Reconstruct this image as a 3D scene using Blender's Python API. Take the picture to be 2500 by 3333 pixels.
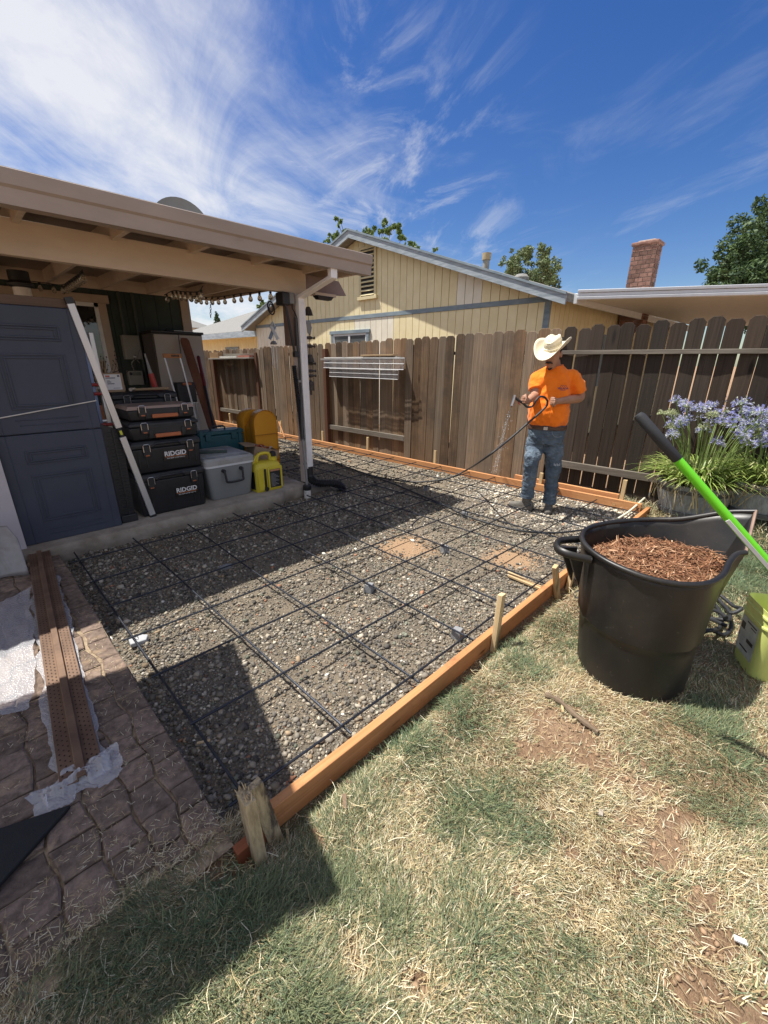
import bpy, bmesh, math, random
import numpy as np
from mathutils import Vector, Matrix

# ------------------------------------------------------------------ scene reset
for o in list(bpy.data.objects):
    bpy.data.objects.remove(o, do_unlink=True)
scene = bpy.context.scene
COL = scene.collection
random.seed(7)
rng = np.random.default_rng(7)
rad = math.radians

# ------------------------------------------------------------------ camera
# Metres. X runs towards the neighbour's fence, Y runs back along the fence, Z is up.
# z = 0 is the level of the steel mat; the eye is 1.5 m above it.
EYE = np.array([-1.4437, -1.3020, 1.5])
PITCH, ROLL, YAW = rad(19.7376), rad(0.53746), rad(45.0056)
def _axes():
    cy, sy, cp, sp = math.cos(YAW), math.sin(YAW), math.cos(PITCH), math.sin(PITCH)
    f = np.array([cy*cp, sy*cp, -sp]); rt = np.array([sy, -cy, 0.0]); up = np.cross(rt, f)
    c, s = math.cos(ROLL), math.sin(ROLL)
    return c*rt + s*up, -s*rt + c*up, f
RT, UP, FW = _axes()
cam_data = bpy.data.cameras.new('camera')
cam = bpy.data.objects.new('camera', cam_data)
COL.objects.link(cam)
cam.matrix_world = Matrix(((RT[0], UP[0], -FW[0], EYE[0]), (RT[1], UP[1], -FW[1], EYE[1]), (RT[2], UP[2], -FW[2], EYE[2]), (0, 0, 0, 1)))
cam_data.sensor_fit = 'VERTICAL'
cam_data.sensor_height = 36.0
cam_data.lens = 1363.32/3333*36.0
cam_data.clip_start = 0.02
cam_data.clip_end = 3000
scene.camera = cam
scene.render.resolution_x, scene.render.resolution_y = 768, 1024

# ------------------------------------------------------------------ sun, sky, exposure
SUN = Vector((-0.244, 0.374, 1.0)).normalized()        # towards the sun
sun_el = math.asin(SUN.z)
sun_data = bpy.data.lights.new('sun', 'SUN')
sun_data.energy = 4.9
sun_data.angle = rad(0.55)
sun_data.color = (1.0, 0.955, 0.88)
sun = bpy.data.objects.new('sun', sun_data)
COL.objects.link(sun)
sun.rotation_euler = SUN.to_track_quat('Z', 'Y').to_euler()

world = bpy.data.worlds.new('World')
scene.world = world
world.use_nodes = True
def make_world():
    nt = world.node_tree; N = nt.nodes; L = nt.links
    N.clear()
    out = N.new('ShaderNodeOutputWorld'); bg = N.new('ShaderNodeBackground')
    sky = N.new('ShaderNodeTexSky'); sky.sky_type = 'NISHITA'; sky.sun_disc = False
    sky.sun_elevation = sun_el
    sky.sun_rotation = math.atan2(SUN.x, SUN.y)
    sky.altitude = 100; sky.air_density = 1.0; sky.dust_density = 0.6; sky.ozone_density = 2.2
    sat = N.new('ShaderNodeHueSaturation'); sat.inputs['Saturation'].default_value = 1.36; sat.inputs['Value'].default_value = 0.64; sat.inputs['Hue'].default_value = 0.515
    L.new(sky.outputs[0], sat.inputs['Color'])
    # high thin cloud: streaked noise on the plane of the cloud layer
    tc = N.new('ShaderNodeTexCoord'); sep = N.new('ShaderNodeSeparateXYZ'); L.new(tc.outputs['Generated'], sep.inputs[0])
    def math_(op, a, b=None, c=None, clamp=False):
        n = N.new('ShaderNodeMath'); n.operation = op; n.use_clamp = clamp
        for i, v in enumerate((a, b, c)):
            if v is None: continue
            if isinstance(v, (int, float)): n.inputs[i].default_value = v
            else: L.new(v, n.inputs[i])
        return n.outputs[0]
    zz = math_('ADD', math_('MAXIMUM', sep.outputs[2], 0.0), 0.09)
    px = math_('DIVIDE', sep.outputs[0], zz); py = math_('DIVIDE', sep.outputs[1], zz)
    def rotc(ang):
        c, s = math.cos(ang), math.sin(ang)
        u = math_('ADD', math_('MULTIPLY', px, c), math_('MULTIPLY', py, s))
        v = math_('SUBTRACT', math_('MULTIPLY', py, c), math_('MULTIPLY', px, s))
        return u, v
    def noise(u, v, su, sv, det, rough, dist, seed):
        cb = N.new('ShaderNodeCombineXYZ')
        L.new(math_('MULTIPLY', u, su), cb.inputs[0]); L.new(math_('MULTIPLY', v, sv), cb.inputs[1]); cb.inputs[2].default_value = seed
        n = N.new('ShaderNodeTexNoise'); n.inputs['Scale'].default_value = 1.0; n.inputs['Detail'].default_value = det
        n.inputs['Roughness'].default_value = rough; n.inputs['Distortion'].default_value = dist
        L.new(cb.outputs[0], n.inputs['Vector']); return n.outputs['Fac']
    def ramp(val, a, b):
        m = N.new('ShaderNodeMapRange'); m.interpolation_type = 'SMOOTHSTEP'
        m.inputs['From Min'].default_value = a; m.inputs['From Max'].default_value = b
        L.new(val, m.inputs['Value']); return m.outputs[0]
    u, v = rotc(rad(STREAK))
    bank = noise(u, v, 0.46, 0.62, 8, 0.60, 1.1, 3.1)
    fine = noise(u, v, 1.05, 2.3, 9, 0.66, 1.5, 8.3)
    # the front of the cloud bank: it fills the sky on the house's side and thins out towards the neighbour's side
    az = N.new('ShaderNodeMath'); az.operation = 'ARCTAN2'; L.new(sep.outputs[1], az.inputs[0]); L.new(sep.outputs[0], az.inputs[1])
    front = math_('ADD', az.outputs[0], math_('MULTIPLY', math_('SUBTRACT', sep.outputs[2], 0.25), -0.55))
    rear_fill = ramp(math_('MULTIPLY', front, -1.0), rad(35), rad(80))            # unseen cloud added behind the viewer to brighten the shaded parts
    mass = math_('MAXIMUM', ramp(front, rad(31), rad(72)), rear_fill)
    wisp = ramp(front, rad(19), rad(50))
    c1 = ramp(math_('ADD', math_('MULTIPLY', bank, 1.75), math_('ADD', math_('MULTIPLY', fine, 0.75), math_('MULTIPLY', mass, 0.56))), 1.26, 2.28)
    c2 = math_('MULTIPLY', ramp(fine, 0.47, 0.74), math_('MULTIPLY', wisp, 0.62))
    c3 = math_('MULTIPLY', ramp(noise(u, v, 0.55, 2.1, 6, 0.6, 1.1, 21.7), 0.68, 0.86), 0.16)
    cov = math_('MINIMUM', math_('MAXIMUM', math_('MAXIMUM', c1, c2), c3), 0.86)
    mix = N.new('ShaderNodeMix'); mix.data_type = 'RGBA'
    L.new(cov, mix.inputs['Factor']); L.new(sat.outputs[0], mix.inputs['A'])
    mix.inputs['B'].default_value = CLOUD
    L.new(mix.outputs['Result'], bg.inputs['Color'])
    bg.inputs['Strength'].default_value = 0.112
    L.new(bg.outputs[0], out.inputs[0])
STREAK = 62.0
CLOUD = (5.0, 5.0, 5.1, 1)
make_world()
scene.view_settings.view_transform = 'Standard'
scene.view_settings.look = 'None'
scene.view_settings.exposure = 0.74
scene.view_settings.gamma = 1.0
scene.view_settings.use_curve_mapping = False
scene.render.engine = 'CYCLES'

# ------------------------------------------------------------------ helpers
K = 2500/1659
def _ray(x, y): return FW + RT*((x*K - 1250)/1363.32) - UP*((y*K - 1666.5)/1363.32)
def on_z(x, y, z):
    d = _ray(x, y); return EYE + d*((z - EYE[2])/d[2])
def on_y(x, y, Y):
    d = _ray(x, y); return EYE + d*((Y - EYE[1])/d[1])
def on_pl(x, y, p0, n):
    d = _ray(x, y); n = np.array(n, float); return EYE + d*(((np.array(p0, float) - EYE) @ n)/(d @ n))
def V(*a): return np.array(a if len(a) > 1 else a[0], float)
def unit(v): v = np.array(v, float); return v/np.linalg.norm(v)

def vnoise(x, y, seed=0):
    """smooth value noise in [0,1] on numpy arrays"""
    x = np.asarray(x, float); y = np.asarray(y, float)
    xi = np.floor(x).astype(np.int64); yi = np.floor(y).astype(np.int64); fx = x - xi; fy = y - yi
    fx = fx*fx*(3 - 2*fx); fy = fy*fy*(3 - 2*fy)
    def h(a, b):
        n = (a*374761393 + b*668265263 + seed*974711) & 0x7fffffff
        n = ((n ^ (n >> 13))*1274126177) & 0x7fffffff
        return ((n ^ (n >> 16)) & 0xffff)/65535.0
    return (h(xi, yi)*(1 - fx) + h(xi + 1, yi)*fx)*(1 - fy) + (h(xi, yi + 1)*(1 - fx) + h(xi + 1, yi + 1)*fx)*fy
def fbm(x, y, seed=0, octv=4):
    s = 0; a = 0.5; t = 0
    for i in range(octv):
        s = s + a*vnoise(np.asarray(x)*2**i, np.asarray(y)*2**i, seed + i*17); t += a; a *= 0.5
    return s/t

class MB:
    """collects geometry in world coordinates, becomes one mesh object"""
    def __init__(s): s.v = []; s.f = []
    def add(s, verts, faces):
        b = len(s.v); s.v.extend([tuple(map(float, p)) for p in verts]); s.f.extend([tuple(i + b for i in f) for f in faces]); return s
    def obox(s, c, ex, ey, ez):
        c = V(c); ex, ey, ez = V(ex), V(ey), V(ez)
        vs = [c + a*ex + b*ey + d*ez for d in (-1, 1) for b in (-1, 1) for a in (-1, 1)]
        return s.add(vs, [(0, 2, 3, 1), (4, 5, 7, 6), (0, 1, 5, 4), (2, 6, 7, 3), (0, 4, 6, 2), (1, 3, 7, 5)])
    def box(s, x0, x1, y0, y1, z0, z1):
        return s.obox(((x0+x1)/2, (y0+y1)/2, (z0+z1)/2), ((x1-x0)/2, 0, 0), (0, (y1-y0)/2, 0), (0, 0, (z1-z0)/2))
    def beam(s, p0, p1, w, h, up=(0, 0, 1)):
        p0, p1 = V(p0), V(p1); d = p1 - p0; L = np.linalg.norm(d); d = d/L
        sx = np.cross(d, V(up)); sx = unit(sx); uz = np.cross(sx, d)
        return s.obox((p0+p1)/2, d*L/2, sx*w/2, uz*h/2)
    def tube(s, pts, r, n=8, cap=True, ell=None):
        pts = [V(p) for p in pts]; m = len(pts); rs = [r]*m if isinstance(r, (int, float)) else list(r)
        t0 = unit(pts[1] - pts[0]); a = V(0, 0, 1) if abs(t0[2]) < .9 else V(1, 0, 0); u = unit(np.cross(a, t0))
        b = len(s.v)
        for i, p in enumerate(pts):
            t = unit(pts[min(i+1, m-1)] - pts[max(i-1, 0)]); u = unit(u - t*(u @ t)); w = np.cross(t, u)
            for k in range(n):
                q = 2*math.pi*k/n; s.v.append(tuple(p + rs[i]*(math.cos(q)*u + math.sin(q)*w*(ell or 1))))
        for i in range(m-1):
            for k in range(n):
                k2 = (k+1) % n; s.f.append((b+i*n+k, b+i*n+k2, b+(i+1)*n+k2, b+(i+1)*n+k))
        if cap:
            s.f.append(tuple(b+k for k in reversed(range(n)))); s.f.append(tuple(b+(m-1)*n+k for k in range(n)))
        return s
    def lathe(s, prof, c=(0, 0, 0), n=24, axis=(0, 0, 1), cap=(False, False)):
        ax = unit(axis); a = V(1, 0, 0) if abs(ax[0]) < .9 else V(0, 1, 0); u = unit(a - ax*(a @ ax)); w = np.cross(ax, u); c = V(c)
        b = len(s.v)
        for r, z in prof:
            for k in range(n):
                q = 2*math.pi*k/n; s.v.append(tuple(c + ax*z + r*(math.cos(q)*u + math.sin(q)*w)))
        for i in range(len(prof)-1):
            for k in range(n):
                k2 = (k+1) % n; s.f.append((b+i*n+k, b+i*n+k2, b+(i+1)*n+k2, b+(i+1)*n+k))
        if cap[0]: s.f.append(tuple(b+k for k in reversed(range(n))))
        if cap[1]: s.f.append(tuple(b+(len(prof)-1)*n+k for k in range(n)))
        return s
    def loft(s, rings, cap=(True, True), closed=True):
        b = len(s.v); n = len(rings[0])
        for r in rings: s.v.extend([tuple(map(float, p)) for p in r])
        for i in range(len(rings)-1):
            for k in range(n if closed else n-1):
                k2 = (k+1) % n; s.f.append((b+i*n+k, b+i*n+k2, b+(i+1)*n+k2, b+(i+1)*n+k))
        if cap[0]: s.f.append(tuple(b+k for k in reversed(range(n))))
        if cap[1]: s.f.append(tuple(b+(len(rings)-1)*n+k for k in range(n)))
        return s
    def prism(s, poly, o, ex, ey, t):
        """polygon in the plane (o, ex, ey) thickened by vector t"""
        o, ex, ey, t = V(o), V(ex), V(ey), V(t); n = len(poly)
        A = [o + a*ex + b_*ey for a, b_ in poly]; B = [p + t for p in A]; b = len(s.v)
        s.v.extend([tuple(p) for p in A + B])
        s.f.append(tuple(b+k for k in reversed(range(n)))); s.f.append(tuple(b+n+k for k in range(n)))
        for k in range(n): k2 = (k+1) % n; s.f.append((b+k, b+k2, b+n+k2, b+n+k))
        return s
    def grid(s, fn, nu, nv):
        b = len(s.v)
        for j in range(nv+1):
            for i in range(nu+1): s.v.append(tuple(map(float, fn(i/nu, j/nv))))
        for j in range(nv):
            for i in range(nu): a = b+j*(nu+1)+i; s.f.append((a, a+1, a+nu+2, a+nu+1))
        return s
    def build(s, name, mat, parent=None, smooth=0, bevel=0, seg=2, sub=0, fix=True, solid=0):
        root = parent
        while root is not None and root.parent is not None: root = root.parent
        off = V(root.location) if root is not None else V(0, 0, 0)
        me = bpy.data.meshes.new(name)
        me.from_pydata([tuple(V(p) - off) for p in s.v], [], s.f)
        if fix:
            bm = bmesh.new(); bm.from_mesh(me); bmesh.ops.recalc_face_normals(bm, faces=bm.faces); bm.to_mesh(me); bm.free()
        if smooth:
            me.polygons.foreach_set('use_smooth', [True]*len(me.polygons)); me.set_sharp_from_angle(angle=rad(smooth))
        for m in (mat if isinstance(mat, (list, tuple)) else [mat]): me.materials.append(m)
        o = bpy.data.objects.new(name, me); COL.objects.link(o)
        if parent is not None: o.parent = parent
        if solid:
            md = o.modifiers.new('thick', 'SOLIDIFY'); md.thickness = solid; md.offset = 0
        if bevel:
            md = o.modifiers.new('bevel', 'BEVEL'); md.width = bevel; md.segments = seg; md.limit_method = 'ANGLE'; md.angle_limit = rad(40); md.harden_normals = False
            me.polygons.foreach_set('use_smooth', [True]*len(me.polygons)); me.set_sharp_from_angle(angle=rad(smooth or 35))
        if sub:
            md = o.modifiers.new('sub', 'SUBSURF'); md.levels = sub; md.render_levels = sub
        return o

def tag(o, label=None, cat=None, group=None, kind=None):
    if label: o['label'] = label
    if cat: o['category'] = cat
    if group: o['group'] = group
    if kind: o['kind'] = kind
    return o
def thing(name, loc, label, cat, group=None, rz=0.0):
    o = bpy.data.objects.new(name, None); COL.objects.link(o); o.empty_display_size = 0.1
    o.location = tuple(map(float, loc)); o.rotation_euler = (0, 0, rz)
    return tag(o, label, cat, group)
def copy_tree(o, parent=None):
    c = o.copy(); COL.objects.link(c); c.parent = parent
    for ch in list(o.children): copy_tree(ch, c)
    return c
def bx(name, mat, parent, x0, x1, y0, y1, z0, z1, bevel=0): return MB().box(x0, x1, y0, y1, z0, z1).build(name, mat, parent, bevel=bevel)
def text_mesh(name, body, mat, parent, o, ex, ey, size, align='CENTER', extrude=0.0006, bold=0.0):
    """flat lettering laid in the plane (ex, ey) at world point o, as a mesh"""
    cu = bpy.data.curves.new(name, 'FONT'); cu.body = body; cu.size = size; cu.align_x = align; cu.align_y = 'CENTER'; cu.extrude = extrude; cu.offset = bold; cu.resolution_u = 3
    t = bpy.data.objects.new(name, cu); COL.objects.link(t)
    me = bpy.data.meshes.new_from_object(t); bpy.data.objects.remove(t, do_unlink=True)
    root = parent
    while root.parent is not None: root = root.parent
    ex, ey = unit(ex), unit(ey); ez = np.cross(ex, ey); oo = V(o) - V(root.location)
    me.transform(Matrix(((ex[0], ey[0], ez[0], oo[0]), (ex[1], ey[1], ez[1], oo[1]), (ex[2], ey[2], ez[2], oo[2]), (0, 0, 0, 1))))
    me.materials.clear(); me.materials.append(mat)
    ob = bpy.data.objects.new(name, me); COL.objects.link(ob); ob.parent = parent
    return ob

# ------------------------------------------------------------------ materials
def _mat(name):
    m = bpy.data.materials.new(name); m.use_nodes = True; nt = m.node_tree
    return m, nt, nt.nodes['Principled BSDF']
def _rgb(c, k=1.0): return (c[0]*k, c[1]*k, c[2]*k, 1)
def _ramp(nt, fac, stops):
    r = nt.nodes.new('ShaderNodeValToRGB'); e = r.color_ramp.elements
    while len(e) < len(stops): e.new(0.5)
    for i, (p, c) in enumerate(stops): e[i].position = p; e[i].color = c if len(c) == 4 else _rgb(c)
    nt.links.new(fac, r.inputs[0]); return r.outputs[0]
def _noise(nt, vec, scale, detail=4, rough=.55, dist=0):
    n = nt.nodes.new('ShaderNodeTexNoise'); n.inputs['Scale'].default_value = scale; n.inputs['Detail'].default_value = detail
    n.inputs['Roughness'].default_value = rough; n.inputs['Distortion'].default_value = dist
    if vec is not None: nt.links.new(vec, n.inputs['Vector'])
    return n.outputs['Fac']
def _vec(nt, stretch=(1, 1, 1), rnd=False, rot=(0, 0, 0)):
    tc = nt.nodes.new('ShaderNodeTexCoord'); mp = nt.nodes.new('ShaderNodeMapping'); mp.inputs['Scale'].default_value = stretch
    mp.inputs['Rotation'].default_value = rot
    src = tc.outputs['Object']
    if rnd:
        oi = nt.nodes.new('ShaderNodeObjectInfo'); ml = nt.nodes.new('ShaderNodeMath'); ml.operation = 'MULTIPLY'; ml.inputs[1].default_value = 37.0
        nt.links.new(oi.outputs['Random'], ml.inputs[0])
        ad = nt.nodes.new('ShaderNodeVectorMath'); ad.operation = 'ADD'; nt.links.new(src, ad.inputs[0])
        cb = nt.nodes.new('ShaderNodeCombineXYZ')
        for i in range(3): nt.links.new(ml.outputs[0], cb.inputs[i])
        nt.links.new(cb.outputs[0], ad.inputs[1]); src = ad.outputs[0]
    nt.links.new(src, mp.inputs['Vector']); return mp.outputs[0]
def _bump(nt, bsdf, h, strength, dist=0.01):
    b = nt.nodes.new('ShaderNodeBump'); b.inputs['Strength'].default_value = strength; b.inputs['Distance'].default_value = dist
    nt.links.new(h, b.inputs['Height']); nt.links.new(b.outputs[0], bsdf.inputs['Normal'])
def _tint(nt, col, amount):
    """per-piece brightness variation"""
    oi = nt.nodes.new('ShaderNodeObjectInfo'); mr = nt.nodes.new('ShaderNodeMapRange'); mr.inputs['To Min'].default_value = 1 - amount; mr.inputs['To Max'].default_value = 1 + amount
    nt.links.new(oi.outputs['Random'], mr.inputs['Value'])
    m = nt.nodes.new('ShaderNodeVectorMath'); m.operation = 'SCALE'; nt.links.new(col, m.inputs[0]); nt.links.new(mr.outputs[0], m.inputs['Scale']); return m.outputs[0]
def _mix(nt, fac, a, b):
    m = nt.nodes.new('ShaderNodeMix'); m.data_type = 'RGBA'
    for s, v in (('Factor', fac), ('A', a), ('B', b)):
        if isinstance(v, (tuple, list, float, int)): m.inputs[s].default_value = v if not isinstance(v, (tuple, list)) else _rgb(v)
        else: nt.links.new(v, m.inputs[s])
    return m.outputs['Result']
def M(name, c, rough=.6, var=.15, sc=6., stretch=(1, 1, 1), bump=0, bsc=60., metal=0, c2=None, rnd=0, spec=.5, dirt=None, dsc=3., damt=(.5, .72), coat=0):
    m, nt, b = _mat(name)
    v = _vec(nt, stretch, rnd > 0)
    f = _noise(nt, v, sc, 6, .6)
    col = _ramp(nt, f, [(.3, _rgb(c, 1-var)), (.7, _rgb(c2) if c2 else _rgb(c, 1+var))])
    if dirt:
        d = _noise(nt, v, dsc, 8, .68, .4)
        df = _ramp(nt, d, [(damt[0], (0, 0, 0)), (damt[1], (1, 1, 1))])
        col = _mix(nt, df, col, dirt)
        rr = nt.nodes.new('ShaderNodeMapRange'); rr.inputs['To Min'].default_value = rough; rr.inputs['To Max'].default_value = min(1, rough+.25); nt.links.new(df, rr.inputs['Value']); nt.links.new(rr.outputs[0], b.inputs['Roughness'])
    else: b.inputs['Roughness'].default_value = rough
    if rnd: col = _tint(nt, col, rnd)
    nt.links.new(col, b.inputs['Base Color'])
    b.inputs['Metallic'].default_value = metal; b.inputs['Specular IOR Level'].default_value = spec
    if coat: b.inputs['Coat Weight'].default_value = coat
    if bump: _bump(nt, b, _noise(nt, v, bsc, 5, .65), bump, .004)
    return m
def WOOD(name, c1, c2, axis='z', across=55., along=1.6, rough=.75, rnd=.18, knots=True, bump=.35, stain=None, stain_damt=(.52, .75), c3=None, alt=None, kn=.55):
    m, nt, b = _mat(name)
    st = {'x': (along, across, across), 'y': (across, along, across), 'z': (across, across, along)}[axis]
    v = _vec(nt, st, True)
    sk = {'x': (2.2, 9, 9), 'y': (9, 2.2, 9), 'z': (9, 9, 2.2)}[axis]
    vk = _vec(nt, sk, True)
    grain = _noise(nt, v, 1.0, 6, .62, .35)
    col = _ramp(nt, grain, [(.28, _rgb(c1)), (.52, _rgb([(a+d)/2 for a, d in zip(c1, c2)])), (.75, _rgb(c2))])
    broad = _noise(nt, vk, .35, 3, .5)
    col = _mix(nt, _ramp(nt, broad, [(.35, (0, 0, 0)), (.7, (.75, .75, .75))]), col, c3 or [x*.72 for x in c1])
    h = grain
    if knots:
        vo = nt.nodes.new('ShaderNodeTexVoronoi'); vo.inputs['Scale'].default_value = kn; vo.inputs['Randomness'].default_value = 1
        nt.links.new(vk, vo.inputs['Vector'])
        kf = _ramp(nt, vo.outputs['Distance'], [(.05, (1, 1, 1)), (.13, (0, 0, 0))])
        col = _mix(nt, kf, col, [x*.35 for x in c1])
    if stain:
        sv = _vec(nt, (1.2, 1.2, 1.2), False)
        col = _mix(nt, _ramp(nt, _noise(nt, sv, 2.0, 7, .7), [(stain_damt[0], (0, 0, 0)), (stain_damt[1], (1, 1, 1))]), col, stain)
    if alt:                                             # some pieces weathered to another colour
        oi = nt.nodes.new('ShaderNodeObjectInfo'); fr = nt.nodes.new('ShaderNodeMath'); fr.operation = 'MULTIPLY'; fr.inputs[1].default_value = 9.7; nt.links.new(oi.outputs['Random'], fr.inputs[0])
        f2 = nt.nodes.new('ShaderNodeMath'); f2.operation = 'FRACT'; nt.links.new(fr.outputs[0], f2.inputs[0])
        f3 = nt.nodes.new('ShaderNodeMath'); f3.operation = 'MULTIPLY'; f3.inputs[1].default_value = .8; nt.links.new(f2.outputs[0], f3.inputs[0])
        g2 = _ramp(nt, grain, [(.28, _rgb(alt, .6)), (.75, _rgb(alt, 1.35))]); col = _mix(nt, f3.outputs[0], col, g2)
    col = _tint(nt, col, rnd)
    nt.links.new(col, b.inputs['Base Color']); b.inputs['Roughness'].default_value = rough; b.inputs['Specular IOR Level'].default_value = .25
    if bump: _bump(nt, b, h, bump, .003)
    return m
def ATTR(name, rough=.8, trans=0, spec=.3, bump=0, gain=1.0):
    """colour carried by each blade or stone of the mesh itself"""
    m, nt, b = _mat(name)
    a = nt.nodes.new('ShaderNodeAttribute'); a.attribute_name = 'col'
    nt.links.new(a.outputs['Color'], b.inputs['Base Color']); b.inputs['Roughness'].default_value = rough; b.inputs['Specular IOR Level'].default_value = spec
    if bump:
        v = _vec(nt); _bump(nt, b, _noise(nt, v, bump, 4, .6), .5, .003)
    if trans:
        tr = nt.nodes.new('ShaderNodeBsdfTranslucent'); mx = nt.nodes.new('ShaderNodeMixShader'); mx.inputs[0].default_value = trans
        nt.links.new(a.outputs['Color'], tr.inputs['Color']); nt.links.new(b.outputs[0], mx.inputs[1]); nt.links.new(tr.outputs[0], mx.inputs[2])
        nt.links.new(mx.outputs[0], nt.nodes['Material Output'].inputs[0])
    return m
def np_mesh(name, verts, tris, mat, colors=None, smooth=False, parent=None):
    """big mesh straight from numpy arrays; colors is per vertex"""
    me = bpy.data.meshes.new(name); nv, nf = len(verts), len(tris); k = tris.shape[1]
    me.vertices.add(nv); me.loops.add(nf*k); me.polygons.add(nf)
    me.vertices.foreach_set('co', np.ascontiguousarray(verts, np.float32).ravel())
    me.loops.foreach_set('vertex_index', np.ascontiguousarray(tris, np.int32).ravel())
    me.polygons.foreach_set('loop_start', np.arange(0, nf*k, k, dtype=np.int32))
    if smooth: me.polygons.foreach_set('use_smooth', np.ones(nf, bool))
    me.update(calc_edges=True)
    if colors is not None:
        at = me.color_attributes.new('col', 'FLOAT_COLOR', 'POINT')
        c = np.ones((nv, 4), np.float32); c[:, :3] = colors; at.data.foreach_set('color', c.ravel())
    me.materials.append(mat)
    o = bpy.data.objects.new(name, me); COL.objects.link(o)
    if parent is not None: o.parent = parent
    return o

# ================================================================== GROUND
def form_x(Y): return 3.70 - 0.0492*(Y + 0.1)          # inner face of the board along the fence
def fence_x(Y): return 4.00 - 0.0492*(Y + 0.1)

DIRT_SPOTS = [(1210, 1585, .26, .15), (1290, 1640, .18, .09), (1160, 1620, .10, .07), (1430, 1830, .13, .08), (1510, 1940, .08, .05), (1540, 2030, .08, .05), (1500, 2120, .09, .05), (1400, 1700, .12, .07), (1330, 1680, .12, .06), (1460, 1760, .09, .06), (1230, 1830, .05, .03), (900, 2120, .05, .04), (560, 1850, .07, .07), (470, 1900, .07, .05),
              (1600, 2190, .08, .04), (760, 2080, .04, .07), (1360, 1770, .07, .04)]
GREEN_SPOTS = [(960, 1500, .10, .10), (890, 1610, .09, .07), (1010, 1570, .09, .07), (1130, 1445, .16, .10), (1100, 1390, .12, .08), (1050, 1740, .16, .07), (960, 1770, .1, .06), (1150, 1780, .14, .06), (560, 1960, .16, .11), (700, 1930, .1, .09),
               (330, 1990, .15, .09), (200, 2120, .16, .08), (450, 2060, .13, .08), (660, 2190, .12, .07), (1250, 1530, .12, .08), (1590, 1680, .18, .10), (1540, 1560, .22, .12), (1600, 1300, .6, .22), (1640, 1180, .6, .3), (1180, 1350, .12, .07),
               (1560, 1740, .14, .07), (1020, 2040, .05, .04), (850, 1985, .06, .05), (400, 2190, .14, .06), (620, 2060, .12, .06), (1240, 2030, .05, .04), (1100, 1700, .1, .05)]
def _spots(L):
    out = []
    for x, y, a, b in L:
        p = on_z(x, y, -.05); out.append((p[0], p[1], a, b))
    return out
def _spot_field(x, y, S):
    # ellipses stretched along the sight line's right-hand side
    f = np.zeros_like(x)
    for cx, cy, a, b in S:
        dx, dy = x - cx, y - cy; u = (dx*RT[0] + dy*RT[1])/a; w = (dx*FW[0] + dy*FW[1])/.941/b
        f = np.maximum(f, np.clip(1.30 - np.sqrt(u*u + w*w), 0, 1))
    return f
DS, GS = _spots(DIRT_SPOTS), _spots(GREEN_SPOTS)
def lawn_z(x, y):
    x = np.asarray(x, float); y = np.asarray(y, float)
    z = -0.062 + 0.030*(fbm(x*3.1, y*3.1, 5, 3) - .5) + 0.012*(fbm(x*17, y*17, 9, 3) - .5)
    z = z - 0.055*np.exp(-((y + 0.335)/0.045)**2)*(x > -1.02)                       # trench along the outer face of the board
    z = z + 0.030*np.exp(-((y + 0.46)/0.07)**2)*(x > -.9)                            # turf rolled up beside it
    z = z + 0.045*np.clip((-1.0 - x)/.15, 0, 1)*np.clip((-.22 - y)/.1 + 1, 0, 1)     # level with the pavers on the left
    z = z - 0.05*np.exp(-(((x + 1.13)/.07)**2 + ((y + .36)/.09)**2))                 # hole by the corner stakes
    z = z + 0.13*np.clip((x - 2.7)/1.1, 0, 1)**1.5*np.clip((-.30 - y)/.4, 0, 1) + .10*np.clip((-.8 - y)/.6, 0, 1)*np.clip((x - 3.2)/.7, 0, 1)   # bed by the fence
    return z

m_dirt, nt, b = _mat('dry_dirt')
v = _vec(nt)
n1 = _noise(nt, v, 5, 8, .65); n2 = _noise(nt, v, 60, 6, .7)
col = _mix(nt, _ramp(nt, n1, [(.35, (0, 0, 0)), (.68, (1, 1, 1))]), (.27, .165, .095), (.40, .27, .17))
col = _mix(nt, _ramp(nt, n2, [(.45, (0, 0, 0)), (.75, (1, 1, 1))]), col, (.16, .105, .065))
nt.links.new(col, b.inputs['Base Color']); b.inputs['Roughness'].default_value = .95; b.inputs['Specular IOR Level'].default_value = .15
n4 = _noise(nt, v, 24, 7, .75); cb2 = nt.nodes.new('ShaderNodeMath'); cb2.operation = 'ADD'; nt.links.new(n2, cb2.inputs[0]); nt.links.new(n4, cb2.inputs[1])
_bump(nt, b, cb2.outputs[0], 1.0, .022)

# the big sheet out to the horizon
tag(MB().grid(lambda u, v_: (-600 + 1200*u, -600 + 1200*v_, -.16), 8, 8).build('ground', m_dirt), kind='structure')
# lawn soil
nx, ny = 300, 130
def _lawn(u, v_):
    X = -2.4 + 9.4*u**1.25; Y = -.262 - 2.6*v_**1.1
    return X, Y
uu, vv = np.meshgrid(np.linspace(0, 1, nx), np.linspace(0, 1, ny))
LX, LY = _lawn(uu, vv); LZ = lawn_z(LX, LY)
clod = _spot_field(LX, LY, DS)
LZ = LZ + .014*clod*(fbm(LX*45, LY*45, 31, 3) - .5)
idx = np.arange(nx*ny).reshape(ny, nx)
quads = np.stack([idx[:-1, :-1], idx[1:, :-1], idx[1:, 1:], idx[:-1, 1:]], -1).reshape(-1, 4)
tag(np_mesh('lawn_soil', np.stack([LX, LY, LZ], -1).reshape(-1, 3), quads, m_dirt, smooth=True), kind='structure')
# strip of soil under the fence, past the form board
def _strip(u, v_):
    Y = -.27 + 16*v_; x0 = form_x(Y) + .045; return (x0 + 2.9*u, Y, -.07 + .02*math.sin(Y*9 + u*5))
tag(MB().grid(_strip, 8, 60).build('fence_side_soil', m_dirt, smooth=60), kind='structure')

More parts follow.
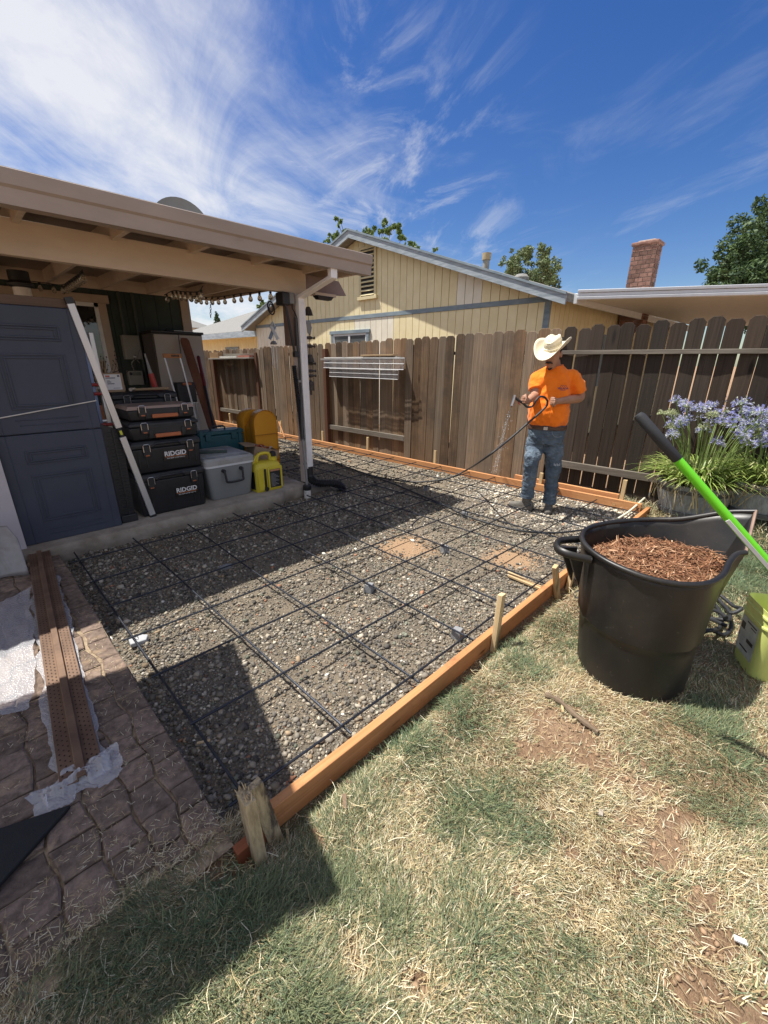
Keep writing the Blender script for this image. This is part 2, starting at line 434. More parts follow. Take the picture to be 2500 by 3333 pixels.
# ---------------------------------------------------------------- gravel bed
m_fines, nt, b = _mat('gravel_fines')
v = _vec(nt)
n1 = _noise(nt, v, 2.2, 6, .6); n2 = _noise(nt, v, 130, 5, .7); n3 = _noise(nt, v, 1.1, 4, .5)
col = _mix(nt, _ramp(nt, n1, [(.4, (0, 0, 0)), (.66, (1, 1, 1))]), (.122, .100, .074), (.215, .170, .120))
col = _mix(nt, _ramp(nt, n2, [(.42, (0, 0, 0)), (.7, (1, 1, 1))]), col, (.26, .225, .17))
gm = nt.nodes.new('ShaderNodeNewGeometry'); mud = None
for (mx, my), rr in (((1.14, 1.02), .255), ((1.66, .22), .20)):
    d = nt.nodes.new('ShaderNodeVectorMath'); d.operation = 'DISTANCE'; nt.links.new(gm.outputs['Position'], d.inputs[0]); d.inputs[1].default_value = (mx, my, -.085)
    nn = _noise(nt, v, 9, 5, .6); ad = nt.nodes.new('ShaderNodeMath'); ad.operation = 'MULTIPLY_ADD'; nt.links.new(nn, ad.inputs[0]); ad.inputs[1].default_value = -.34; nt.links.new(d.outputs['Value'], ad.inputs[2])
    f = _ramp(nt, ad.outputs[0], [(max(0., rr - .26), (1, 1, 1)), (rr - .06, (0, 0, 0))])
    col = _mix(nt, f, col, (.36, .235, .14))
nt.links.new(col, b.inputs['Base Color']); b.inputs['Roughness'].default_value = .9; b.inputs['Specular IOR Level'].default_value = .2
_bump(nt, b, n2, 1.0, .012)
def bed_z(x, y): return -.083 + .022*(fbm(np.asarray(x)*2.3, np.asarray(y)*2.3, 77, 3) - .5) - .02*np.exp(-(np.asarray(x) + 1.09)**2/.004)
def _bed(u, v_):
    Y = -.26 + 14.5*v_**1.6
    x0 = -1.13 if Y < 2.86 else 1.40
    X = x0 + (form_x(Y) + .01 - x0)*u
    return (X, Y, float(bed_z(X, Y)))
tag(MB().grid(_bed, 90, 110).build('gravel_bed', m_fines, smooth=80), kind='structure')

# the stones: angular, half bedded in the fines
ICO_V = []
ph = (1 + 5**.5)/2
for a_, b_ in ((1, ph), (-1, ph), (1, -ph), (-1, -ph)): ICO_V += [(0, a_, b_), (a_, b_, 0), (b_, 0, a_)]
bmt = bmesh.new(); bmesh.ops.create_icosphere(bmt, subdivisions=1, radius=1)
bmt.verts.ensure_lookup_table()
ICO_V = np.array([v_.co[:] for v_ in bmt.verts]); ICO_F = np.array([[q.index for q in f.verts] for f in bmt.faces]); bmt.free()
OCT_V = np.array([(1, 0, 0), (-1, 0, 0), (0, 1, 0), (0, -1, 0), (0, 0, 1), (0, 0, -1), (.62, .62, .62), (-.62, -.62, .55)], float)
OCT_F = np.array([(0, 2, 6), (2, 4, 6), (4, 0, 6), (2, 1, 4), (1, 7, 4), (7, 3, 4), (1, 3, 7), (3, 0, 4), (2, 0, 5), (1, 2, 5), (3, 1, 5), (0, 3, 5)])
def stones(name, P, size, flat, cols, mat, seed=1, sink=.25, fine=False):
    r = np.random.default_rng(seed); n = len(P); BV, BF_ = (OCT_V, OCT_F) if fine else (ICO_V, ICO_F); nv = len(BV)
    T = BV[None]*r.uniform(.60, 1.22, (24, nv, 1)); t = T[r.integers(0, 24, n)]
    s = size[:, None]*np.stack([r.uniform(.8, 1.3, n), r.uniform(.65, 1.0, n), r.uniform(flat*.75, flat*1.25, n)], 1)
    p = t*s[:, None, :]
    a = r.uniform(0, 6.283, n); tl = r.normal(0, .35, n); ta = r.uniform(0, 6.283, n)
    ca, sa = np.cos(a)[:, None], np.sin(a)[:, None]
    x = p[..., 0]*ca - p[..., 1]*sa; y = p[..., 0]*sa + p[..., 1]*ca; z = p[..., 2]
    c, s_ = np.cos(tl)[:, None], np.sin(tl)[:, None]; cta, sta = np.cos(ta)[:, None], np.sin(ta)[:, None]
    xr = x*cta + y*sta; yr = -x*sta + y*cta; xr, z = xr*c - z*s_, xr*s_ + z*c
    x = xr*cta - yr*sta; y = xr*sta + yr*cta
    vv = np.stack([x, y, z], -1) + P[:, None, :] + np.array([0, 0, 1])*(s[:, 2]*(1 - 2*sink))[:, None, None]
    F = (BF_[None] + nv*np.arange(n)[:, None, None]).reshape(-1, 3)
    return np_mesh(name, vv.reshape(-1, 3), F, mat, np.repeat(cols, nv, 0))
PAL = np.array([(.200, .180, .150), (.105, .097, .085), (.30, .265, .205), (.42, .375, .30), (.235, .195, .145), (.62, .59, .52), (.30, .155, .095), (.165, .175, .135), (.32, .24, .155)])
PW = np.array([.30, .19, .19, .11, .09, .010, .014, .055, .03]); PW = PW/PW.sum()
def gravel_points(n, x0f, x1f, y0, y1, seed, dens):
    r = np.random.default_rng(seed); Y = r.uniform(y0, y1, n); a, b_ = x0f(Y), x1f(Y); X = a + (b_ - a)*r.random(n)
    keep = r.random(n) < dens(X, Y); return X[keep], Y[keep]
def near(X, Y): return np.hypot(X - EYE[0], Y - EYE[1])
def dens_main(X, Y):
    d = near(X, Y); f = fbm(X*1.5 + 3, Y*1.5, 41, 3)
    patch = .42 + .58*np.clip((f - .40)/.14, 0, 1)
    edge = np.exp(-(X + 1.1)/.22) + np.exp(-(Y + .26)/.16)
    patch = np.clip(patch + edge, 0, 1)
    for mx, my, rr in ((1.14, 1.02, .19), (1.62, .22, .17)): patch = patch*np.clip(np.hypot(X - mx, Y - my)/rr - .35, .04, 1)
    return patch*np.clip(2.3/d, .22, 1)
m_stone = ATTR('gravel_stone', rough=.82, spec=.3, bump=240)
def lay_gravel(name, label, nm, ns, mean, sd, mx, seed, fine, d0, d1):
    X, Y = gravel_points(nm, lambda y: -1.11 + 0*y, lambda y: form_x(y) - .01, -.215, 2.83, seed, dens_main)
    X2, Y2 = gravel_points(ns, lambda y: 1.56 + 0*y, lambda y: form_x(y) - .01, 2.83, 9.5, seed + 1, lambda x, y: np.clip(2.6/near(x, y), .15, 1)*.85)
    X = np.concatenate([X, X2]); Y = np.concatenate([Y, Y2]); d = near(X, Y); ok = (d > d0) & (d < d1); X, Y = X[ok], Y[ok]; n = len(X); r = np.random.default_rng(seed)
    size = np.clip(r.lognormal(math.log(mean), sd, n), .0028, mx)*np.clip(.92 + (near(X, Y) - 2)*.13, 1, 1.75)
    cols = PAL[r.choice(len(PAL), n, p=PW)]*r.uniform(.50, 1.50, (n, 1))
    tone = fbm(X*2.1, Y*2.1, 19, 3)[:, None]; cols = cols*(.82 + .36*tone)*np.array([1.0, .99, .97])*.88
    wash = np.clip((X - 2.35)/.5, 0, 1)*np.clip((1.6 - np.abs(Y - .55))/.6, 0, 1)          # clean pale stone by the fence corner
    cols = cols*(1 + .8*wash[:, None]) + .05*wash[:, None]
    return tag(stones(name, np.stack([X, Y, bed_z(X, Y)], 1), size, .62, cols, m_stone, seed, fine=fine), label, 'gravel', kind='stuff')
lay_gravel('gravel', 'grey and tan crushed gravel filling the form', 84000, 20000, .0070, .46, .023, 3, False, 0, 99)
lay_gravel('fine_gravel', 'small chippings lying between the larger gravel stones', 118000, 7000, .0043, .30, .009, 13, True, 0, 4.6)

# ---------------------------------------------------------------- pavers
m_paver = M('paver_concrete', (.150, .101, .075), .92, .40, 30, bump=1.0, bsc=130, c2=(.255, .185, .142), rnd=.24, dirt=(.32, .23, .15), dsc=11, damt=(.54, .70))
m_bedding = M('paver_bedding', (.20, .135, .09), .95, .35, 24, bump=.9, bsc=90, c2=(.40, .31, .20))
path = tag(MB().grid(lambda u, v_: (-3.4 + 2.27*u, -.30 + 3.11*v_, -.012), 12, 16).build('paver_path', m_bedding), kind='structure')
random.seed(21)
XC = [-1.125, -1.225, -1.33, -1.44, -1.56, -1.69, -1.83, -1.97, -2.12]
def col_x(i, y):
    """wavy joint between two courses of pavers"""
    if i == 0: return XC[0] + .004*math.sin(y*9)
    w = .010*math.sin(y*2*math.pi/.27 + i*2.1) + .006*math.sin(y*13 + i)
    if i == 1: w -= .022*math.exp(-((y - 1.45)/.30)**2)          # the edge course has slid away from its neighbours
    return XC[i] + w
for i in range(len(XC) - 1):
    y = -.235 - random.uniform(0, .10)*(i > 0); gap_r = .012 if i == 0 else .004
    while y < 2.76:
        h = random.choice((.115, .135, .135, .155, .205)); y0, y1 = max(y, -.235), min(y + h, 2.78); y += h
        if y1 - y0 < .05 or (i >= 5 and y0 > .9): continue
        g = .0035; tilt = random.uniform(-.05, .05)
        poly = []
        for t in (0, .5, 1): yy = y0 + g + (y1 - y0 - 2*g)*t; poly.append((col_x(i, yy) - g, yy))
        for t in (.33, .67): poly.append((col_x(i, y1)*(1 - t) + col_x(i + 1, y1)*t, y1 - g + random.uniform(-.003, .003) + tilt*.05))
        for t in (1, .5, 0): yy = y0 + g + (y1 - y0 - 2*g)*t; poly.append((col_x(i + 1, yy) + g + (.012*math.exp(-((yy - 1.35)/.35)**2) if i == 0 else 0), yy))
        for t in (.67, .33): poly.append((col_x(i, y0)*(1 - t) + col_x(i + 1, y0)*t, y0 + g + random.uniform(-.003, .003)))
        cx_, cy_ = sum(p[0] for p in poly)/len(poly), sum(p[1] for p in poly)/len(poly)
        poly = [(a_ + random.uniform(-.002, .002), b_ + random.uniform(-.002, .002)) for a_, b_ in poly]
        zt = random.uniform(-.007, .006); tx, ty = random.uniform(-.04, .04), random.uniform(-.03, .03)
        top = [(a_, b_, zt - .004 + (a_ - cx_)*tx + (b_ - cy_)*ty) for a_, b_ in poly]
        ins = [(cx_ + (a_ - cx_)*.90, cy_ + (b_ - cy_)*.93, z + .004) for a_, b_, z in top]
        bot = [(a_, b_, -.10) for a_, b_ in poly]
        MB().loft([bot, top, ins], cap=(False, True)).build('paver', m_paver, path, smooth=28)

# ---------------------------------------------------------------- concrete porch slab
m_conc = M('old_concrete', (.31, .265, .215), .9, .25, 3.5, bump=.6, bsc=70, c2=(.43, .375, .31), dirt=(.17, .13, .095), dsc=2.2, damt=(.48, .72))
sl = MB()
def slab_edge(x): return 2.80 + .05*(fbm(np.array([x*1.3]), np.array([.5]), 3, 3)[0] - .5) + .02*(fbm(np.array([x*9.]), np.array([1.5]), 8, 3)[0] - .5)
xs = np.linspace(-4.2, 1.42, 120)
prof = []
for x in xs:
    e = slab_edge(x) + (.10 if x > 1.0 else 0)*min(1, (x - 1.0)/.1)
    w = .012*(fbm(np.array([x*14]), np.array([4.]), 6, 2)[0] - .5)
    prof.append([(x, 6.4, .062), (x, e + .03, .062), (x, e + .010 + w, .055), (x, e + w, .035), (x, e - .004 + w*1.6, -.03), (x, e + .03, -.12), (x, 6.4, -.12)])
sl.loft(prof, cap=(True, True))
tag(sl.build('porch_slab', m_conc, smooth=40), kind='structure')
# footing beside the post
m_foot = M('footing_concrete', (.19, .165, .14), .95, .25, 6, bump=.7, bsc=45)
tag(MB().box(1.42, 1.78, 2.93, 3.2, -.13, -.012).build('slab_footing', m_foot, bevel=.02), kind='structure')

# ================================================================== FENCE
m_old = WOOD('weathered_cedar', (.085, .046, .023), (.33, .205, .112), rnd=.42, c3=(.145, .092, .054), stain=(.060, .042, .030), stain_damt=(.46, .70), alt=(.215, .172, .128))
m_dark = WOOD('dark_weathered_cedar', (.019, .013, .009), (.068, .050, .037), rnd=.38, c3=(.038, .025, .017), bump=.6, alt=(.052, .043, .036))
m_grey = WOOD('grey_weathered_rail', (.115, .098, .080), (.25, .222, .185), axis='y', rnd=.08)
m_red = WOOD('redwood_post', (.105, .045, .026), (.19, .09, .052), rnd=.1, knots=False)
m_shelf = WOOD('grey_shelf_board', (.26, .235, .205), (.45, .42, .375), axis='y', rnd=.1)
fence = thing('wooden_fence', (4.0, -.1, -.08), 'weathered dog-ear picket fence behind the form board and the worker', 'fence')
nrm = unit((math.cos(rad(2.82)), math.sin(rad(2.82)), 0)); tng = unit((math.sin(rad(2.82)), -math.cos(rad(2.82)), 0))
def ftop(Y): return 1.925 - .0195*Y
random.seed(5)
def picket(Y, side, mat, w=.142):
    """side -1 stands on our face of the rails, +1 behind them"""
    x = fence_x(Y) + (-.022 if side < 0 else .030); h = ftop(Y) + random.uniform(-.022, .016) - (0 if side < 0 else .0); z0 = -.10
    o = V(x, Y, 0); e = V(-tng[0], -tng[1], 0)
    ln = random.uniform(-.007, .007); ew = w/2 + random.uniform(-.004, .003)
    c = .034
    poly = [(-ew, z0), (ew, z0), (ew + ln*h, h - c), (ew - c + ln*h, h), (-ew + c + ln*h, h), (-ew + ln*h, h - c)]
    off = random.uniform(-.006, .006); yw = rad(random.uniform(-4.0, 4.0)); c_, s_ = math.cos(yw), math.sin(yw)
    e2 = V(e[0]*c_ - e[1]*s_, e[0]*s_ + e[1]*c_, 0); n2 = V(nrm[0]*c_ - nrm[1]*s_, nrm[0]*s_ + nrm[1]*c_, 0)
    MB().prism(poly, o + nrm*off, e2, (0, 0, 1), n2*.016).build('picket', mat, fence, bevel=.0025, seg=1)
SECT = [(-5.6, 1.06, 1, m_dark), (1.06, 3.49, -1, m_old), (3.49, 5.52, 1, m_old), (5.52, 7.85, -1, m_old), (7.85, 9.9, 1, m_old), (9.9, 13.6, -1, m_old)]
for y0, y1, side, mt in SECT:
    n = max(1, round((y1 - y0)/.155))
    for i in range(n):
        Y = y0 + (i + .5)*(y1 - y0)/n
        if Y < -3.6: continue
        picket(Y, side, mt, (y1 - y0)/n - (.012 if side > 0 and y0 < 0 else .002))
    ym = max(y0, -3.8)
    x0, x1 = fence_x(ym), fence_x(y1)
    for zr, hh in ((1.625, .045), (.275, .085)):
        if y0 > 3 and y0 < 4 and zr > 1: continue
        zz = zr - .005*ym*0
        rx = 0 if side > 0 else .030
        MB().beam((x0 + rx, ym, zz), (x1 + rx, y1, zz), .040, hh).build('rail', m_grey, fence, bevel=.003)
for yp in (-1.4, 1.06, 3.47, 5.47, 7.85, 9.88, 12.3):
    MB().box(fence_x(yp) - .045 + (.09 if yp < 3.48 else 0), fence_x(yp) + .044 + (.09 if yp < 3.48 else 0), yp - .045, yp + .045, -.3, ftop(yp) - .10).build('post', m_red if yp > 3.48 else m_dark, fence, bevel=.004)
# gravel board under the pickets
for y0, y1 in ((3.49, 5.52), (7.85, 9.9)):
    MB().beam((fence_x(y0) + .06, y0, .04), (fence_x(y1) + .06, y1, .04), .02, .24).build('kick_board', m_dark, fence)
# shelf boards fixed on top of the rails of the recessed bays
for y0, y1 in ((3.50, 5.43), (7.9, 9.83)):
    MB().beam((fence_x(y0) - .085, y0, 1.555), (fence_x(y1) - .085, y1, 1.53), .15, .030).build('shelf_board', m_shelf, fence, bevel=.002)

# ================================================================== NEIGHBOUR'S HOUSE
m_yel = M('cream_yellow_siding', (.74, .635, .375), .8, .07, 3, bump=.35, bsc=60, c2=(.79, .70, .45), rnd=.015)
m_pale = M('pale_primer_siding', (.74, .69, .55), .8, .06, 3, bump=.25, bsc=90, c2=(.80, .76, .64), rnd=.03)
m_blue = M('blue_grey_trim', (.165, .225, .265), .7, .16, 14, stretch=(1, .25, 1), bump=.3, bsc=60, c2=(.245, .30, .335))
m_fascia = M('blue_grey_fascia', (.23, .285, .33), .7, .2, 12, stretch=(1, .25, 2), bump=.35, bsc=60, c2=(.40, .45, .485))
m_glass, nt, b = _mat('window_glass'); b.inputs['Base Color'].default_value = (.10, .11, .115, 1); b.inputs['Roughness'].default_value = .08; b.inputs['Specular IOR Level'].default_value = .8
m_vinyl = M('window_vinyl', (.62, .64, .64), .45, .05)
m_shing = M('asphalt_shingles', (.17, .165, .155), .95, .3, 30, stretch=(1, 3, 1), bump=.8, bsc=40, c2=(.27, .265, .25))
WX = 6.5
nb = thing('neighbour_house', (WX, 7.6, -.1), 'cream yellow gabled house with blue grey trim beyond the fence', 'house')
YC, YL, YP = 2.50, 12.95, 7.62          # near corner, far end, ridge
ZE, ZP = 2.60, 4.33                     # siding height at the corner and at the ridge
def rake(Y): return ZE + (ZP - ZE)*((Y - YC)/(YP - YC) if Y < YP else (YL - Y)/(YL - YP))
BZ = 2.585
st = .2035
Ys = np.arange(YC + .02, YL, st)
for i, y in enumerate(Ys):
    y1 = min(y + st - .013, YL)
    pale_up = 13.6 < i*1.0 < 0
    # below the band
    MB().box(WX, WX + .016, y, y1, -.1, BZ - .05).build('siding_board', m_pale if 19 <= i <= 25 or i > 37 else m_yel, nb)
    # above it, cut to the slope (the ridge falls inside one board)
    za, zb = rake(y), rake(y1)
    if max(za, zb) > BZ + .04:
        pts = [(y, BZ + .045), (y1, BZ + .045), (y1, max(zb, BZ + .046))] + ([(YP, ZP)] if y < YP < y1 else []) + [(y, max(za, BZ + .046))]
        MB().prism(pts, (WX - .012, 0, 0), (0, 1, 0), (0, 0, 1), (.016, 0, 0)).build('siding_board', m_pale if 7 <= i <= 9 else m_yel, nb)
m_groove = M('siding_groove', (.46, .385, .22), .9, .1)
MB().prism([(YC, -.1), (YL, -.1), (YL, ZE), (YP, ZP), (YC, ZE)], (WX + .012, 0, 0), (0, 1, 0), (0, 0, 1), (.12, 0, 0)).build('wall', m_groove, nb)
MB().box(WX - .016, WX + .010, YC + .09, YL, BZ - .048, BZ + .043).build('trim_band', m_blue, nb, bevel=.004)
MB().box(WX - .028, WX + .012, YC - .03, YC + .085, -.1, ZE + .05).build('corner_trim', m_blue, nb, bevel=.004)
# side wall, facing the patio cover
for i in range(46):
    x = WX + .02 + i*.203
    MB().box(x, x + .19, YC - .012, YC + .01, -.1, 2.62).build('siding_board', m_yel, nb)
MB().box(WX + .02, WX + 9.4, YC + .003, YC + .1, -.1, 2.62).build('side_wall', m_groove, nb)
MB().box(WX + 2.1, WX + 4.3, YC - .03, YC + .002, 1.0, 2.12).build('side_window', m_blue, nb)
# gable roof with overhang; rake boards
OV = .30
def roof_pt(Y, dz): return rake(Y) + dz
for y0, y1 in ((YC - .42, YP), (YL + .42, YP)):
    sl_ = (ZP - ZE)/(YP - YC)
    z0, z1 = ZE + (-.42)*sl_, ZP
    rf = MB().prism([(y0, z0 + .02), (y1, z1 + .02), (y1, z1 + .15), (y0, z0 + .15)], (WX - OV, 0, 0), (0, 1, 0), (0, 0, 1), (9.9, 0, 0)).build('roof', m_shing, nb)
    MB().prism([(y0, z0 - .035), (y1, z1 - .035), (y1, z1 + .128), (y0, z0 + .128)], (WX - OV - .035, 0, 0), (0, 1, 0), (0, 0, 1), (.034, 0, 0)).build('rake_board', m_fascia, nb, bevel=.003)
    MB().prism([(y0, z0 + .122), (y1, z1 + .122), (y1, z1 + .160), (y0, z0 + .160)], (WX - OV - .055, 0, 0), (0, 1, 0), (0, 0, 1), (.050, 0, 0)).build('drip_edge', m_blue, nb)
m_copper = M('weathered_vent', (.38, .30, .17), .6, .2, 10, c2=(.46, .37, .22))
yv = 4.95
vp = MB().lathe([(.075, 0), (.075, .30)], (WX + 1.6, yv, rake(yv) + .1), 14).build('roof_vent', M('vent_metal', (.25, .24, .21), .6, .2), nb, smooth=40)
MB().lathe([(.0, .20), (.10, .20), (.105, .34), (.0, .35)], (WX + 1.6, yv, rake(yv) + .12), 16).build('cap', m_copper, vp, smooth=40)
vp = MB().lathe([(.16, 0), (.16, .06), (.1, .12), (0, .13)], (WX + .9, 3.62, rake(3.62) + .11), 16).build('roof_vent', m_shing, nb, smooth=40)
# louvred gable vent
gy0, gy1, gz0, gz1 = 7.02, 7.50, 3.05, 4.06
m_vent = M('vent_trim_cream', (.60, .52, .31), .75, .08)
fr = MB()
fr.box(WX - .05, WX - .012, gy0 - .07, gy0, gz0 - .02, gz1 + .06).box(WX - .05, WX - .012, gy1, gy1 + .07, gz0 - .02, gz1 + .06).box(WX - .05, WX - .012, gy0, gy1, gz1, gz1 + .06).box(WX - .075, WX - .012, gy0 - .11, gy1 + .11, gz0 - .09, gz0 - .02)
gv = fr.build('gable_vent', m_vent, nb, bevel=.003)
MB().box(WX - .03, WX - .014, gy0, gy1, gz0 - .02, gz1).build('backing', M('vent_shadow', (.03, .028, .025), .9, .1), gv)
for i in range(11):
    z = gz0 + .02 + i*.095
    MB().beam((WX - .045, gy0, z), (WX - .045, gy1, z), .05, .012, up=(-.7, 0, .7)).build('louvre', m_vent, gv)
# sliding window over the fence
wy0, wy1, wz0, wz1 = 7.32, 8.70, 1.0, 2.20
fw = MB().box(WX - .035, WX - .001, wy0 - .09, wy0, wz0, wz1).box(WX - .035, WX - .001, wy1, wy1 + .09, wz0, wz1).box(WX - .045, WX - .001, wy0 - .13, wy1 + .13, wz1, wz1 + .085)
w_ = fw.build('window', m_blue, nb, bevel=.003)
MB().box(WX - .02, WX - .002, wy0, wy0 + .05, wz0, wz1 - .05).box(WX - .02, WX - .002, wy1 - .05, wy1, wz0, wz1 - .05).box(WX - .02, WX - .002, wy0, wy1, wz1 - .05, wz1).box(WX - .026, WX - .002, (wy0 + wy1)/2 - .035, (wy0 + wy1)/2 + .035, wz0, wz1 - .05).build('frame', m_vinyl, w_)
MB().box(WX - .011, WX - .004, wy0 + .05, (wy0 + wy1)/2 - .035, wz0, wz1 - .05).build('pane', m_glass, w_)
MB().box(WX - .011, WX - .004, (wy0 + wy1)/2 + .035, wy1 - .05, wz0, wz1 - .05).build('pane', m_glass, w_)
# far wing with its own eave
wing = thing('house_wing', (7.6, 16, -.1), 'low yellow wing of the neighbouring house with grey shingle roof, seen past the cabinet', 'house')
WW = 7.3
for i in range(40):
    y = 13.0 + i*.21
    MB().box(WW, WW + .016, y, y + .195, -.1, 2.45).build('siding_board', m_yel, wing)
MB().box(WW + .010, WW + .1, 13.0, 21.4, -.1, 2.45).build('wall', m_groove, wing)
MB().box(WW - .03, WW, 15.9, 17.1, 1.2, 2.02).build('window', m_blue, wing)
MB().box(WW - .034, WW - .028, 16.0, 17.0, 1.2, 1.92).build('pane', m_glass, wing)
MB().prism([(WW - .62, 2.42), (WW + 5, 4.25), (WW + 5, 4.35), (WW - .62, 2.52)], (0, 12.4, 0), (1, 0, 0), (0, 0, 1), (0, 9.4, 0)).build('roof', m_shing, wing)
MB().box(WW - .66, WW - .622, 12.4, 21.8, 2.30, 2.50).build('fascia', m_fascia, wing, bevel=.004)
MB().box(WW - .62, WW, 12.4, 21.8, 2.33, 2.36).build('soffit', m_yel, wing)

# neighbour's aluminium patio cover
m_alu = M('white_aluminium', (.62, .64, .66), .35, .06, 8, metal=.15)
m_alu_under = M('patio_cover_pan', (.56, .53, .48), .5, .07, 8)
pc = thing('patio_cover_canopy', (6.33, 1.96, 2.3), 'flat white aluminium patio cover with ribbed underside behind the fence', 'patio cover')
EZ = 2.505
CA = V(6.33, 1.965, 0); CD = unit((.488, -.873, 0)); CE = V(1, 0, 0); CLN = 13.0       # corner, gutter direction, direction along the house wall
for k_, (a_, b_, dx) in enumerate(((0, .046, .0), (.050, .100, .016), (.104, .150, .0))):
    q = CA + V(dx, 0, 0); MB().loft([[q + CD*t + V(0, 0, EZ + a_), q + CD*t + CE*.10 + V(0, 0, EZ + a_), q + CD*t + CE*.10 + V(0, 0, EZ + b_), q + CD*t + V(0, 0, EZ + b_)] for t in (0, CLN)]).build('gutter_channel', m_alu, pc, bevel=.006)
for i in range(60):
    q = CA + CE*(.11 + i*.152); z = EZ + .03 + i*.0016
    MB().loft([[q + CD*t + V(0, 0, z), q + CD*t + CE*.128 + V(0, 0, z), q + CD*t + CE*.128 + V(0, 0, z + .03), q + CD*t + V(0, 0, z + .03)] for t in (0, CLN)]).build('roof_pan', m_alu_under, pc)
MB().loft([[CA + CD*t + CE*.10 + V(0, 0, EZ + .065), CA + CD*t + CE*9.3 + V(0, 0, EZ + .16), CA + CD*t + CE*9.3 + V(0, 0, EZ + .18), CA + CD*t + CE*.10 + V(0, 0, EZ + .085)] for t in (0, CLN)]).build('roof_sheet', m_alu_under, pc)
MB().box(CA[0] + .04, CA[0] + 9.3, 1.972, 2.03, EZ - .055, EZ + .10).build('side_channel', m_alu, pc, bevel=.004)

# brick chimney
m_brick = M('chimney_brick', (.17, .082, .062), .9, .3, 14, bump=.6, bsc=60, c2=(.27, .15, .115), rnd=.42)
m_mortar = M('mortar', (.30, .25, .215), .95, .15)
cxh, cyh = on_pl(1394, 560, (10.2, 2.9, 0), (1, 0, 0))[:2]
ch = thing('brick_chimney', (cxh, cyh, 2.4), 'weathered red brick chimney rising above the patio cover', 'chimney')
cw, cd, ct = .245, .20, 0.0
z0c = 2.2; ztop_c = on_pl(1395, 517, (cxh - cd, cyh, 0), (1, 0, 0))[2]
MB().box(cxh - cd + .012, cxh + cd - .012, cyh - cw + .012, cyh + cw - .012, z0c, ztop_c - .06).build('core', m_mortar, ch)
random.seed(3)
cz = z0c; rowi = 0
bh, bl = .072, .205
while cz < ztop_c - .1:
    for face in range(4):
        L_ = 2*(cw if face in (0, 2) else cd); n = 3; w = L_/n; off = (w/2 if rowi % 2 else 0)
        edges = [-L_/2] + [e for e in (-L_/2 + off + w*k_ for k_ in range(0 if off else 1, n)) if -L_/2 + .03 < e < L_/2 - .03] + [L_/2]
        for a_, b_ in zip(edges[:-1], edges[1:]):
            p = random.uniform(0, .006); a2, b2 = a_ + .006, b_ - .006
            if face == 0: args = (cxh - cd - p, cxh - cd + .05, cyh + a2, cyh + b2)
            elif face == 2: args = (cxh + cd - .05, cxh + cd + p, cyh + a2, cyh + b2)
            elif face == 1: args = (cxh + max(a2, -cd + .052), cxh + min(b2, cd - .052), cyh - cw - p, cyh - cw + .05)
            else: args = (cxh + max(a2, -cd + .052), cxh + min(b2, cd - .052), cyh + cw - .05, cyh + cw + p)
            if args[1] - args[0] < .02: continue
            MB().box(*args, cz, cz + bh).build('brick', m_brick, ch)
    cz += bh + .014; rowi += 1
MB().box(cxh - cd - .03, cxh + cd + .03, cyh - cw - .03, cyh + cw + .03, ztop_c - .10, ztop_c - .03).build('cap', m_brick, ch, bevel=.02)
MB().box(cxh - cd + .07, cxh + cd - .07, cyh - cw + .07, cyh + cw - .07, ztop_c - .05, ztop_c + .01).build('flue', m_mortar, ch, bevel=.02)

# far two-storey house at the end of the side yard
m_white = M('white_siding', (.66, .68, .70), .8, .05)
fh = thing('distant_house', (5.5, 30, -.1), 'distant white house with grey hip roof at the far left edge of the sky gap', 'house')
pA = on_y(395, 705, 34); pB = on_y(452, 715, 34)
MB().box(pA[0] - 6, pB[0], 34, 42, -.1, pB[2] + .2).build('wall', m_white, fh)
zr0 = pB[2] + .15
MB().loft([[(pA[0] - 6.5, 33.5, zr0), (pB[0] + .5, 33.5, zr0), (pB[0] + .5, 42.5, zr0), (pA[0] - 6.5, 42.5, zr0)], [(pA[0] - 3, 37.5, zr0 + 1.7), (pB[0] - 3.2, 37.5, zr0 + 1.7), (pB[0] - 3.2, 38.5, zr0 + 1.7), (pA[0] - 3, 38.5, zr0 + 1.7)]]).build('roof', m_shing, fh)

# ================================================================== OUR HOUSE AND THE COVERED PORCH
m_green = M('dark_green_siding', (.030, .045, .036), .75, .18, 5, bump=.25, bsc=80, rnd=.06)
m_greeng = M('dark_green_groove', (.012, .017, .014), .9, .1)
m_tan = M('tan_painted_beam', (.56, .45, .345), .72, .10, 5, stretch=(.3, 1, 1), bump=.22, bsc=50, c2=(.62, .51, .40), dirt=(.42, .32, .235), dsc=2.5, damt=(.60, .85))
m_taupe = M('taupe_gutter_paint', (.345, .283, .238), .55, .10, 4, stretch=(.3, 1, 1), c2=(.395, .328, .28), dirt=(.09, .075, .06), dsc=2.6, damt=(.60, .80))
m_brownpost = WOOD('brown_painted_post', (.17, .115, .09), (.25, .175, .14), rnd=.05, knots=False, bump=.2)
m_deck = M('porch_ceiling_board', (.34, .255, .185), .8, .15, 4, bump=.2, bsc=40)
m_trim = M('tan_window_trim', (.40, .315, .24), .7, .1, 6)
WY = 6.2
house = thing('green_house', (-1.5, 6.4, .06), 'dark green board-sided house wall with tan trim under the porch roof', 'house')
xg = 1.48
i = 0
while xg > -5.2:
    MB().box(xg - .196, xg, WY, WY + .016, .06, 2.62).build('siding_board', m_green, house)
    xg -= .205
MB().box(-5.2, 1.50, WY + .010, WY + .14, .06, 2.62).build('wall', m_greeng, house)
MB().box(1.44, 1.58, WY - .022, WY + .12, .06, 2.60).build('corner_trim', m_trim, house, bevel=.004)
MB().box(1.40, 1.53, WY + .10, 14.5, .06, 2.62).build('side_wall', m_green, house)
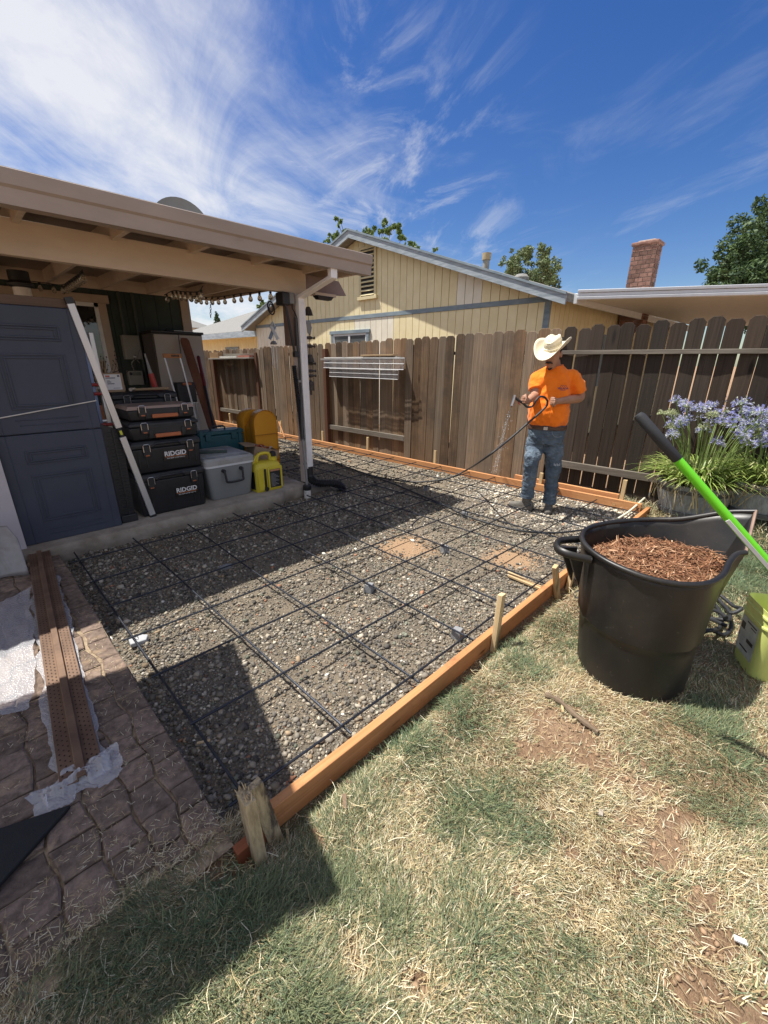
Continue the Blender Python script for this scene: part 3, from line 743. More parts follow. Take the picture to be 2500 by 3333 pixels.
# window
wz0, wz1, wx0, wx1 = 1.13, 2.24, -2.6, .30
wf = MB().box(wx1, wx1 + .10, WY - .03, WY, wz0 - .02, wz1 + .0).box(wx0 - .1, wx0, WY - .03, WY, wz0, wz1).box(wx0 - .1, wx1 + .14, WY - .05, WY, wz1, wz1 + .105).box(wx0 - .1, wx1 + .14, WY - .05, WY, wz0 - .10, wz0).build('window', m_trim, house, bevel=.004)
MB().box(wx1 - .05, wx1, WY - .02, WY - .002, wz0, wz1).box(wx0, wx1, WY - .02, WY - .002, wz1 - .05, wz1).box(wx0, wx1, WY - .02, WY - .002, wz0, wz0 + .05).box(-.62, -.57, WY - .02, WY - .002, wz0 + .05, wz1 - .05).build('frame', m_vinyl, wf)
m_hglass, nt, b = _mat('house_window_glass'); b.inputs['Base Color'].default_value = (.012, .014, .016, 1); b.inputs['Roughness'].default_value = .03; b.inputs['Specular IOR Level'].default_value = .9
MB().box(wx0, -.62, WY - .010, WY - .004, wz0 + .05, wz1 - .05).build('pane', m_hglass, wf)
MB().box(-.57, wx1 - .05, WY - .010, WY - .004, wz0 + .05, wz1 - .05).build('pane', m_hglass, wf)
# low roof over the house
MB().prism([(WY - .1, 2.62), (9.4, 3.35), (9.4, 3.45), (WY - .1, 2.70)], (-5.5, 0, 0), (0, 1, 0), (0, 0, 1), (7.1, 0, 0)).build('roof', m_shing, house)
MB().prism([(9.4, 3.35), (15, 2.4), (15, 2.5), (9.4, 3.45)], (-5.5, 0, 0), (0, 1, 0), (0, 0, 1), (7.1, 0, 0)).build('roof', m_shing, house)

porch = thing('porch_roof', (1.4, 3.05, .06), 'tan timber porch roof with taupe gutter and brown post over the tool stacks', 'porch roof')
PB = 2.392
def rb(Y): return PB + .008*(Y - 2.75)
# main beam, with a slanted end past the post
MB().prism([(-5.2, 2.19), (1.60, 2.19), (1.60, 2.425), (-5.2, 2.425)], (0, 2.99, 0), (1, 0, 0), (0, 0, 1), (0, .085, 0)).build('beam', m_tan, porch, bevel=.004)
MB().prism([(1.603, 2.235), (2.06, 2.235), (2.20, 2.245), (2.09, 2.385), (1.603, 2.40)], (0, 3.02, 0), (1, 0, 0), (0, 0, 1), (0, .05, 0)).build('beam_end', M('plum_brown_beam_end', (.235, .175, .165), .7, .1, 6), porch, bevel=.003)  # end piece coloured plum brown, darker than the tan beam
xr = 1.985
while xr > -5.0:
    MB().prism([(2.56, rb(2.56)), (WY - .06, rb(WY)), (WY - .06, rb(WY) + .145), (2.56, rb(2.56) + .145)], (xr - .02, 0, 0), (0, 1, 0), (0, 0, 1), (.04, 0, 0)).build('rafter', m_tan, porch, bevel=.002)
    xr -= .608 if xr < 1.9 else .405
MB().box(-5.2, 2.0, WY - .06, WY - .02, rb(WY) - .002, rb(WY) + .15).build('ledger', m_tan, porch)
MB().prism([(2.53, rb(2.53) + .147), (WY, rb(WY) + .147), (WY, rb(WY) + .172), (2.53, rb(2.53) + .172)], (-5.2, 0, 0), (1e-9, 1, 0), (0, 0, 1), (7.24, 0, 0)).build('deck', m_deck, porch)
MB().prism([(2.46, rb(2.46) + .176), (WY + .2, rb(WY) + .178), (WY + .2, rb(WY) + .190), (2.46, rb(2.46) + .188)], (-5.2, 0, 0), (1e-9, 1, 0), (0, 0, 1), (7.25, 0, 0)).build('roofing', M('roll_roofing', (.30, .29, .275), .9, .15, 20), porch)
MB().box(-5.2, 2.04, 2.525, 2.56, PB - .01, PB + .15).build('fascia', m_taupe, porch)
# K-style gutter: stepped front, open top, closed end
g = [(2.523, 2.372), (2.425, 2.372), (2.418, 2.46), (2.402, 2.475), (2.395, 2.555), (2.405, 2.560), (2.412, 2.478), (2.430, 2.468), (2.435, 2.384), (2.523, 2.384)]
gu = MB().prism(g, (-5.2, 0, 0), (0, 1, 0), (0, 0, 1), (7.25, 0, 0)).build('gutter', m_taupe, porch)
MB().prism([(2.523, 2.374), (2.426, 2.374), (2.419, 2.46), (2.403, 2.476), (2.396, 2.553), (2.523, 2.553)], (2.046, 0, 0), (0, 1, 0), (0, 0, 1), (.008, 0, 0)).build('end_cap', M('gutter_end_cap', (.10, .085, .078), .6, .1), gu)
bx('post', M('pinkish_white_paint', (.60, .52, .48), .6, .08, 6, dirt=(.42, .34, .29), dsc=4, damt=(.6, .85)), porch, 1.445, 1.530, 2.992, 3.085, .062, 2.19, .004)
bx('post_bracket', m_brownpost, porch, 1.345, 1.438, 3.00, 3.09, 1.66, 2.19, .004)
m_white = M('white_gutter_paint', (.82, .81, .80), .45, .05, 6, dirt=(.52, .48, .43), dsc=4, damt=(.62, .9))
dsx, dsy = 1.487, 2.955
ds = MB().box(dsx - .043, dsx + .043, dsy - .032, dsy + .032, .25, 2.10).build('downspout', m_white, porch, bevel=.006)
for xx in (-.02, .0, .02): MB().box(dsx + xx - .004, dsx + xx + .004, dsy - .036, dsy - .032, .26, 2.09).build('flute', m_white, ds)
el = MB()
dd = [V(dsx, dsy, 2.09), V(dsx, dsy, 2.15), V(1.56, 2.47, 2.30), V(1.56, 2.47, 2.38)]
rings = []
for p, up_ in zip(dd, ((0, 0, 1), (0, -.35, .9), (0, -.35, .9), (0, 0, 1))):
    t = unit(up_); sx = V(1, 0, 0); sy = np.cross(t, sx)
    rings.append([p + a_*.041*sx + b_*.030*sy for a_, b_ in ((-1, -1), (1, -1), (1, 1), (-1, 1))])
el.loft(rings).build('elbow', m_white, ds, bevel=.004)
m_blackpl = M('black_plastic', (.018, .018, .020), .5, .2, 8)
bl = MB()
path_ = [V(1.49, 2.955, .27), V(1.49, 2.955, .16), V(1.52, 2.94, .085), V(1.60, 2.90, .045), V(1.70, 2.85, .035), V(1.80, 2.79, .02), V(1.84, 2.76, -.03), V(1.85, 2.745, -.07)]
def smooth_path(P, n):
    P = [V(p) for p in P]; out = []
    Q = [2*P[0] - P[1]] + P + [2*P[-1] - P[-2]]
    for i in range(1, len(Q) - 2):
        for k_ in range(n):
            t = k_/n; a_, b_, c_, d_ = Q[i-1], Q[i], Q[i+1], Q[i+2]
            out.append(.5*((2*b_) + (-a_ + c_)*t + (2*a_ - 5*b_ + 4*c_ - d_)*t*t + (-a_ + 3*b_ - 3*c_ + d_)*t**3))
    out.append(P[-1]); return out
pp = smooth_path(path_, 8)
MB().tube(pp, [.048 if i < 9 else .047 + .006*(1 if i % 2 else -1) for i in range(len(pp))], 16).build('drain_hose', m_blackpl, porch, smooth=30)
# floodlight under the beam end
fl_ = MB().box(1.72, 2.02, 2.99, 3.09, 2.205, 2.234).build('floodlight', m_tan, porch)
MB().loft([[(1.74, 2.98, 2.204), (1.98, 2.98, 2.204), (1.98, 3.08, 2.204), (1.74, 3.08, 2.204)], [(1.77, 2.99, 2.165), (1.95, 2.99, 2.165), (1.95, 3.06, 2.165), (1.77, 3.06, 2.165)]]).build('lens', m_blackpl, fl_, bevel=.006)

# satellite dish on the roof
m_dish = M('grey_dish', (.20, .205, .20), .6, .08)
dp = on_y(388, 458, 6.75)
dish = thing('satellite_dish', (dp[0], 6.75, 2.8), 'dark grey satellite dish poking above the porch gutter', 'satellite dish')
ax = unit((-.22, -.93, .26)); rr = [(0, 0), (.16, .012), (.30, .042), (.43, .10)]
c_ = V(dp[0], 6.75, dp[2] - .24)
MB().lathe([(r, z) for r, z in rr] + [(.435, .105), (.43, .09), (.30, .028), (.16, -.002), (0, -.012)], c_, 36, axis=ax).build('reflector', m_dish, dish, smooth=50)
MB().tube([c_ - ax*.01, c_ - ax*.12, (c_[0], 6.85, 2.72)], .02, 8).build('mast', m_dish, dish)
MB().tube([c_ + V(0, 0, -.3), c_ + ax*.35 + V(0, 0, -.12)], .012, 6).build('feed_arm', m_dish, dish)

# ---------------------------------------------------------------- fittings on the house wall
m_box = M('grey_enamel', (.235, .225, .195), .55, .1, 5)
ep = thing('electrical_panel', (.62, 6.13, 1.67), 'beige metal electrical panel on the green wall beside the cabinet', 'electrical panel')
bx('case', m_box, ep, .505, .735, 6.08, 6.198, 1.50, 1.835, .006)
bx('door', m_box, ep, .52, .72, 6.068, 6.079, 1.515, 1.82, .003)
MB().box(.60, .64, 6.060, 6.068, 1.53, 1.55).build('latch', M('steel', (.4, .4, .4), .35, .1, metal=.8), ep)
m_cond = M('painted_conduit', (.035, .047, .04), .6, .15)
for x in (.575, .755):
    cd_ = tag(MB().tube([(x, 6.165, 1.84 if x < .6 else 1.15), (x, 6.165, 2.42)], .022, 10).build('conduit', m_cond, smooth=40), 'dark conduit running up the wall ' + ('above the electrical panel' if x < .6 else 'to the right of the electrical panel'), 'conduit')
sc_ = thing('sprinkler_controller', (.60, 6.15, 1.22), 'grey sprinkler controller box low on the green wall behind the carton', 'controller')
bx('case', m_box, sc_, .50, .70, 6.10, 6.198, 1.13, 1.34, .01)
bx('display', M('lcd', (.10, .11, .09), .2, .1), sc_, .56, .67, 6.094, 6.099, 1.27, 1.32)
MB().lathe([(0, .0), (.022, .0), (.02, .012), (0, .014)], (.535, 6.099, 1.295), 14, axis=(0, -1, 0)).build('dial', m_blackpl, sc_)
MB().tube(smooth_path([(.60, 6.15, 1.34), (.58, 6.13, 1.44), (.64, 6.12, 1.50), (.70, 6.16, 1.45)], 5), .008, 6).build('cable', m_box, sc_)
# vent pipe by the window head
vpip = thing('vent_pipe', (-.55, 5.6, 2.0), 'short white vent pipe with a black collar above the leaning door', 'vent pipe')
MB().lathe([(.085, 2.13), (.085, 2.27)], (-.60, 5.45, 0), 18, cap=(True, True)).build('pipe', m_white, vpip, smooth=40)
MB().lathe([(.086, 2.26), (.125, 2.275), (.13, 2.30), (.10, 2.33), (.10, 2.43)], (-.60, 5.45, 0), 18).build('collar', m_blackpl, vpip, smooth=40)

# ---------------------------------------------------------------- string lights
m_wire = M('black_wire', (.012, .012, .012), .6, .1)
m_bulb, nt, b = _mat('clear_bulb'); b.inputs['Base Color'].default_value = (.62, .58, .50, 1); b.inputs['Roughness'].default_value = .06; b.inputs['Transmission Weight'].default_value = .8; b.inputs['IOR'].default_value = 1.3
def string_lights(pts, n, label):
    t = thing('string_lights', pts[0], label, 'string lights')
    P = smooth_path(pts, 8); MB().tube(P, .005, 5).build('cord', m_wire, t)
    cum = np.cumsum([0] + [np.linalg.norm(P[i+1] - P[i]) for i in range(len(P)-1)])
    for k_ in range(n):
        s_ = cum[-1]*(k_ + .5)/n; i = min(np.searchsorted(cum, s_), len(P)-1); p = P[i]
        sk = MB().lathe([(.0, .0), (.013, -.002), (.015, -.03), (.0, -.032)], p, 8).build('socket', m_wire, t)
        MB().lathe([(.010, -.030), (.014, -.040), (.026, -.065), (.024, -.085), (.012, -.098), (0, -.101)], p, 12).build('bulb', m_bulb, sk, smooth=60)
string_lights([on_y(178, 583, 3.6), on_y(170, 592, 4.1), on_y(150, 606, 4.8), on_y(133, 615, 5.3), on_y(90, 610, 5.6), on_y(40, 604, 5.8)], 13, 'string of clear bulbs under the rafters in front of the window')
string_lights([on_y(438, 618, 3.2), on_y(428, 630, 3.5), on_y(400, 630, 4.0), on_y(375, 628, 4.6), on_y(355, 637, 5.0)], 8, 'string of clear bulbs looping above the cabinet')
string_lights([on_y(415, 640, 5.9), on_y(445, 642, 5.2), on_y(480, 640, 4.6), on_y(520, 634, 4.0), on_y(560, 630, 3.5), on_y(598, 624, 3.15)], 11, 'string of clear bulbs against the sky beside the post')
chn = thing('hanging_chain', on_y(455, 650, 4.9), 'short steel chain hanging against the sky under the bulbs', 'chain')
for k_ in range(7):
    p = on_y(455, 650 + 5.5*k_, 4.9); q = [p + V((.010*math.cos(a_) if k_ % 2 else 0), (0 if k_ % 2 else .010*math.cos(a_)), .021*math.sin(a_)) for a_ in np.linspace(0, 6.283, 9)]
    MB().tube(q, .0035, 5, cap=False).build('link', m_wire, chn)

# ---------------------------------------------------------------- on and around the post
m_steelg = M('grey_switch_box', (.22, .22, .215), .5, .1)
mo = thing('motor_box', (1.33, 2.97, 2.13), 'black motor housing with grey switch box at the top of the post', 'motor')
bx('housing', m_blackpl, mo, 1.255, 1.345, 2.93, 3.08, 2.06, 2.185, .012)
bx('switch_box', m_steelg, mo, 1.352, 1.415, 2.955, 2.998, 2.08, 2.188, .004)
MB().tube(smooth_path([(1.385, 2.96, 2.08), (1.38, 2.95, 2.03), (1.41, 2.96, 2.0), (1.44, 2.97, 1.95)], 5), .006, 6).build('cable', m_wire, mo)
MB().tube([(1.30, 2.96, 2.07), (1.385, 2.965, 1.58)], .014, 8).build('torque_rod', m_blackpl, mo, smooth=40)
MB().box(1.375, 1.43, 2.94, 2.998, 1.54, 1.60).build('rod_clip', m_blackpl, mo, bevel=.004)
co = MB()
P = [V(1.37 + (1.43-1.37)*t, 2.975, 1.45 + (.60 - 1.45)*t) for t in np.linspace(0, 1, 86)]
tag(co.tube(P, [.024 + .005*(1 if i % 2 else -1) for i in range(86)], 12).build('corrugated_pipe', m_blackpl, smooth=30), 'thin black corrugated pipe standing along the post', 'pipe')
cdt = thing('post_conduit', (1.42, 2.95, .0), 'grey electrical conduit running down the post into a white pipe stub', 'conduit')
m_cgrey = M('grey_conduit', (.21, .205, .20), .55, .1)
MB().tube(smooth_path([(1.43, 2.97, 1.95), (1.425, 2.96, 1.7), (1.44, 2.96, 1.25), (1.40, 2.93, .75), (1.40, 2.93, .62)], 8), .017, 8).build('flex_section', M('dark_flex', (.045, .045, .048), .5, .1), cdt, smooth=40)
MB().tube(smooth_path([(1.40, 2.93, .62), (1.395, 2.90, .4), (1.37, 2.85, .2), (1.362, 2.835, .06)], 8), .015, 8).build('pipe', m_cgrey, cdt, smooth=40)
for z in (1.28, .33): MB().lathe([(.022, -.012), (.022, .012)], (1.42 if z > 1 else 1.385, 2.955 if z > 1 else 2.885, z), 10, cap=(True, True)).build('clip', m_steelg, cdt)
MB().lathe([(.046, .02), (.050, .025), (.050, .075), (.040, .085), (.02, .085)], (1.36, 2.832, 0), 18, cap=(True, True)).build('rubber_coupling', m_blackpl, cdt, smooth=40)
MB().lathe([(.042, -.12), (.042, .025)], (1.36, 2.832, 0), 18, cap=(True, False)).build('white_stub', M('dirty_pvc', (.68, .67, .63), .5, .1, 8, dirt=(.3, .25, .19), dsc=14), cdt, smooth=40)
# bell chime
m_bronze = M('dark_bronze', (.060, .046, .034), .6, .35, 20, metal=.3)
bc_ = thing('bell_chime', (1.615, 2.99, 2.2), 'string of small dark bronze bells and fish hanging beside the downspout', 'wind chime')
MB().tube([(1.615, 2.99, 2.24), (1.60, 2.99, 1.28)], .003, 5).build('cord', m_wire, bc_)
for z, kind_ in ((2.02, 0), (1.86, 1), (1.75, 2), (1.66, 2), (1.52, 0), (1.47, 2), (1.39, 2), (1.335, 2)):
    xb = 1.612 - (2.2 - z)*.012
    if kind_ == 0: MB().lathe([(0, .055), (.02, .05), (.035, .02), (.048, -.03), (.055, -.035), (.045, -.032)], (xb, 2.985, z), 14).build('bell', m_bronze, bc_, smooth=40)
    elif kind_ == 1: MB().prism([(-.03, .06), (.02, .07), (.04, 0), (.015, -.09), (-.02, -.05)], (xb, 2.985, z), (1, 0, 0), (0, 0, 1), (0, .008, 0)).build('plate', m_steelg, bc_)
    else:
        MB().loft([[(xb + dx, 2.985 + r*math.cos(a_), z + r*math.sin(a_)) for a_ in np.linspace(0, 5.24, 6)] for dx, r in ((-.055, .004), (-.03, .018), (.01, .022), (.04, .010), (.05, .006), (.07, .018))]).build('fish', m_bronze, bc_, smooth=50)
MB().lathe([(0, .05), (.012, .05), (.014, .035), (.036, .03), (.042, .02), (.042, -.07), (.0, -.07)], (1.595, 2.985, 1.24), 16).build('bell', m_bronze, bc_, smooth=40)
MB().tube([(1.595, 2.985, 1.18), (1.595, 2.985, 1.12)], .012, 6).build('clapper', m_bronze, bc_)
# ribbon chime under the roof edge
rcx, rcy = 2.02, 4.45
rc = thing('ribbon_chime', (rcx, rcy, 2.4), 'blue and white ribbon chime with silver tubes hanging left of the post', 'wind chime')
MB().tube([(rcx, rcy, 2.42), (rcx, rcy, 1.75)], .002, 4).build('cord', m_wire, rc)
zc = on_y(584, 665, rcy)[2]
MB().tube([(rcx + .05*math.cos(a_), rcy + .02*math.sin(a_), zc + .085*math.sin(a_)) for a_ in np.linspace(0, 6.283, 21)], .010, 6, cap=False).build('ring', m_blackpl, rc)
MB().tube([(rcx + .03*math.cos(a_), rcy, zc + .05*math.sin(a_)) for a_ in np.linspace(0, 6.283, 17)], .008, 6, cap=False).build('inner_ring', m_bronze, rc)
zr = on_y(590, 715, rcy)[2]
m_rb = M('blue_grey_ribbon', (.20, .27, .36), .5, .1); m_rw = M('white_ribbon', (.55, .58, .60), .5, .1)
MB().beam((rcx - .06, rcy, zr - .11), (rcx + .04, rcy, zr + .07), .012, .045, up=(1, 0, .4)).build('ribbon', m_rb, rc)
MB().beam((rcx + .07, rcy - .013, zr - .11), (rcx - .035, rcy - .013, zr + .07), .010, .045, up=(1, 0, -.4)).build('ribbon', m_rw, rc)
MB().tube([(rcx - .03, rcy - .006, zr + .065), (rcx, rcy - .006, zr + .11), (rcx + .035, rcy - .006, zr + .065)], .02, 8).build('ribbon_loop', m_rw, rc)
zt_ = on_y(591, 742, rcy)[2]
MB().lathe([(0, .04), (.03, .03), (.05, 0), (.045, -.012)], (rcx, rcy, zt_), 14).build('dome', m_steelg, rc, smooth=40)
for k_ in range(5):
    a_ = k_*1.2566; MB().tube([(rcx + .035*math.cos(a_), rcy + .035*math.sin(a_), zt_ - .03), (rcx + .035*math.cos(a_), rcy + .035*math.sin(a_), zt_ - .24 - .03*k_)], .007, 6).build('tube', M('chime_tube', (.55, .56, .57), .3, .1, metal=.7) if k_ == 0 else bpy.data.materials['chime_tube'], rc)

# ================================================================== THINGS STANDING ON THE SLAB
SL = .063
m_blk = M('black_tool_plastic', (.016, .017, .020), .48, .25, 10, bump=.15, bsc=200, dirt=(.06, .055, .05), dsc=7, damt=(.6, .85))
m_orange = M('burnt_orange_plastic', (.42, .125, .045), .5, .1)
m_wht = M('white_print', (.72, .72, .72), .5, .02)
m_orp = M('orange_print', (.62, .20, .05), .5, .02)
m_steel = M('bright_steel', (.55, .55, .56), .28, .1, metal=.9)
m_clear, nt, b = _mat('smoky_clear_lid'); b.inputs['Base Color'].default_value = (.36, .27, .23, 1); b.inputs['Roughness'].default_value = .25; b.inputs['Alpha'].default_value = 1
def latch(t, x, y, z, h=.085, tabs=m_orange):
    l = MB().box(x - .034, x + .034, y - .014, y, z - h, z).build('latch', m_blk, t, bevel=.005)
    MB().tube([(x - .028, y - .018, z - h*.55), (x - .028, y - .018, z + .006), (x - .018, y - .018, z + .016), (x + .018, y - .018, z + .016), (x + .028, y - .018, z + .006), (x + .028, y - .018, z - h*.55)], .0032, 6).build('bail', m_steel, l)
    MB().box(x - .016, x + .016, y - .018, y - .0142, z - h + .008, z - h + .018).build('tab', tabs, l)
def toolbox(label, x0, x1, y0, d, z0, z1, logo=None, lidh=.07, handle=False, clear=False):
    t = thing('toolbox', ((x0+x1)/2, y0 + d/2, z0), label, 'toolbox', 'black stacking toolboxes on the slab')
    zl = z1 - lidh
    # body tapers slightly towards the foot
    MB().loft([[(x0 + .022, y0 + .018, z0), (x1 - .022, y0 + .018, z0), (x1 - .022, y0 + d - .01, z0), (x0 + .022, y0 + d - .01, z0)], [(x0 + .008, y0 + .006, z0 + .02), (x1 - .008, y0 + .006, z0 + .02), (x1 - .008, y0 + d, z0 + .02), (x0 + .008, y0 + d, z0 + .02)],
               [(x0, y0, zl), (x1, y0, zl), (x1, y0 + d, zl), (x0, y0 + d, zl)]]).build('body', m_blk, t, bevel=.012)
    MB().loft([[(x0 - .008, y0 - .010, zl + .003), (x1 + .008, y0 - .010, zl + .003), (x1 + .008, y0 + d + .008, zl + .003), (x0 - .008, y0 + d + .008, zl + .003)], [(x0 - .008, y0 - .010, z1 - .028), (x1 + .008, y0 - .010, z1 - .028), (x1 + .008, y0 + d + .008, z1 - .028), (x0 - .008, y0 + d + .008, z1 - .028)],
               [(x0 + .012, y0 + .012, z1 - .002), (x1 - .012, y0 + .012, z1 - .002), (x1 - .012, y0 + d - .012, z1 - .002), (x0 + .012, y0 + d - .012, z1 - .002)]]).build('lid', m_clear if clear else m_blk, t, bevel=.008)
    for s_ in (.20, .84): latch(t, x0 + (x1 - x0)*s_, y0 - .004, zl + .025, .10 if not handle else .085)
    for k_ in range(9):
        xx = x0 + .05 + k_*(x1 - x0 - .1)/8
        if not handle and abs(k_ - 4) > 2: MB().box(xx - .004, xx + .004, y0 - .004, y0 + .01, z0 + .06, zl - .03).build('rib', m_blk, t)
    if handle:
        xc = x0 + (x1 - x0)*.52
        MB().box(xc - .17, xc + .17, y0 - .012, y0 + .012, z0 + .018, zl + .012).build('handle_recess', m_blk, t, bevel=.006)
        hd = MB().box(xc - .115, xc + .115, y0 - .034, y0 - .014, z0 + .022, z0 + .058).build('handle', m_orange, t, bevel=.006)
        for s_ in (-.145, .145): MB().box(xc + s_ - .018, xc + s_ + .018, y0 - .024, y0 - .012, z0 + .04, z0 + .10).build('hinge', m_blk, t, bevel=.003)
    else:
        xc = (x0 + x1)/2
        MB().tube([(xc - .13, y0 - .004, zl + .012), (xc - .10, y0 - .02, zl + .04), (xc + .10, y0 - .02, zl + .04), (xc + .13, y0 - .004, zl + .012)], .012, 8).build('handle', m_blk, t, smooth=40)
    if logo:
        lx, lz, w = logo
        pl_ = MB().box(lx - w*.56, lx + w*.56, y0 - .004, y0 + .004, lz - w*.26, lz + w*.24).build('logo_plate', M('logo_plate', (.008, .008, .009), .35, .1) if 'logo_plate' not in bpy.data.materials else bpy.data.materials['logo_plate'], t, bevel=.002)
        text_mesh('lettering', 'RIDGID', m_wht, pl_, (lx, y0 - .0052, lz + w*.055), (1, 0, 0), (0, 0, 1), w*.30, bold=.0016)
        MB().box(lx - w*.49, lx + w*.49, y0 - .0062, y0 - .0042, lz - w*.085, lz - w*.065).build('orange_rule', m_orp, pl_)
        text_mesh('strapline', 'PRO GEAR SYSTEM GEN 2.0', m_wht, pl_, (lx, y0 - .0052, lz - w*.15), (1, 0, 0), (0, 0, 1), w*.068)
    return t
toolbox('large black toolbox at the foot of the stack, its white logo nearest the slab', -.42, .205, 3.00, .40, SL, .475, (.02, .255, .205))
toolbox('black toolbox with white logo standing second from the bottom of the stack', -.405, .215, 3.01, .40, .478, .785, (-.03, .63, .205))
toolbox('black organiser case with orange handle third up the stack', -.385, .225, 3.02, .38, .788, .965, None, .055, True)
toolbox('slim black organiser with smoky clear lid on top of the stack', -.375, .215, 3.02, .38, .968, 1.10, None, .035, True, True)
toolbox('black toolbox behind the stack with a cardboard carton on it', -.34, .26, 3.58, .40, .86, 1.19, (-.01, 1.01, .175))
toolbox('black toolbox behind the stack, carrying another box', -.35, .25, 3.60, .40, SL, .855)

# grey garage-door sections stood on end, with a cord round them
m_door = M('slate_grey_steel', (.040, .050, .078), .55, .14, 4, dirt=(.09, .09, .10), dsc=1.6, damt=(.60, .88))
gd = thing('grey_door', (-.96, 2.97, SL), 'slate grey panelled door standing upright at the slab edge with a cord round it', 'door')
dx0, dx1, dy = -1.305, -.612, 2.935
for z0, z1 in ((SL, .945), (.951, 1.862)):
    sct = MB().box(dx0, dx1, dy, dy + .045, z0, z1).build('section', m_door, gd, bevel=.006)
    zm = z0
    mold = MB()
    def frame_(xa, xb, za, zb, w=.013, p=.008):
        mold.box(xa, xb, dy - p, dy + .001, za, za + w).box(xa, xb, dy - p, dy + .001, zb - w, zb).box(xa, xa + w, dy - p, dy + .001, za + w, zb - w).box(xb - w, xb, dy - p, dy + .001, za + w, zb - w)
    xa, xb = dx0 + .15, dx1 - .14
    hgt = z1 - z0
    frame_(xa, xb, z0 + hgt*.74, z0 + hgt*.86); frame_(xa + .025, xb - .025, z0 + hgt*.76, z0 + hgt*.84)
    frame_(xa, xb, z0 + hgt*.20, z0 + hgt*.64); frame_(xa + .03, xb - .03, z0 + hgt*.225, z0 + hgt*.615)
    mold.box(xa, xb, dy - .004, dy + .001, z0 + .10, z0 + .107).box(xa + .02, xb + .03, dy - .004, dy + .001, z0 + .06, z0 + .067)
    mold.box(dx0 + .06, dx0 + .066, dy - .003, dy + .001, z0, z1).box(dx1 - .066, dx1 - .06, dy - .003, dy + .001, z0, z1)
    mold.build('moulding', m_door, sct, bevel=.003, seg=1)
m_cord = M('white_cord', (.62, .60, .56), .8, .1)
MB().tube([(dx0 - .02, dy - .008, 1.07), (-.95, dy - .009, 1.125), (dx1 + .004, dy - .008, 1.175), (dx1 + .006, dy + .03, 1.18)], .0045, 6).build('cord', m_cord, gd)
m_2x4 = WOOD('dirty_lumber', (.10, .068, .048), (.19, .135, .10), axis='x', rnd=.1)
tag(MB().box(-1.40, -.60, 2.955, 3.04, 1.865, 1.93).build('wood_batten', m_2x4, bevel=.003), 'dark wooden batten lying across the top of the grey door', 'batten')
tag(MB().box(-1.52, -1.335, 2.885, 2.905, SL, 2.0).build('white_board', M('scuffed_white_paint', (.50, .47, .50), .7, .07, 5, dirt=(.12, .08, .07), dsc=11, damt=(.66, .78)), bevel=.002), 'scuffed white painted board standing left of the grey door', 'board')
bpy.data.objects['white_board'].location.x += .03

# steel scoop shovel
m_scoop = M('worn_steel', (.27, .255, .25), .5, .25, 6, metal=.35, dirt=(.15, .11, .085), dsc=5, damt=(.5, .75))
sh = thing('scoop_shovel', (-1.50, 2.55, .0), 'worn steel scoop shovel standing on its blade at the left edge', 'shovel')
def _blade(u, v_):
    w = .15*(1 - .25*max(0, v_ - .7)/.3); x = -1.50 + w*(2*u - 1)*1.0; dish_ = .05*((2*u - 1)**2)
    z = .015 + .34*v_; y = 2.50 + .16*v_ - dish_ + .02
    return (x, y, z - (.03*(2*u - 1)**2 if v_ < .05 else 0))
MB().grid(_blade, 14, 14).build('blade', m_scoop, sh, smooth=60, solid=.004)
MB().tube([(-1.50, 2.64, .33), (-1.56, 2.86, 1.2)], .016, 10).build('shaft', m_2x4, sh)

# black plastic panel with ribs
bp = thing('ribbed_divider', (-.52, 3.02, SL), 'black ribbed plastic divider standing between the grey door and the silver level', 'plastic divider')
MB().prism([(-.60, SL), (-.478, SL), (-.478, .11), (-.455, .90), (-.62, .985), (-.625, .72), (-.60, .66)], (0, 3.00, 0), (1, 0, 0), (0, 0, 1), (0, .03, 0)).build('sheet', m_blk, bp, bevel=.003)
for k_ in range(26):
    z = .14 + k_*.030; MB().box(-.57 - .006*(k_ % 2), -.478, 2.988, 3.001, z, z + .006).build('rib', m_blk, bp)
MB().box(-.53, -.52, 2.987, 3.001, .13, .92).build('spine', m_blk, bp)
bx('foot', m_blk, bp, -.605, -.468, 2.965, 3.035, SL, .135, .008)

# silver spirit level
m_alum = M('silver_aluminium', (.62, .63, .64), .38, .06, 5, stretch=(4, 4, .4), metal=.55, dirt=(.42, .41, .40), dsc=9, damt=(.6, .85))
lv = thing('spirit_level', (-.33, 3.02, SL), 'long silver spirit level leaning between the door and the toolbox stack', 'level')
A_, B_ = V(-.335, 2.985, SL + .012), V(-.645, 2.925, 1.925)
dl = unit(B_ - A_); sd = unit(np.cross(dl, (0, 1, 0)))
def lvbox(t0, t1, w, dep, off, name, mat):
    a_, b_ = A_ + (B_ - A_)*t0, A_ + (B_ - A_)*t1
    MB().beam(a_ + V(0, off, 0), b_ + V(0, off, 0), w, dep, up=(0, 1, 0)).build(name, mat, lv, bevel=.002)
lvbox(0, .42, .050, .030, 0, 'rail', m_alum); lvbox(.465, 1, .050, .030, 0, 'rail', m_alum)
lvbox(.42, .465, .030, .028, 0, 'vial_block', m_blackpl); lvbox(.432, .452, .020, .034, 0, 'vial', M('yellow_vial', (.55, .60, .05), .15, .1))
lvbox(.985, 1.01, .056, .034, 0, 'end_cap', m_blackpl); lvbox(-.006, .006, .056, .034, 0, 'end_cap', m_blackpl)

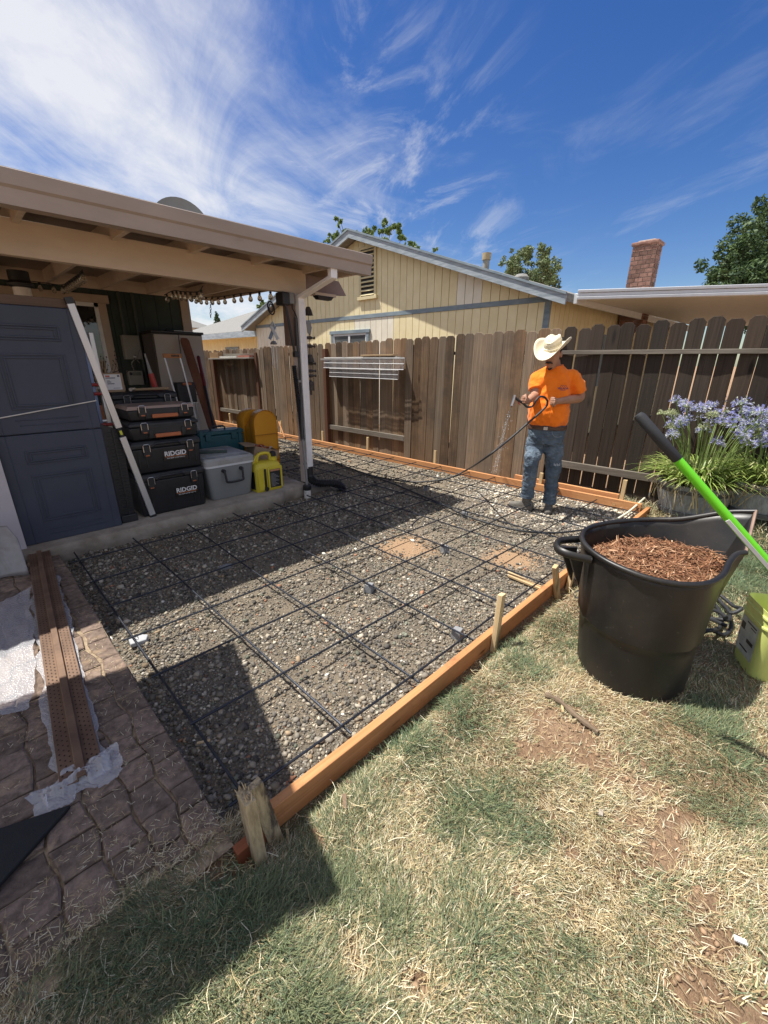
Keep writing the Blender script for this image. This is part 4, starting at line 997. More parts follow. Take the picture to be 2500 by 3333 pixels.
# folding ladder behind the door
ld = thing('folding_ladder', (-.45, 3.45, SL), 'folded aluminium ladder with red locks standing behind the silver level', 'ladder')
m_redpl = M('red_plastic', (.36, .03, .028), .45, .1)
m_bluel = M('blue_anodised', (.16, .22, .38), .4, .1, metal=.4)
for x, mt in ((-.60, m_alum), (-.52, m_bluel), (-.45, m_alum)): MB().box(x - .018, x + .018, 3.38, 3.43, SL, 1.72).build('rail', mt, ld, bevel=.003)
for z in (.35, .65, .95, 1.25, 1.55): MB().tube([(-.60, 3.40, z), (-.45, 3.40, z)], .016, 8).build('rung', m_alum, ld)
for z in (1.28, 1.20, .92): MB().tube([(-.54, 3.36, z), (-.43, 3.36, z)], .014, 8).build('lock', m_redpl, ld)

# carton, hammer and sealant gun on the back toolbox
m_card = M('cardboard', (.33, .235, .15), .85, .1, 8, bump=.1, bsc=60)
ct_ = thing('carton', (-.28, 3.70, 1.192), 'small cardboard carton with a white shipping label on the back toolbox', 'carton')
bx('box', m_card, ct_, -.375, -.20, 3.64, 3.76, 1.192, 1.372, .003)
bx('shipping_label', m_wht, ct_, -.362, -.222, 3.6385, 3.6402, 1.215, 1.360)
lab = M('label_print', (.10, .10, .14), .6, .1); labr = M('red_label_print', (.55, .12, .08), .6, .1)
bx('red_mark', labr, ct_, -.352, -.315, 3.6375, 3.6383, 1.335, 1.350)
for a_, b_, z, h in ((-.352, -.27, 1.322, .008), (-.345, -.32, 1.297, .005), (-.345, -.31, 1.285, .007), (-.345, -.285, 1.268, .008), (-.30, -.24, 1.228, .004), (-.25, -.23, 1.335, .018)):
    bx('print_line', lab, ct_, a_, b_, 3.6375, 3.6383, z, z + h)
m_handle = WOOD('hickory', (.36, .25, .15), (.52, .39, .25), axis='x', rnd=.05, knots=False, bump=.1)
hm = thing('hammer', (.0, 3.62, 1.192), 'hammer with a pale wooden handle lying on the back toolbox', 'hammer')
MB().tube([(-.13, 3.60, 1.212), (.22, 3.66, 1.212)], [.012, .016], 8).build('handle', m_handle, hm)
MB().tube([(-.17, 3.57, 1.215), (-.12, 3.63, 1.215)], .018, 10).build('head', m_steel, hm)
sg = thing('sealant_gun', (.10, 3.82, 1.192), 'red sealant gun with a long grey nozzle standing on the back toolbox', 'sealant gun')
MB().tube([(.135, 3.80, 1.194), (.11, 3.80, 1.36)], .028, 12).build('barrel', m_redpl, sg, smooth=40)
MB().tube([(.11, 3.80, 1.36), (.085, 3.80, 1.56)], [.02, .006], 10).build('nozzle', m_steelg, sg, smooth=40)
MB().box(.10, .20, 3.78, 3.84, 1.193, 1.215).build('trigger', m_redpl, sg, bevel=.006)

# two-door cabinet
m_cab = M('beige_resin', (.40, .36, .31), .6, .05, 4, bump=.06, bsc=90)
m_cabs = M('brown_resin', (.075, .062, .055), .6, .1)
cb = thing('storage_cabinet', (1.12, 5.85, SL), 'tall beige two-door storage cabinet with a dark top against the house', 'cabinet')
bx('carcass', m_cabs, cb, .77, 1.485, 5.625, 6.10, SL, 1.86, .008)
for a_, b_ in ((.785, 1.122), (1.132, 1.472)):
    dr = bx('door', m_cab, cb, a_, b_, 5.60, 5.622, SL + .03, 1.845, .006)
    bx('panel_groove', m_cabs, dr, a_ + .02, b_ - .02, 5.598, 5.601, .98, .992)
bx('top', m_blackpl, cb, .75, 1.50, 5.585, 6.12, 1.86, 1.895, .008)
for x in (1.10, 1.155): MB().tube([(x, 5.59, .98), (x, 5.575, 1.0), (x, 5.575, 1.10), (x, 5.59, 1.12)], .006, 6).build('handle', m_cabs, cb)
sb_ = thing('saw_blade', (1.2, 5.75, 1.896), 'thin metal blade with a dark handle lying on top of the cabinet', 'saw')
MB().prism([(1.08, 5.70), (1.36, 5.66), (1.40, 5.70), (1.10, 5.76)], (0, 0, 1.905), (1, 0, 0), (0, 1, 0), (0, 0, .004)).build('blade', m_steel, sb_)
bx('handle', m_blackpl, sb_, 1.0, 1.11, 5.69, 5.78, 1.897, 1.922, .008)

# leaning boards and bars
m_brownbd = WOOD('stained_brown_board', (.155, .062, .034), (.25, .11, .06), axis='z', rnd=.05, knots=False, bump=.15)
lb = MB(); A_, B_ = V(1.075, 4.43, SL), V(1.165, 5.50, 1.76); dl = unit(B_ - A_); sx = V(1, 0, 0); sx = unit(sx - dl*(sx @ dl)); nz = np.cross(sx, dl)
pr_ = [(-.062, 0), (.062, 0), (.062, 1), (.04, 1.02), (-.04, 1.02), (-.062, 1)]
Ln = np.linalg.norm(B_ - A_)
lb.prism([(a_, b_*Ln) for a_, b_ in pr_], A_, sx, dl, nz*.020)
tag(lb.build('brown_board', m_brownbd, bevel=.002), 'reddish brown stained board leaning on the cabinet doors', 'board')
rbp = thing('pry_bar', (.83, 3.95, SL), 'long black bar with a dark red grip leaning on the cabinet', 'pry bar')
A_, B_ = V(.85, 3.98, SL + .01), V(1.335, 5.50, 1.55)
MB().tube([A_, A_ + (B_ - A_)*.74], .019, 10).build('shaft', m_blackpl, rbp, smooth=40)
MB().tube([A_ + (B_ - A_)*t for t in (.72, .74, .84, .85, .99, 1.0)], [.02, .026, .027, .023, .026, .018], 12).build('grip', M('dark_red_grip', (.16, .018, .02), .6, .1), rbp, smooth=40)
MB().obox(A_ + (B_ - A_)*.02, unit(B_ - A_)*.05, (.035, 0, 0), np.cross(unit(B_ - A_), (1, 0, 0))*.012).build('blade', m_blackpl, rbp, bevel=.004)
fs = thing('folding_trolley', (.72, 4.9, SL), 'folding trolley with silver tubes and an orange top bar in front of the cabinet', 'trolley')
z_ = 1.55
MB().box(.635, .87, 4.895, 4.93, z_ - .028, z_ + .026).build('top_bar', M('orange_bar', (.46, .20, .07), .5, .1), fs, bevel=.006)
for k_ in range(6): MB().box(.735 + k_*.017, .747 + k_*.017, 4.8935, 4.8955, z_ - .012, z_ + .012).build('bar_print', m_blackpl, fs)
for x, x2 in ((.65, .80), (.85, .98)): MB().tube([(x, 4.91, z_ - .02), (x2, 4.80, SL + .05)], .013, 8).build('tube', m_alum, fs, smooth=40)
MB().tube([(.80, 4.80, .12), (.98, 4.80, .12)], .012, 8).build('tube', m_alum, fs)
MB().lathe([(.0, -.02), (.05, -.02), (.05, .02), (0, .02)], (.79, 4.80, SL + .05), 16, axis=(1, 0, 0)).build('wheel', m_blackpl, fs, smooth=40)
MB().lathe([(.0, -.02), (.05, -.02), (.05, .02), (0, .02)], (.99, 4.80, SL + .05), 16, axis=(1, 0, 0)).build('wheel', m_blackpl, fs, smooth=40)
bcs = thing('tool_case', (.88, 5.1, .80), 'small black case with an orange handle on a low stand by the brown board', 'case')
bx('case', m_blk, bcs, .80, 1.045, 5.02, 5.20, .93, 1.20, .012)
bx('handle', m_orange, bcs, .87, .99, 5.0, 5.02, 1.165, 1.20, .006)
for x in (.82, 1.03):
    for y in (5.05, 5.18): bx('leg', m_alum, bcs, x - .012, x + .012, y - .012, y + .012, SL, .93)
bx('stand_top', m_alum, bcs, .79, 1.05, 5.01, 5.21, .915, .9295)

# potted bare shrub in front of the window
m_terra = M('terracotta', (.38, .17, .085), .85, .15, 6)
m_twig = M('dark_twigs', (.035, .026, .02), .85, .2)
ps = thing('potted_shrub', (-.22, 4.85, SL), 'bare twiggy shrub in a terracotta pot in front of the window', 'potted plant')
MB().lathe([(.11, SL + .55), (.155, SL + .86), (.17, SL + .86), (.17, SL + .92), (.14, SL + .92), (.13, SL + .85), (0, SL + .84)], (-.18, 4.85, 0), 20, cap=(True, False)).build('pot', m_terra, ps, smooth=40)
bx('stand', m_cabs, ps, -.36, .0, 4.68, 5.02, SL, SL + .55, .01)
random.seed(11)
tw = MB()
def twig(p, d, L_, r, dep):
    q = [p]; dd_ = d
    for k_ in range(3):
        dd_ = unit(dd_ + V(random.uniform(-.25, .25), random.uniform(-.25, .25), random.uniform(-.05, .2))); q.append(q[-1] + dd_*L_/3)
    tw.tube(q, [r, r*.85, r*.7, r*.5], 5)
    if dep:
        for k_ in range(3): twig(q[random.choice((1, 2, 3))], unit(dd_ + V(random.uniform(-.9, .9), random.uniform(-.9, .9), random.uniform(-.2, .5))), L_*random.uniform(.5, .75), r*.55, dep - 1)
    else:
        for k_ in range(2):
            c = q[-1 - k_]; tw.prism([(-.012, 0), (0, .01), (.012, 0), (0, -.01)], c, unit((random.uniform(-1, 1), random.uniform(-1, 1), .3)), (0, 0, 1), (.001, .001, 0))
for k_ in range(7): twig(V(-.18, 4.85, SL + .85), unit((random.uniform(-.6, .6), random.uniform(-.4, .4), 1)), .42, .009, 2)
tw.build('branches', m_twig, ps)

# cooler
m_cool = M('grey_cooler', (.235, .25, .255), .5, .06, 4, dirt=(.16, .155, .15), dsc=6, damt=(.6, .9))
m_coolid = M('grey_cooler_lid', (.34, .345, .335), .55, .06, 4, dirt=(.24, .225, .20), dsc=5, damt=(.5, .8))
ck = thing('cooler', (.50, 3.24, SL), 'grey hard cooler with black end handle beside the toolbox stack', 'cooler')
def rr(x0, x1, y0, y1, z, r=.05, n=5):
    out = []
    for cx_, cy_, a0 in ((x1 - r, y1 - r, 0), (x0 + r, y1 - r, 90), (x0 + r, y0 + r, 180), (x1 - r, y0 + r, 270)):
        for k_ in range(n): a_ = rad(a0 + 90*k_/(n - 1)); out.append((cx_ + r*math.cos(a_), cy_ + r*math.sin(a_), z))
    return out
MB().loft([rr(.300, .735, 3.055, 3.58, SL), rr(.285, .75, 3.04, 3.60, SL + .02), rr(.245, .785, 3.005, 3.635, .40), rr(.240, .790, 3.0, 3.64, .43)]).build('body', m_cool, ck, smooth=40)
MB().loft([rr(.236, .794, 2.996, 3.644, .430), rr(.236, .794, 2.996, 3.644, .452)]).build('seal', M('pale_seal', (.62, .64, .66), .4, .05), ck, smooth=40)
MB().loft([rr(.232, .798, 2.992, 3.648, .453), rr(.232, .798, 2.992, 3.648, .500), rr(.255, .775, 3.015, 3.625, .525)]).build('lid', m_coolid, ck, smooth=35)
MB().loft([rr(.30, .73, 3.08, 3.56, .526), rr(.31, .72, 3.09, 3.55, .533)]).build('lid_panel', m_coolid, ck, smooth=35)
for x, y in ((.33, 3.05), (.70, 3.05)): MB().lathe([(.0, .528), (.038, .528), (.042, .531), (0, .5305)], (x, y, 0), 18).build('cup_rest', m_cool, ck)
hd = MB().tube(smooth_path([(.42, 3.0, .385), (.42, 2.965, .38), (.425, 2.955, .30), (.44, 2.95, .265), (.60, 2.95, .265), (.615, 2.955, .30), (.62, 2.965, .38), (.62, 3.0, .385)], 4), .012, 8).build('handle', m_blackpl, ck, smooth=40)
for x in (.42, .62): MB().lathe([(0, .0), (.02, .0), (.02, .03), (0, .03)], (x, 3.005, .385), 12, axis=(0, -1, 0)).build('pivot', m_blackpl, hd)
for y in (3.12, 3.5): MB().box(.222, .240, y - .03, y + .03, .38, .49).build('latch', m_blackpl, ck, bevel=.004)
tlv = thing('torpedo_level', (.40, 3.32, .535), 'dark green bar-shaped tool lying on the cooler lid', 'tool')
MB().beam((.22, 3.37, .555), (.58, 3.20, .550), .045, .028).build('body', M('dark_green_case', (.035, .060, .055), .45, .1), tlv, bevel=.004)
MB().beam((.40, 3.285, .572), (.55, 3.214, .569), .02, .006).build('strip', m_steelg, tlv)

# teal tool cases
m_teal = M('teal_plastic', (.010, .075, .095), .5, .12, 6)
for z0, z1, w in ((SL, .39, 'under another teal case'), (.393, .70, 'stacked on another teal case')):
    tc_ = thing('tool_case', (.74, 3.78, z0), 'teal tool case ' + w + ' behind the cooler', 'case')
    bx('body', m_teal, tc_, .47, 1.03, 3.68, 3.90, z0, z1 - .05, .015)
    bx('lid', m_teal, tc_, .465, 1.035, 3.675, 3.905, z1 - .047, z1, .012)
    for x in (.58, .90): bx('latch', m_teal, tc_, x - .035, x + .035, 3.66, 3.68, z1 - .11, z1 - .02, .005)
    MB().tube([(.66, 3.78, z1 - .002), (.66, 3.78, z1 + .03), (.68, 3.78, z1 + .045), (.82, 3.78, z1 + .045), (.84, 3.78, z1 + .03), (.84, 3.78, z1 - .002)], .011, 8).build('handle', m_blackpl, tc_, smooth=40)
    if z0 > .2:
        for x in (.50, .98): bx('rib', m_teal, tc_, x - .02, x + .02, 3.665, 3.69, z0 + .02, z1 + .015, .005)

# large amber caddy tank
m_amb = M('amber_polyethylene', (.68, .31, .02), .42, .06, 3)
tk = thing('fuel_caddy', (1.21, 3.75, SL), 'large amber plastic fuel caddy with rounded top behind the gas can', 'fuel caddy')
def arch(y, gx0, gx1, zt, r):
    pts = [(gx0, y, SL), (gx1, y, SL)]
    n = 10; cx_ = (gx0 + gx1)/2; rx = (gx1 - gx0)/2
    for k_ in range(n + 1): a_ = math.pi*k_/n; pts.append((cx_ + rx*math.cos(a_), y, zt - r + r*math.sin(a_)))
    return pts
MB().loft([arch(3.52, 1.105, 1.395, .915, .14), arch(3.50, 1.09, 1.41, .925, .15), arch(3.62, 1.09, 1.41, .925, .15), arch(3.63, 1.10, 1.40, .915, .14)]).build('front_lobe', m_amb, tk, smooth=45)
MB().loft([arch(3.63, 1.11, 1.39, .78, .10), arch(3.79, 1.11, 1.39, .78, .10)]).build('waist', m_amb, tk, smooth=45)
MB().loft([arch(3.79, 1.10, 1.40, .90, .14), arch(3.80, 1.09, 1.41, .91, .15), arch(3.95, 1.09, 1.41, .91, .15), arch(3.97, 1.105, 1.395, .90, .14)]).build('rear_lobe', m_amb, tk, smooth=45)
MB().tube([(1.25, 3.62, .86), (1.25, 3.80, .86)], .022, 10).build('handle', m_amb, tk, smooth=40)
MB().lathe([(.03, .775), (.03, .83), (0, .835)], (1.31, 3.71, 0), 12).build('cap', m_blackpl, tk, smooth=40)
for z in (.28, .42, .62): MB().box(1.087, 1.413, 3.494, 3.503, z, z + .006).build('seam', M('amber_shadow', (.36, .14, .012), .5, .1) if 'amber_shadow' not in bpy.data.materials else bpy.data.materials['amber_shadow'], tk)
MB().tube(smooth_path([(1.38, 3.97, .5), (1.52, 3.90, .30), (1.56, 3.82, .10), (1.60, 3.72, -.05)], 5), .013, 8).build('hose', m_blackpl, tk, smooth=40)

# red can, carton of scraps, yellow gas can
m_redcan = M('faded_red_plastic', (.33, .055, .035), .5, .12, 5)
rc2 = thing('red_fuel_can', (.98, 3.42, SL), 'red fuel can under the open carton', 'fuel can')
bx('body', m_redcan, rc2, .80, 1.16, 3.29, 3.48, SL, .33, .03)
MB().tube([(1.02, 3.38, .33), (1.10, 3.36, .375), (1.20, 3.34, .36), (1.24, 3.33, .33)], .022, 8).build('spout', m_redcan, rc2, smooth=40)
MB().tube([(.86, 3.385, .32), (.88, 3.385, .352), (.98, 3.385, .352), (1.0, 3.385, .32)], .014, 8).build('handle', m_redcan, rc2, smooth=40)
cc = thing('open_carton', (.98, 3.40, .37), 'open cardboard carton of orange and white scraps tilted on the red can', 'carton')
O = V(.945, 3.33, .372); ex = unit((.95, -.05, -.30)); ey = unit((.12, .98, .06)); ey = unit(ey - ex*(ey @ ex)); ez = np.cross(ex, ey)
def cpanel(a_, b_, c_, d_, e_, f_, name='side'):
    MB().obox(O + ex*(a_+b_)/2 + ey*(c_+d_)/2 + ez*(e_+f_)/2, ex*(b_-a_)/2, ey*(d_-c_)/2, ez*(f_-e_)/2).build(name, m_card, cc)
W_, D_, H_ = .30, .20, .17
cpanel(-.02, W_, -.02, D_, 0, .006, 'base'); cpanel(-.02, -.014, -.02, D_, .006, H_); cpanel(W_ - .006, W_, -.02, D_, .006, H_); cpanel(-.0138, W_ - .0062, -.02, -.014, .006, H_); cpanel(-.0138, W_ - .0062, D_ - .006, D_, .006, H_)
MB().beam(O + ex*-.02 + ez*H_ + ey*.09, O + ex*-.14 + ez*(H_ - .03) + ey*.09, .21, .005, up=ez).build('flap', m_card, cc)
random.seed(4)
for k_ in range(12):
    p = O + ex*random.uniform(.03, W_ - .05) + ey*random.uniform(.02, D_ - .04) + ez*(H_ - .035 + random.uniform(-.01, .035)); a_ = random.uniform(0, 3.14)
    mt = (M('orange_cloth', (.52, .14, .05), .8, .15) if 'orange_cloth' not in bpy.data.materials else bpy.data.materials['orange_cloth']) if k_ % 5 < 2 else ((M('paper_scrap', (.55, .52, .50), .8, .1) if 'paper_scrap' not in bpy.data.materials else bpy.data.materials['paper_scrap']) if k_ % 5 < 4 else m_redpl)
    u_ = unit((math.cos(a_), math.sin(a_), random.uniform(-.4, .4))); w_ = unit(np.cross(u_, (0, .3, 1)))
    MB().grid(lambda s_, t_: p + u_*(s_ - .5)*.10 + w_*(t_ - .5)*.06 + V(0, 0, .018*math.sin(s_*7 + k_)*math.cos(t_*5)), 5, 4).build('scrap', mt, cc, smooth=60, solid=.003)
m_yelc = M('yellow_polyethylene', (.62, .50, .035), .45, .07, 4, dirt=(.42, .33, .06), dsc=6, damt=(.58, .8))
gc = thing('gas_can', (.95, 3.1, SL), 'bright yellow gas can with black label at the end of the slab', 'gas can')
MB().loft([rr(.79, 1.115, 2.985, 3.20, SL, .03), rr(.785, 1.12, 2.98, 3.205, SL + .02, .03), rr(.785, 1.12, 2.98, 3.205, .34, .03), rr(.80, 1.10, 2.995, 3.19, .385, .03), rr(.84, 1.02, 3.01, 3.17, .40, .03)]).build('body', m_yelc, gc, smooth=40)
for a_, b_ in ((.925, 1.115), (.80, .875)): bx('front_boss', m_yelc, gc, a_, b_, 2.963, 2.985, SL + .02, .345, .010)
lb_ = bx('label', M('black_label', (.02, .02, .024), .4, .1), gc, .945, 1.085, 2.9600, 2.9628, .10, .315, .001)
bx('label_band', M('label_orange', (.50, .23, .12), .5, .1), lb_, .950, 1.080, 2.9588, 2.9599, .293, .312)
for k_ in range(11): bx('label_text', m_steelg, lb_, .955, .955 + .05 + .07*((k_*37) % 10)/10, 2.9588, 2.9599, .115 + k_*.0145, .121 + k_*.0145)
bx('side_label', bpy.data.materials['black_label'], gc, .7826, .7855, 3.02, 3.16, .09, .30)
bx('vent_slot', m_blackpl, gc, .885, .903, 2.960, 2.985, .08, .33, .004)
MB().lathe([(0, 0), (.026, 0), (.026, .03), (0, .03)], (.893, 2.985, .095), 14, axis=(0, -1, 0)).build('cap', m_blackpl, gc, smooth=40)
MB().tube(smooth_path([(.86, 3.09, .385), (.875, 3.09, .455), (.91, 3.09, .485), (1.0, 3.09, .485), (1.03, 3.09, .455), (1.04, 3.09, .385)], 4), .020, 10).build('handle', m_yelc, gc, smooth=45)
MB().tube([(.80, 3.09, .37), (.865, 3.09, .47)], .020, 8).build('spout_holder', m_yelc, gc, smooth=40)
MB().lathe([(.045, .36), (.045, .43), (.03, .44), (.03, .455), (0, .455)], (1.075, 3.09, 0), 14).build('fill_neck', m_yelc, gc, smooth=40)
MB().lathe([(.036, .442), (.036, .485), (.02, .50), (0, .50)], (1.075, 3.085, 0), 14).build('spout', m_blackpl, gc, smooth=40)

# ================================================================== THE FORM: boards, stakes, steel
m_fir = WOOD('fresh_fir', (.36, .150, .055), (.62, .31, .135), axis='x', across=60, along=1.5, rnd=.06, bump=.3, c3=(.43, .19, .075), stain=(.20, .085, .04), stain_damt=(.54, .76), kn=1.1)
m_firy = WOOD('fresh_fir_long', (.40, .175, .070), (.62, .32, .145), axis='y', across=48, along=1.2, rnd=.06, bump=.2, c3=(.48, .22, .09), stain=(.33, .12, .05), stain_damt=(.56, .8))
m_firr = WOOD('wet_red_fir', (.24, .075, .035), (.36, .13, .06), axis='x', rnd=.05, bump=.3)
m_pine = WOOD('pale_pine_stake', (.50, .36, .19), (.68, .53, .31), axis='z', rnd=.1, bump=.25, c3=(.44, .31, .16))
m_oldst = M('old_mouldy_stake', (.40, .30, .165), .85, .3, 55, stretch=(1, 1, .22), bump=.7, bsc=70, c2=(.58, .46, .28), dirt=(.10, .075, .052), dsc=17, damt=(.50, .62))
def wavy_board(name, p0, p1, t, z0, z1, mat, label, n=30, amp=.006):
    p0, p1 = V(p0), V(p1); d = unit(p1 - p0); s_ = V(-d[1], d[0], 0); rings = []
    for i in range(n + 1):
        f = i/n; q = p0 + (p1 - p0)*f + s_*amp*math.sin(f*7.3 + 1) ; w = amp*.6*math.sin(f*11 + 2)
        rings.append([q + V(0, 0, z0 + w), q + s_*t + V(0, 0, z0 + w), q + s_*t + V(0, 0, z1 + w), q + V(0, 0, z1 + w)])
    return tag(MB().loft(rings).build(name, mat, bevel=.003), label, 'form board')
wavy_board('form_board', (3.69, -.255, 0), (-.985, -.268, 0), .038, -.085, .026, m_fir, 'orange fir form board along the edge of the lawn')
b_ = tag(MB().box(-1.135, -1.035, -.335, -.297, -.16, -.012).build('board_offcut', m_firr, bevel=.003), 'wet red offcut of board at the paver corner behind the old stakes', 'board')
wavy_board('form_board', (form_x(12.5), 12.5, 0), (form_x(-.2), -.2, 0), .038, -.085, .030, m_firy, 'orange fir form board running along the foot of the fence', 60)
wavy_board('loose_board', (form_x(1.35) + .075, 1.35, 0), (form_x(.05) + .07, .06, 0), .038, -.03, .075, m_firy, 'second fir board lying behind the form board by the fence corner', 10, .002)
def stake(name, base, top, w, d, mat, label, rough_top=False, group=None):
    base, top = V(base), V(top); ax = unit(top - base); sx = unit(V(1, 0, 0) - ax*ax[0]); sy = np.cross(ax, sx)
    pt = base - ax*.12
    rings = [[pt + sx*a_*.012 + sy*c_*.010 for a_, c_ in ((-1, -1), (1, -1), (1, 1), (-1, 1))], [base - ax*.03 + sx*a_*w/2 + sy*c_*d/2 for a_, c_ in ((-1, -1), (1, -1), (1, 1), (-1, 1))]]
    tl = .006
    rings.append([top + ax*random.uniform(-tl, tl)*(2 if rough_top else .4) + sx*a_*w/2 + sy*c_*d/2 for a_, c_ in ((-1, -1), (1, -1), (1, 1), (-1, 1))])
    o = MB().loft(rings).build(name, mat, bevel=.002)
    return tag(o, label, 'stake', group)
random.seed(2)
stake('wooden_stake', (.462, -.318, -.08), (.472, -.322, .285), .042, .030, m_pine, 'upright pale stake standing alone halfway along the lawn board')
stake('wooden_stake', (1.315, -.318, -.08), (1.225, -.305, .185), .044, .030, m_pine, 'leaning pale stake on the lawn board left of the black tub')
stake('wooden_stake', (1.515, -.320, -.08), (1.545, -.325, .165), .042, .030, m_pine, 'pale stake half hidden by the black tub')
stake('old_stake', (-1.075, -.360, -.10), (-1.082, -.337, .205), .036, .058, m_oldst, 'mouldy old stake nearest the camera at the paver corner', True)
stake('old_stake', (-1.0, -.325, -.10), (-1.043, -.312, .198), .052, .034, m_oldst, 'mouldy old stake leaning behind another at the paver corner', True)
# splintered top of the near stake
sp_ = MB()
for k_ in range(14):
    p = V(-1.082 + random.uniform(-.018, .018), -.337 + random.uniform(-.03, .03), .20); sp_.tube([p, p + V(random.uniform(-.012, .012), random.uniform(-.02, .02), random.uniform(.008, .03))], [.003, .0008], 4)
o_ = sp_.build('splinters', m_pine); o_.parent = bpy.data.objects['old_stake']
FS = [(4.12, .25, .0, 'by the bay with the wire shelf'), (2.66, .22, .01, 'behind the board left of the worker'), (.82, .24, .02, 'just right of the worker'), (.02, .26, .0, 'beside the planter barrel'), (6.75, .28, .03, 'seen left of the porch post'), (5.35, .22, .0, 'seen right of the downspout'), (8.9, .26, -.02, 'at the far left bay of the fence')]
for i, (Y, h, ln, w) in enumerate(FS):
    stake('wooden_stake', (form_x(Y) + .062, Y, -.06), (form_x(Y) + .062 + ln, Y + ln, h), .028, .040, m_pine, 'short pale stake at the fence ' + w)
stake('wooden_stake', (form_x(.98) + .06, .98, -.06), (form_x(.98) + .06, .98, .17), .028, .040, m_pine, 'short pale stake at the fence directly behind the worker')
tag(MB().beam((form_x(6.75) + .05, 6.80, .26), (form_x(6.75) - .05, 6.45, -.02), .022, .022).build('brace_stick', m_firy), 'thin dark brace stick slanting from a stake at the far fence', 'stick')
tag(MB().beam((form_x(.78) + .02, .79, .085), (form_x(.78) - .045, .72, .065), .04, .035).build('wood_chock', m_pine, bevel=.003), 'small pale wood block on the form board beside the worker', 'wood block')

# steel reinforcing mat
m_rebar = M('dark_rebar', (.040, .045, .058), .42, .3, 14, metal=.65, bump=.3, bsc=200, dirt=(.075, .058, .05), dsc=12, damt=(.6, .8))
mat_ = thing('rebar_mat', (1.2, 1.2, -.07), 'grid of ribbed steel rebar tied across the gravel', 'rebar')
SY = [2.493, 2.027, 1.593, 1.114, .694, .262, -.205]
SX = [-1.026, -.581, -.112, .354, .837, 1.289, 1.75, 2.21, 2.67, 3.12, 3.52]
def rebar(p0, p1, seed, ribs=True, wob=.016):
    p0, p1 = V(p0), V(p1); L_ = np.linalg.norm(p1 - p0); d = (p1 - p0)/L_; s_ = V(-d[1], d[0], 0)
    step = .0085 if ribs else .12; n = int(L_/step); P = []; R = []
    for i in range(n + 1):
        f = i/n; u = f*L_
        w1 = (vnoise(u*.9 + seed*7.3, 0.5, seed) - .5)*2*wob; w2 = (vnoise(u*1.1 + seed*3.1, 4.5, seed) - .5)*.012
        P.append(p0 + d*u + s_*w1 + V(0, 0, w2)); R.append(.0053 + (.0012 if i % 2 else 0) if ribs else .0060)
    MB().tube(P, R, 7).build('rebar', m_rebar, mat_, smooth=28)
for i, y in enumerate(SY): rebar((-1.085 + .02*(i % 3), y + .004*i, .004), (3.63, y - .02*(i % 2), .004), i + 1, True)
for i, x in enumerate(SX):
    if x < 1.5: rebar((x + .01*(i % 2), -.235, -.011), (x, 2.74, -.011), 20 + i, True)
    else: rebar((x, -.235, -.011), (x - .35*(x - 1.5)/2, 12.5, -.011), 20 + i, i < 8)
y = 2.95
k_ = 0
while y < 12:
    rebar((1.62, y, .004), (form_x(y) - .03, y, .004), 50 + k_, y < 4.5); y += .47; k_ += 1
m_tie = M('tie_wire', (.06, .06, .06), .5, .2, metal=.6)
random.seed(8)
for y in SY:
    for x in SX[:8]:
        q = V(x, y, -.003); pts = [q + V(.011*math.cos(a_) + .004*a_/6.28, .011*math.sin(a_), .008*math.sin(2*a_)) for a_ in np.linspace(0, 6.6, 10)]
        pts.append(pts[-1] + V(random.uniform(-.015, .015), random.uniform(-.015, .015), .014)); MB().tube(pts, .0013, 4).build('tie_wire', m_tie, mat_)
tag(MB().tube([on_z(885, 1138, -.068), on_z(907, 1118, -.03)], .007, 8).build('rebar_offcut', m_rebar, smooth=40), 'short loose piece of rebar lying near the orange mud', 'rebar')
m_dobie = M('grey_mortar_block', (.23, .235, .24), .9, .15, 20, bump=.5, bsc=120)
def dobie(x, y, label, rz):
    t = MB(); c, s_ = math.cos(rz), math.sin(rz); a_ = .026
    t.loft([[(x + (u*c - v_*s_)*k2, y + (u*s_ + v_*c)*k2, z) for u, v_ in ((-a_, -a_), (a_, -a_), (a_, a_), (-a_, a_))] for k2, z in ((1.2, -.085), (1.15, -.05), (1, -.020))])
    return tag(t.build('spacer_block', m_dobie, bevel=.004), label, 'spacer block')
dobie(.385, .672, 'grey mortar spacer block in the middle of the gravel nearest the lone stake', .4)
dobie(.40, -.10, 'grey mortar spacer block at the lawn board behind the lone stake', .2)
dobie(1.32, .700, 'grey mortar spacer block right of the orange mud patch', .1)
dobie(2.08, -.13, 'grey mortar spacer block at the board beside the leaning stake', .6)
dobie(2.2, 1.1, 'grey mortar spacer block under the mat near the worker', .3)
dobie(2.67, 2.03, 'grey mortar spacer block near the fence board beyond the hose', .2)
fl2 = MB().prism([(-.05, -.03), (.03, -.045), (.055, 0), (.02, .04), (-.045, .03)], (-1.0, 1.185, -.078), (1, 0, 0), (0, 1, 0), (0, 0, .028)).build('flat_stone', M('pale_grey_stone', (.36, .37, .38), .8, .15, 12), bevel=.005)
tag(fl2, 'flat pale stone under the mat beside the cracked pavers', 'stone')
fl3 = MB().prism([(-.055, -.03), (.03, -.045), (.06, 0), (.02, .035), (-.045, .025)], (-.20, 1.75, -.085), (1, 0, 0), (0, 1, 0), (0, 0, .022)).build('flat_stone', M('dim_grey_stone', (.17, .175, .18), .8, .15, 12), bevel=.005)
tag(fl3, 'flat grey stone in the shade in front of the toolbox stack', 'stone')
m_splint = WOOD('split_kindling', (.52, .36, .19), (.72, .56, .34), axis='y', rnd=.05, knots=False)
a0, a1 = on_z(1098, 1243, -.055), on_z(1168, 1272, -.055)
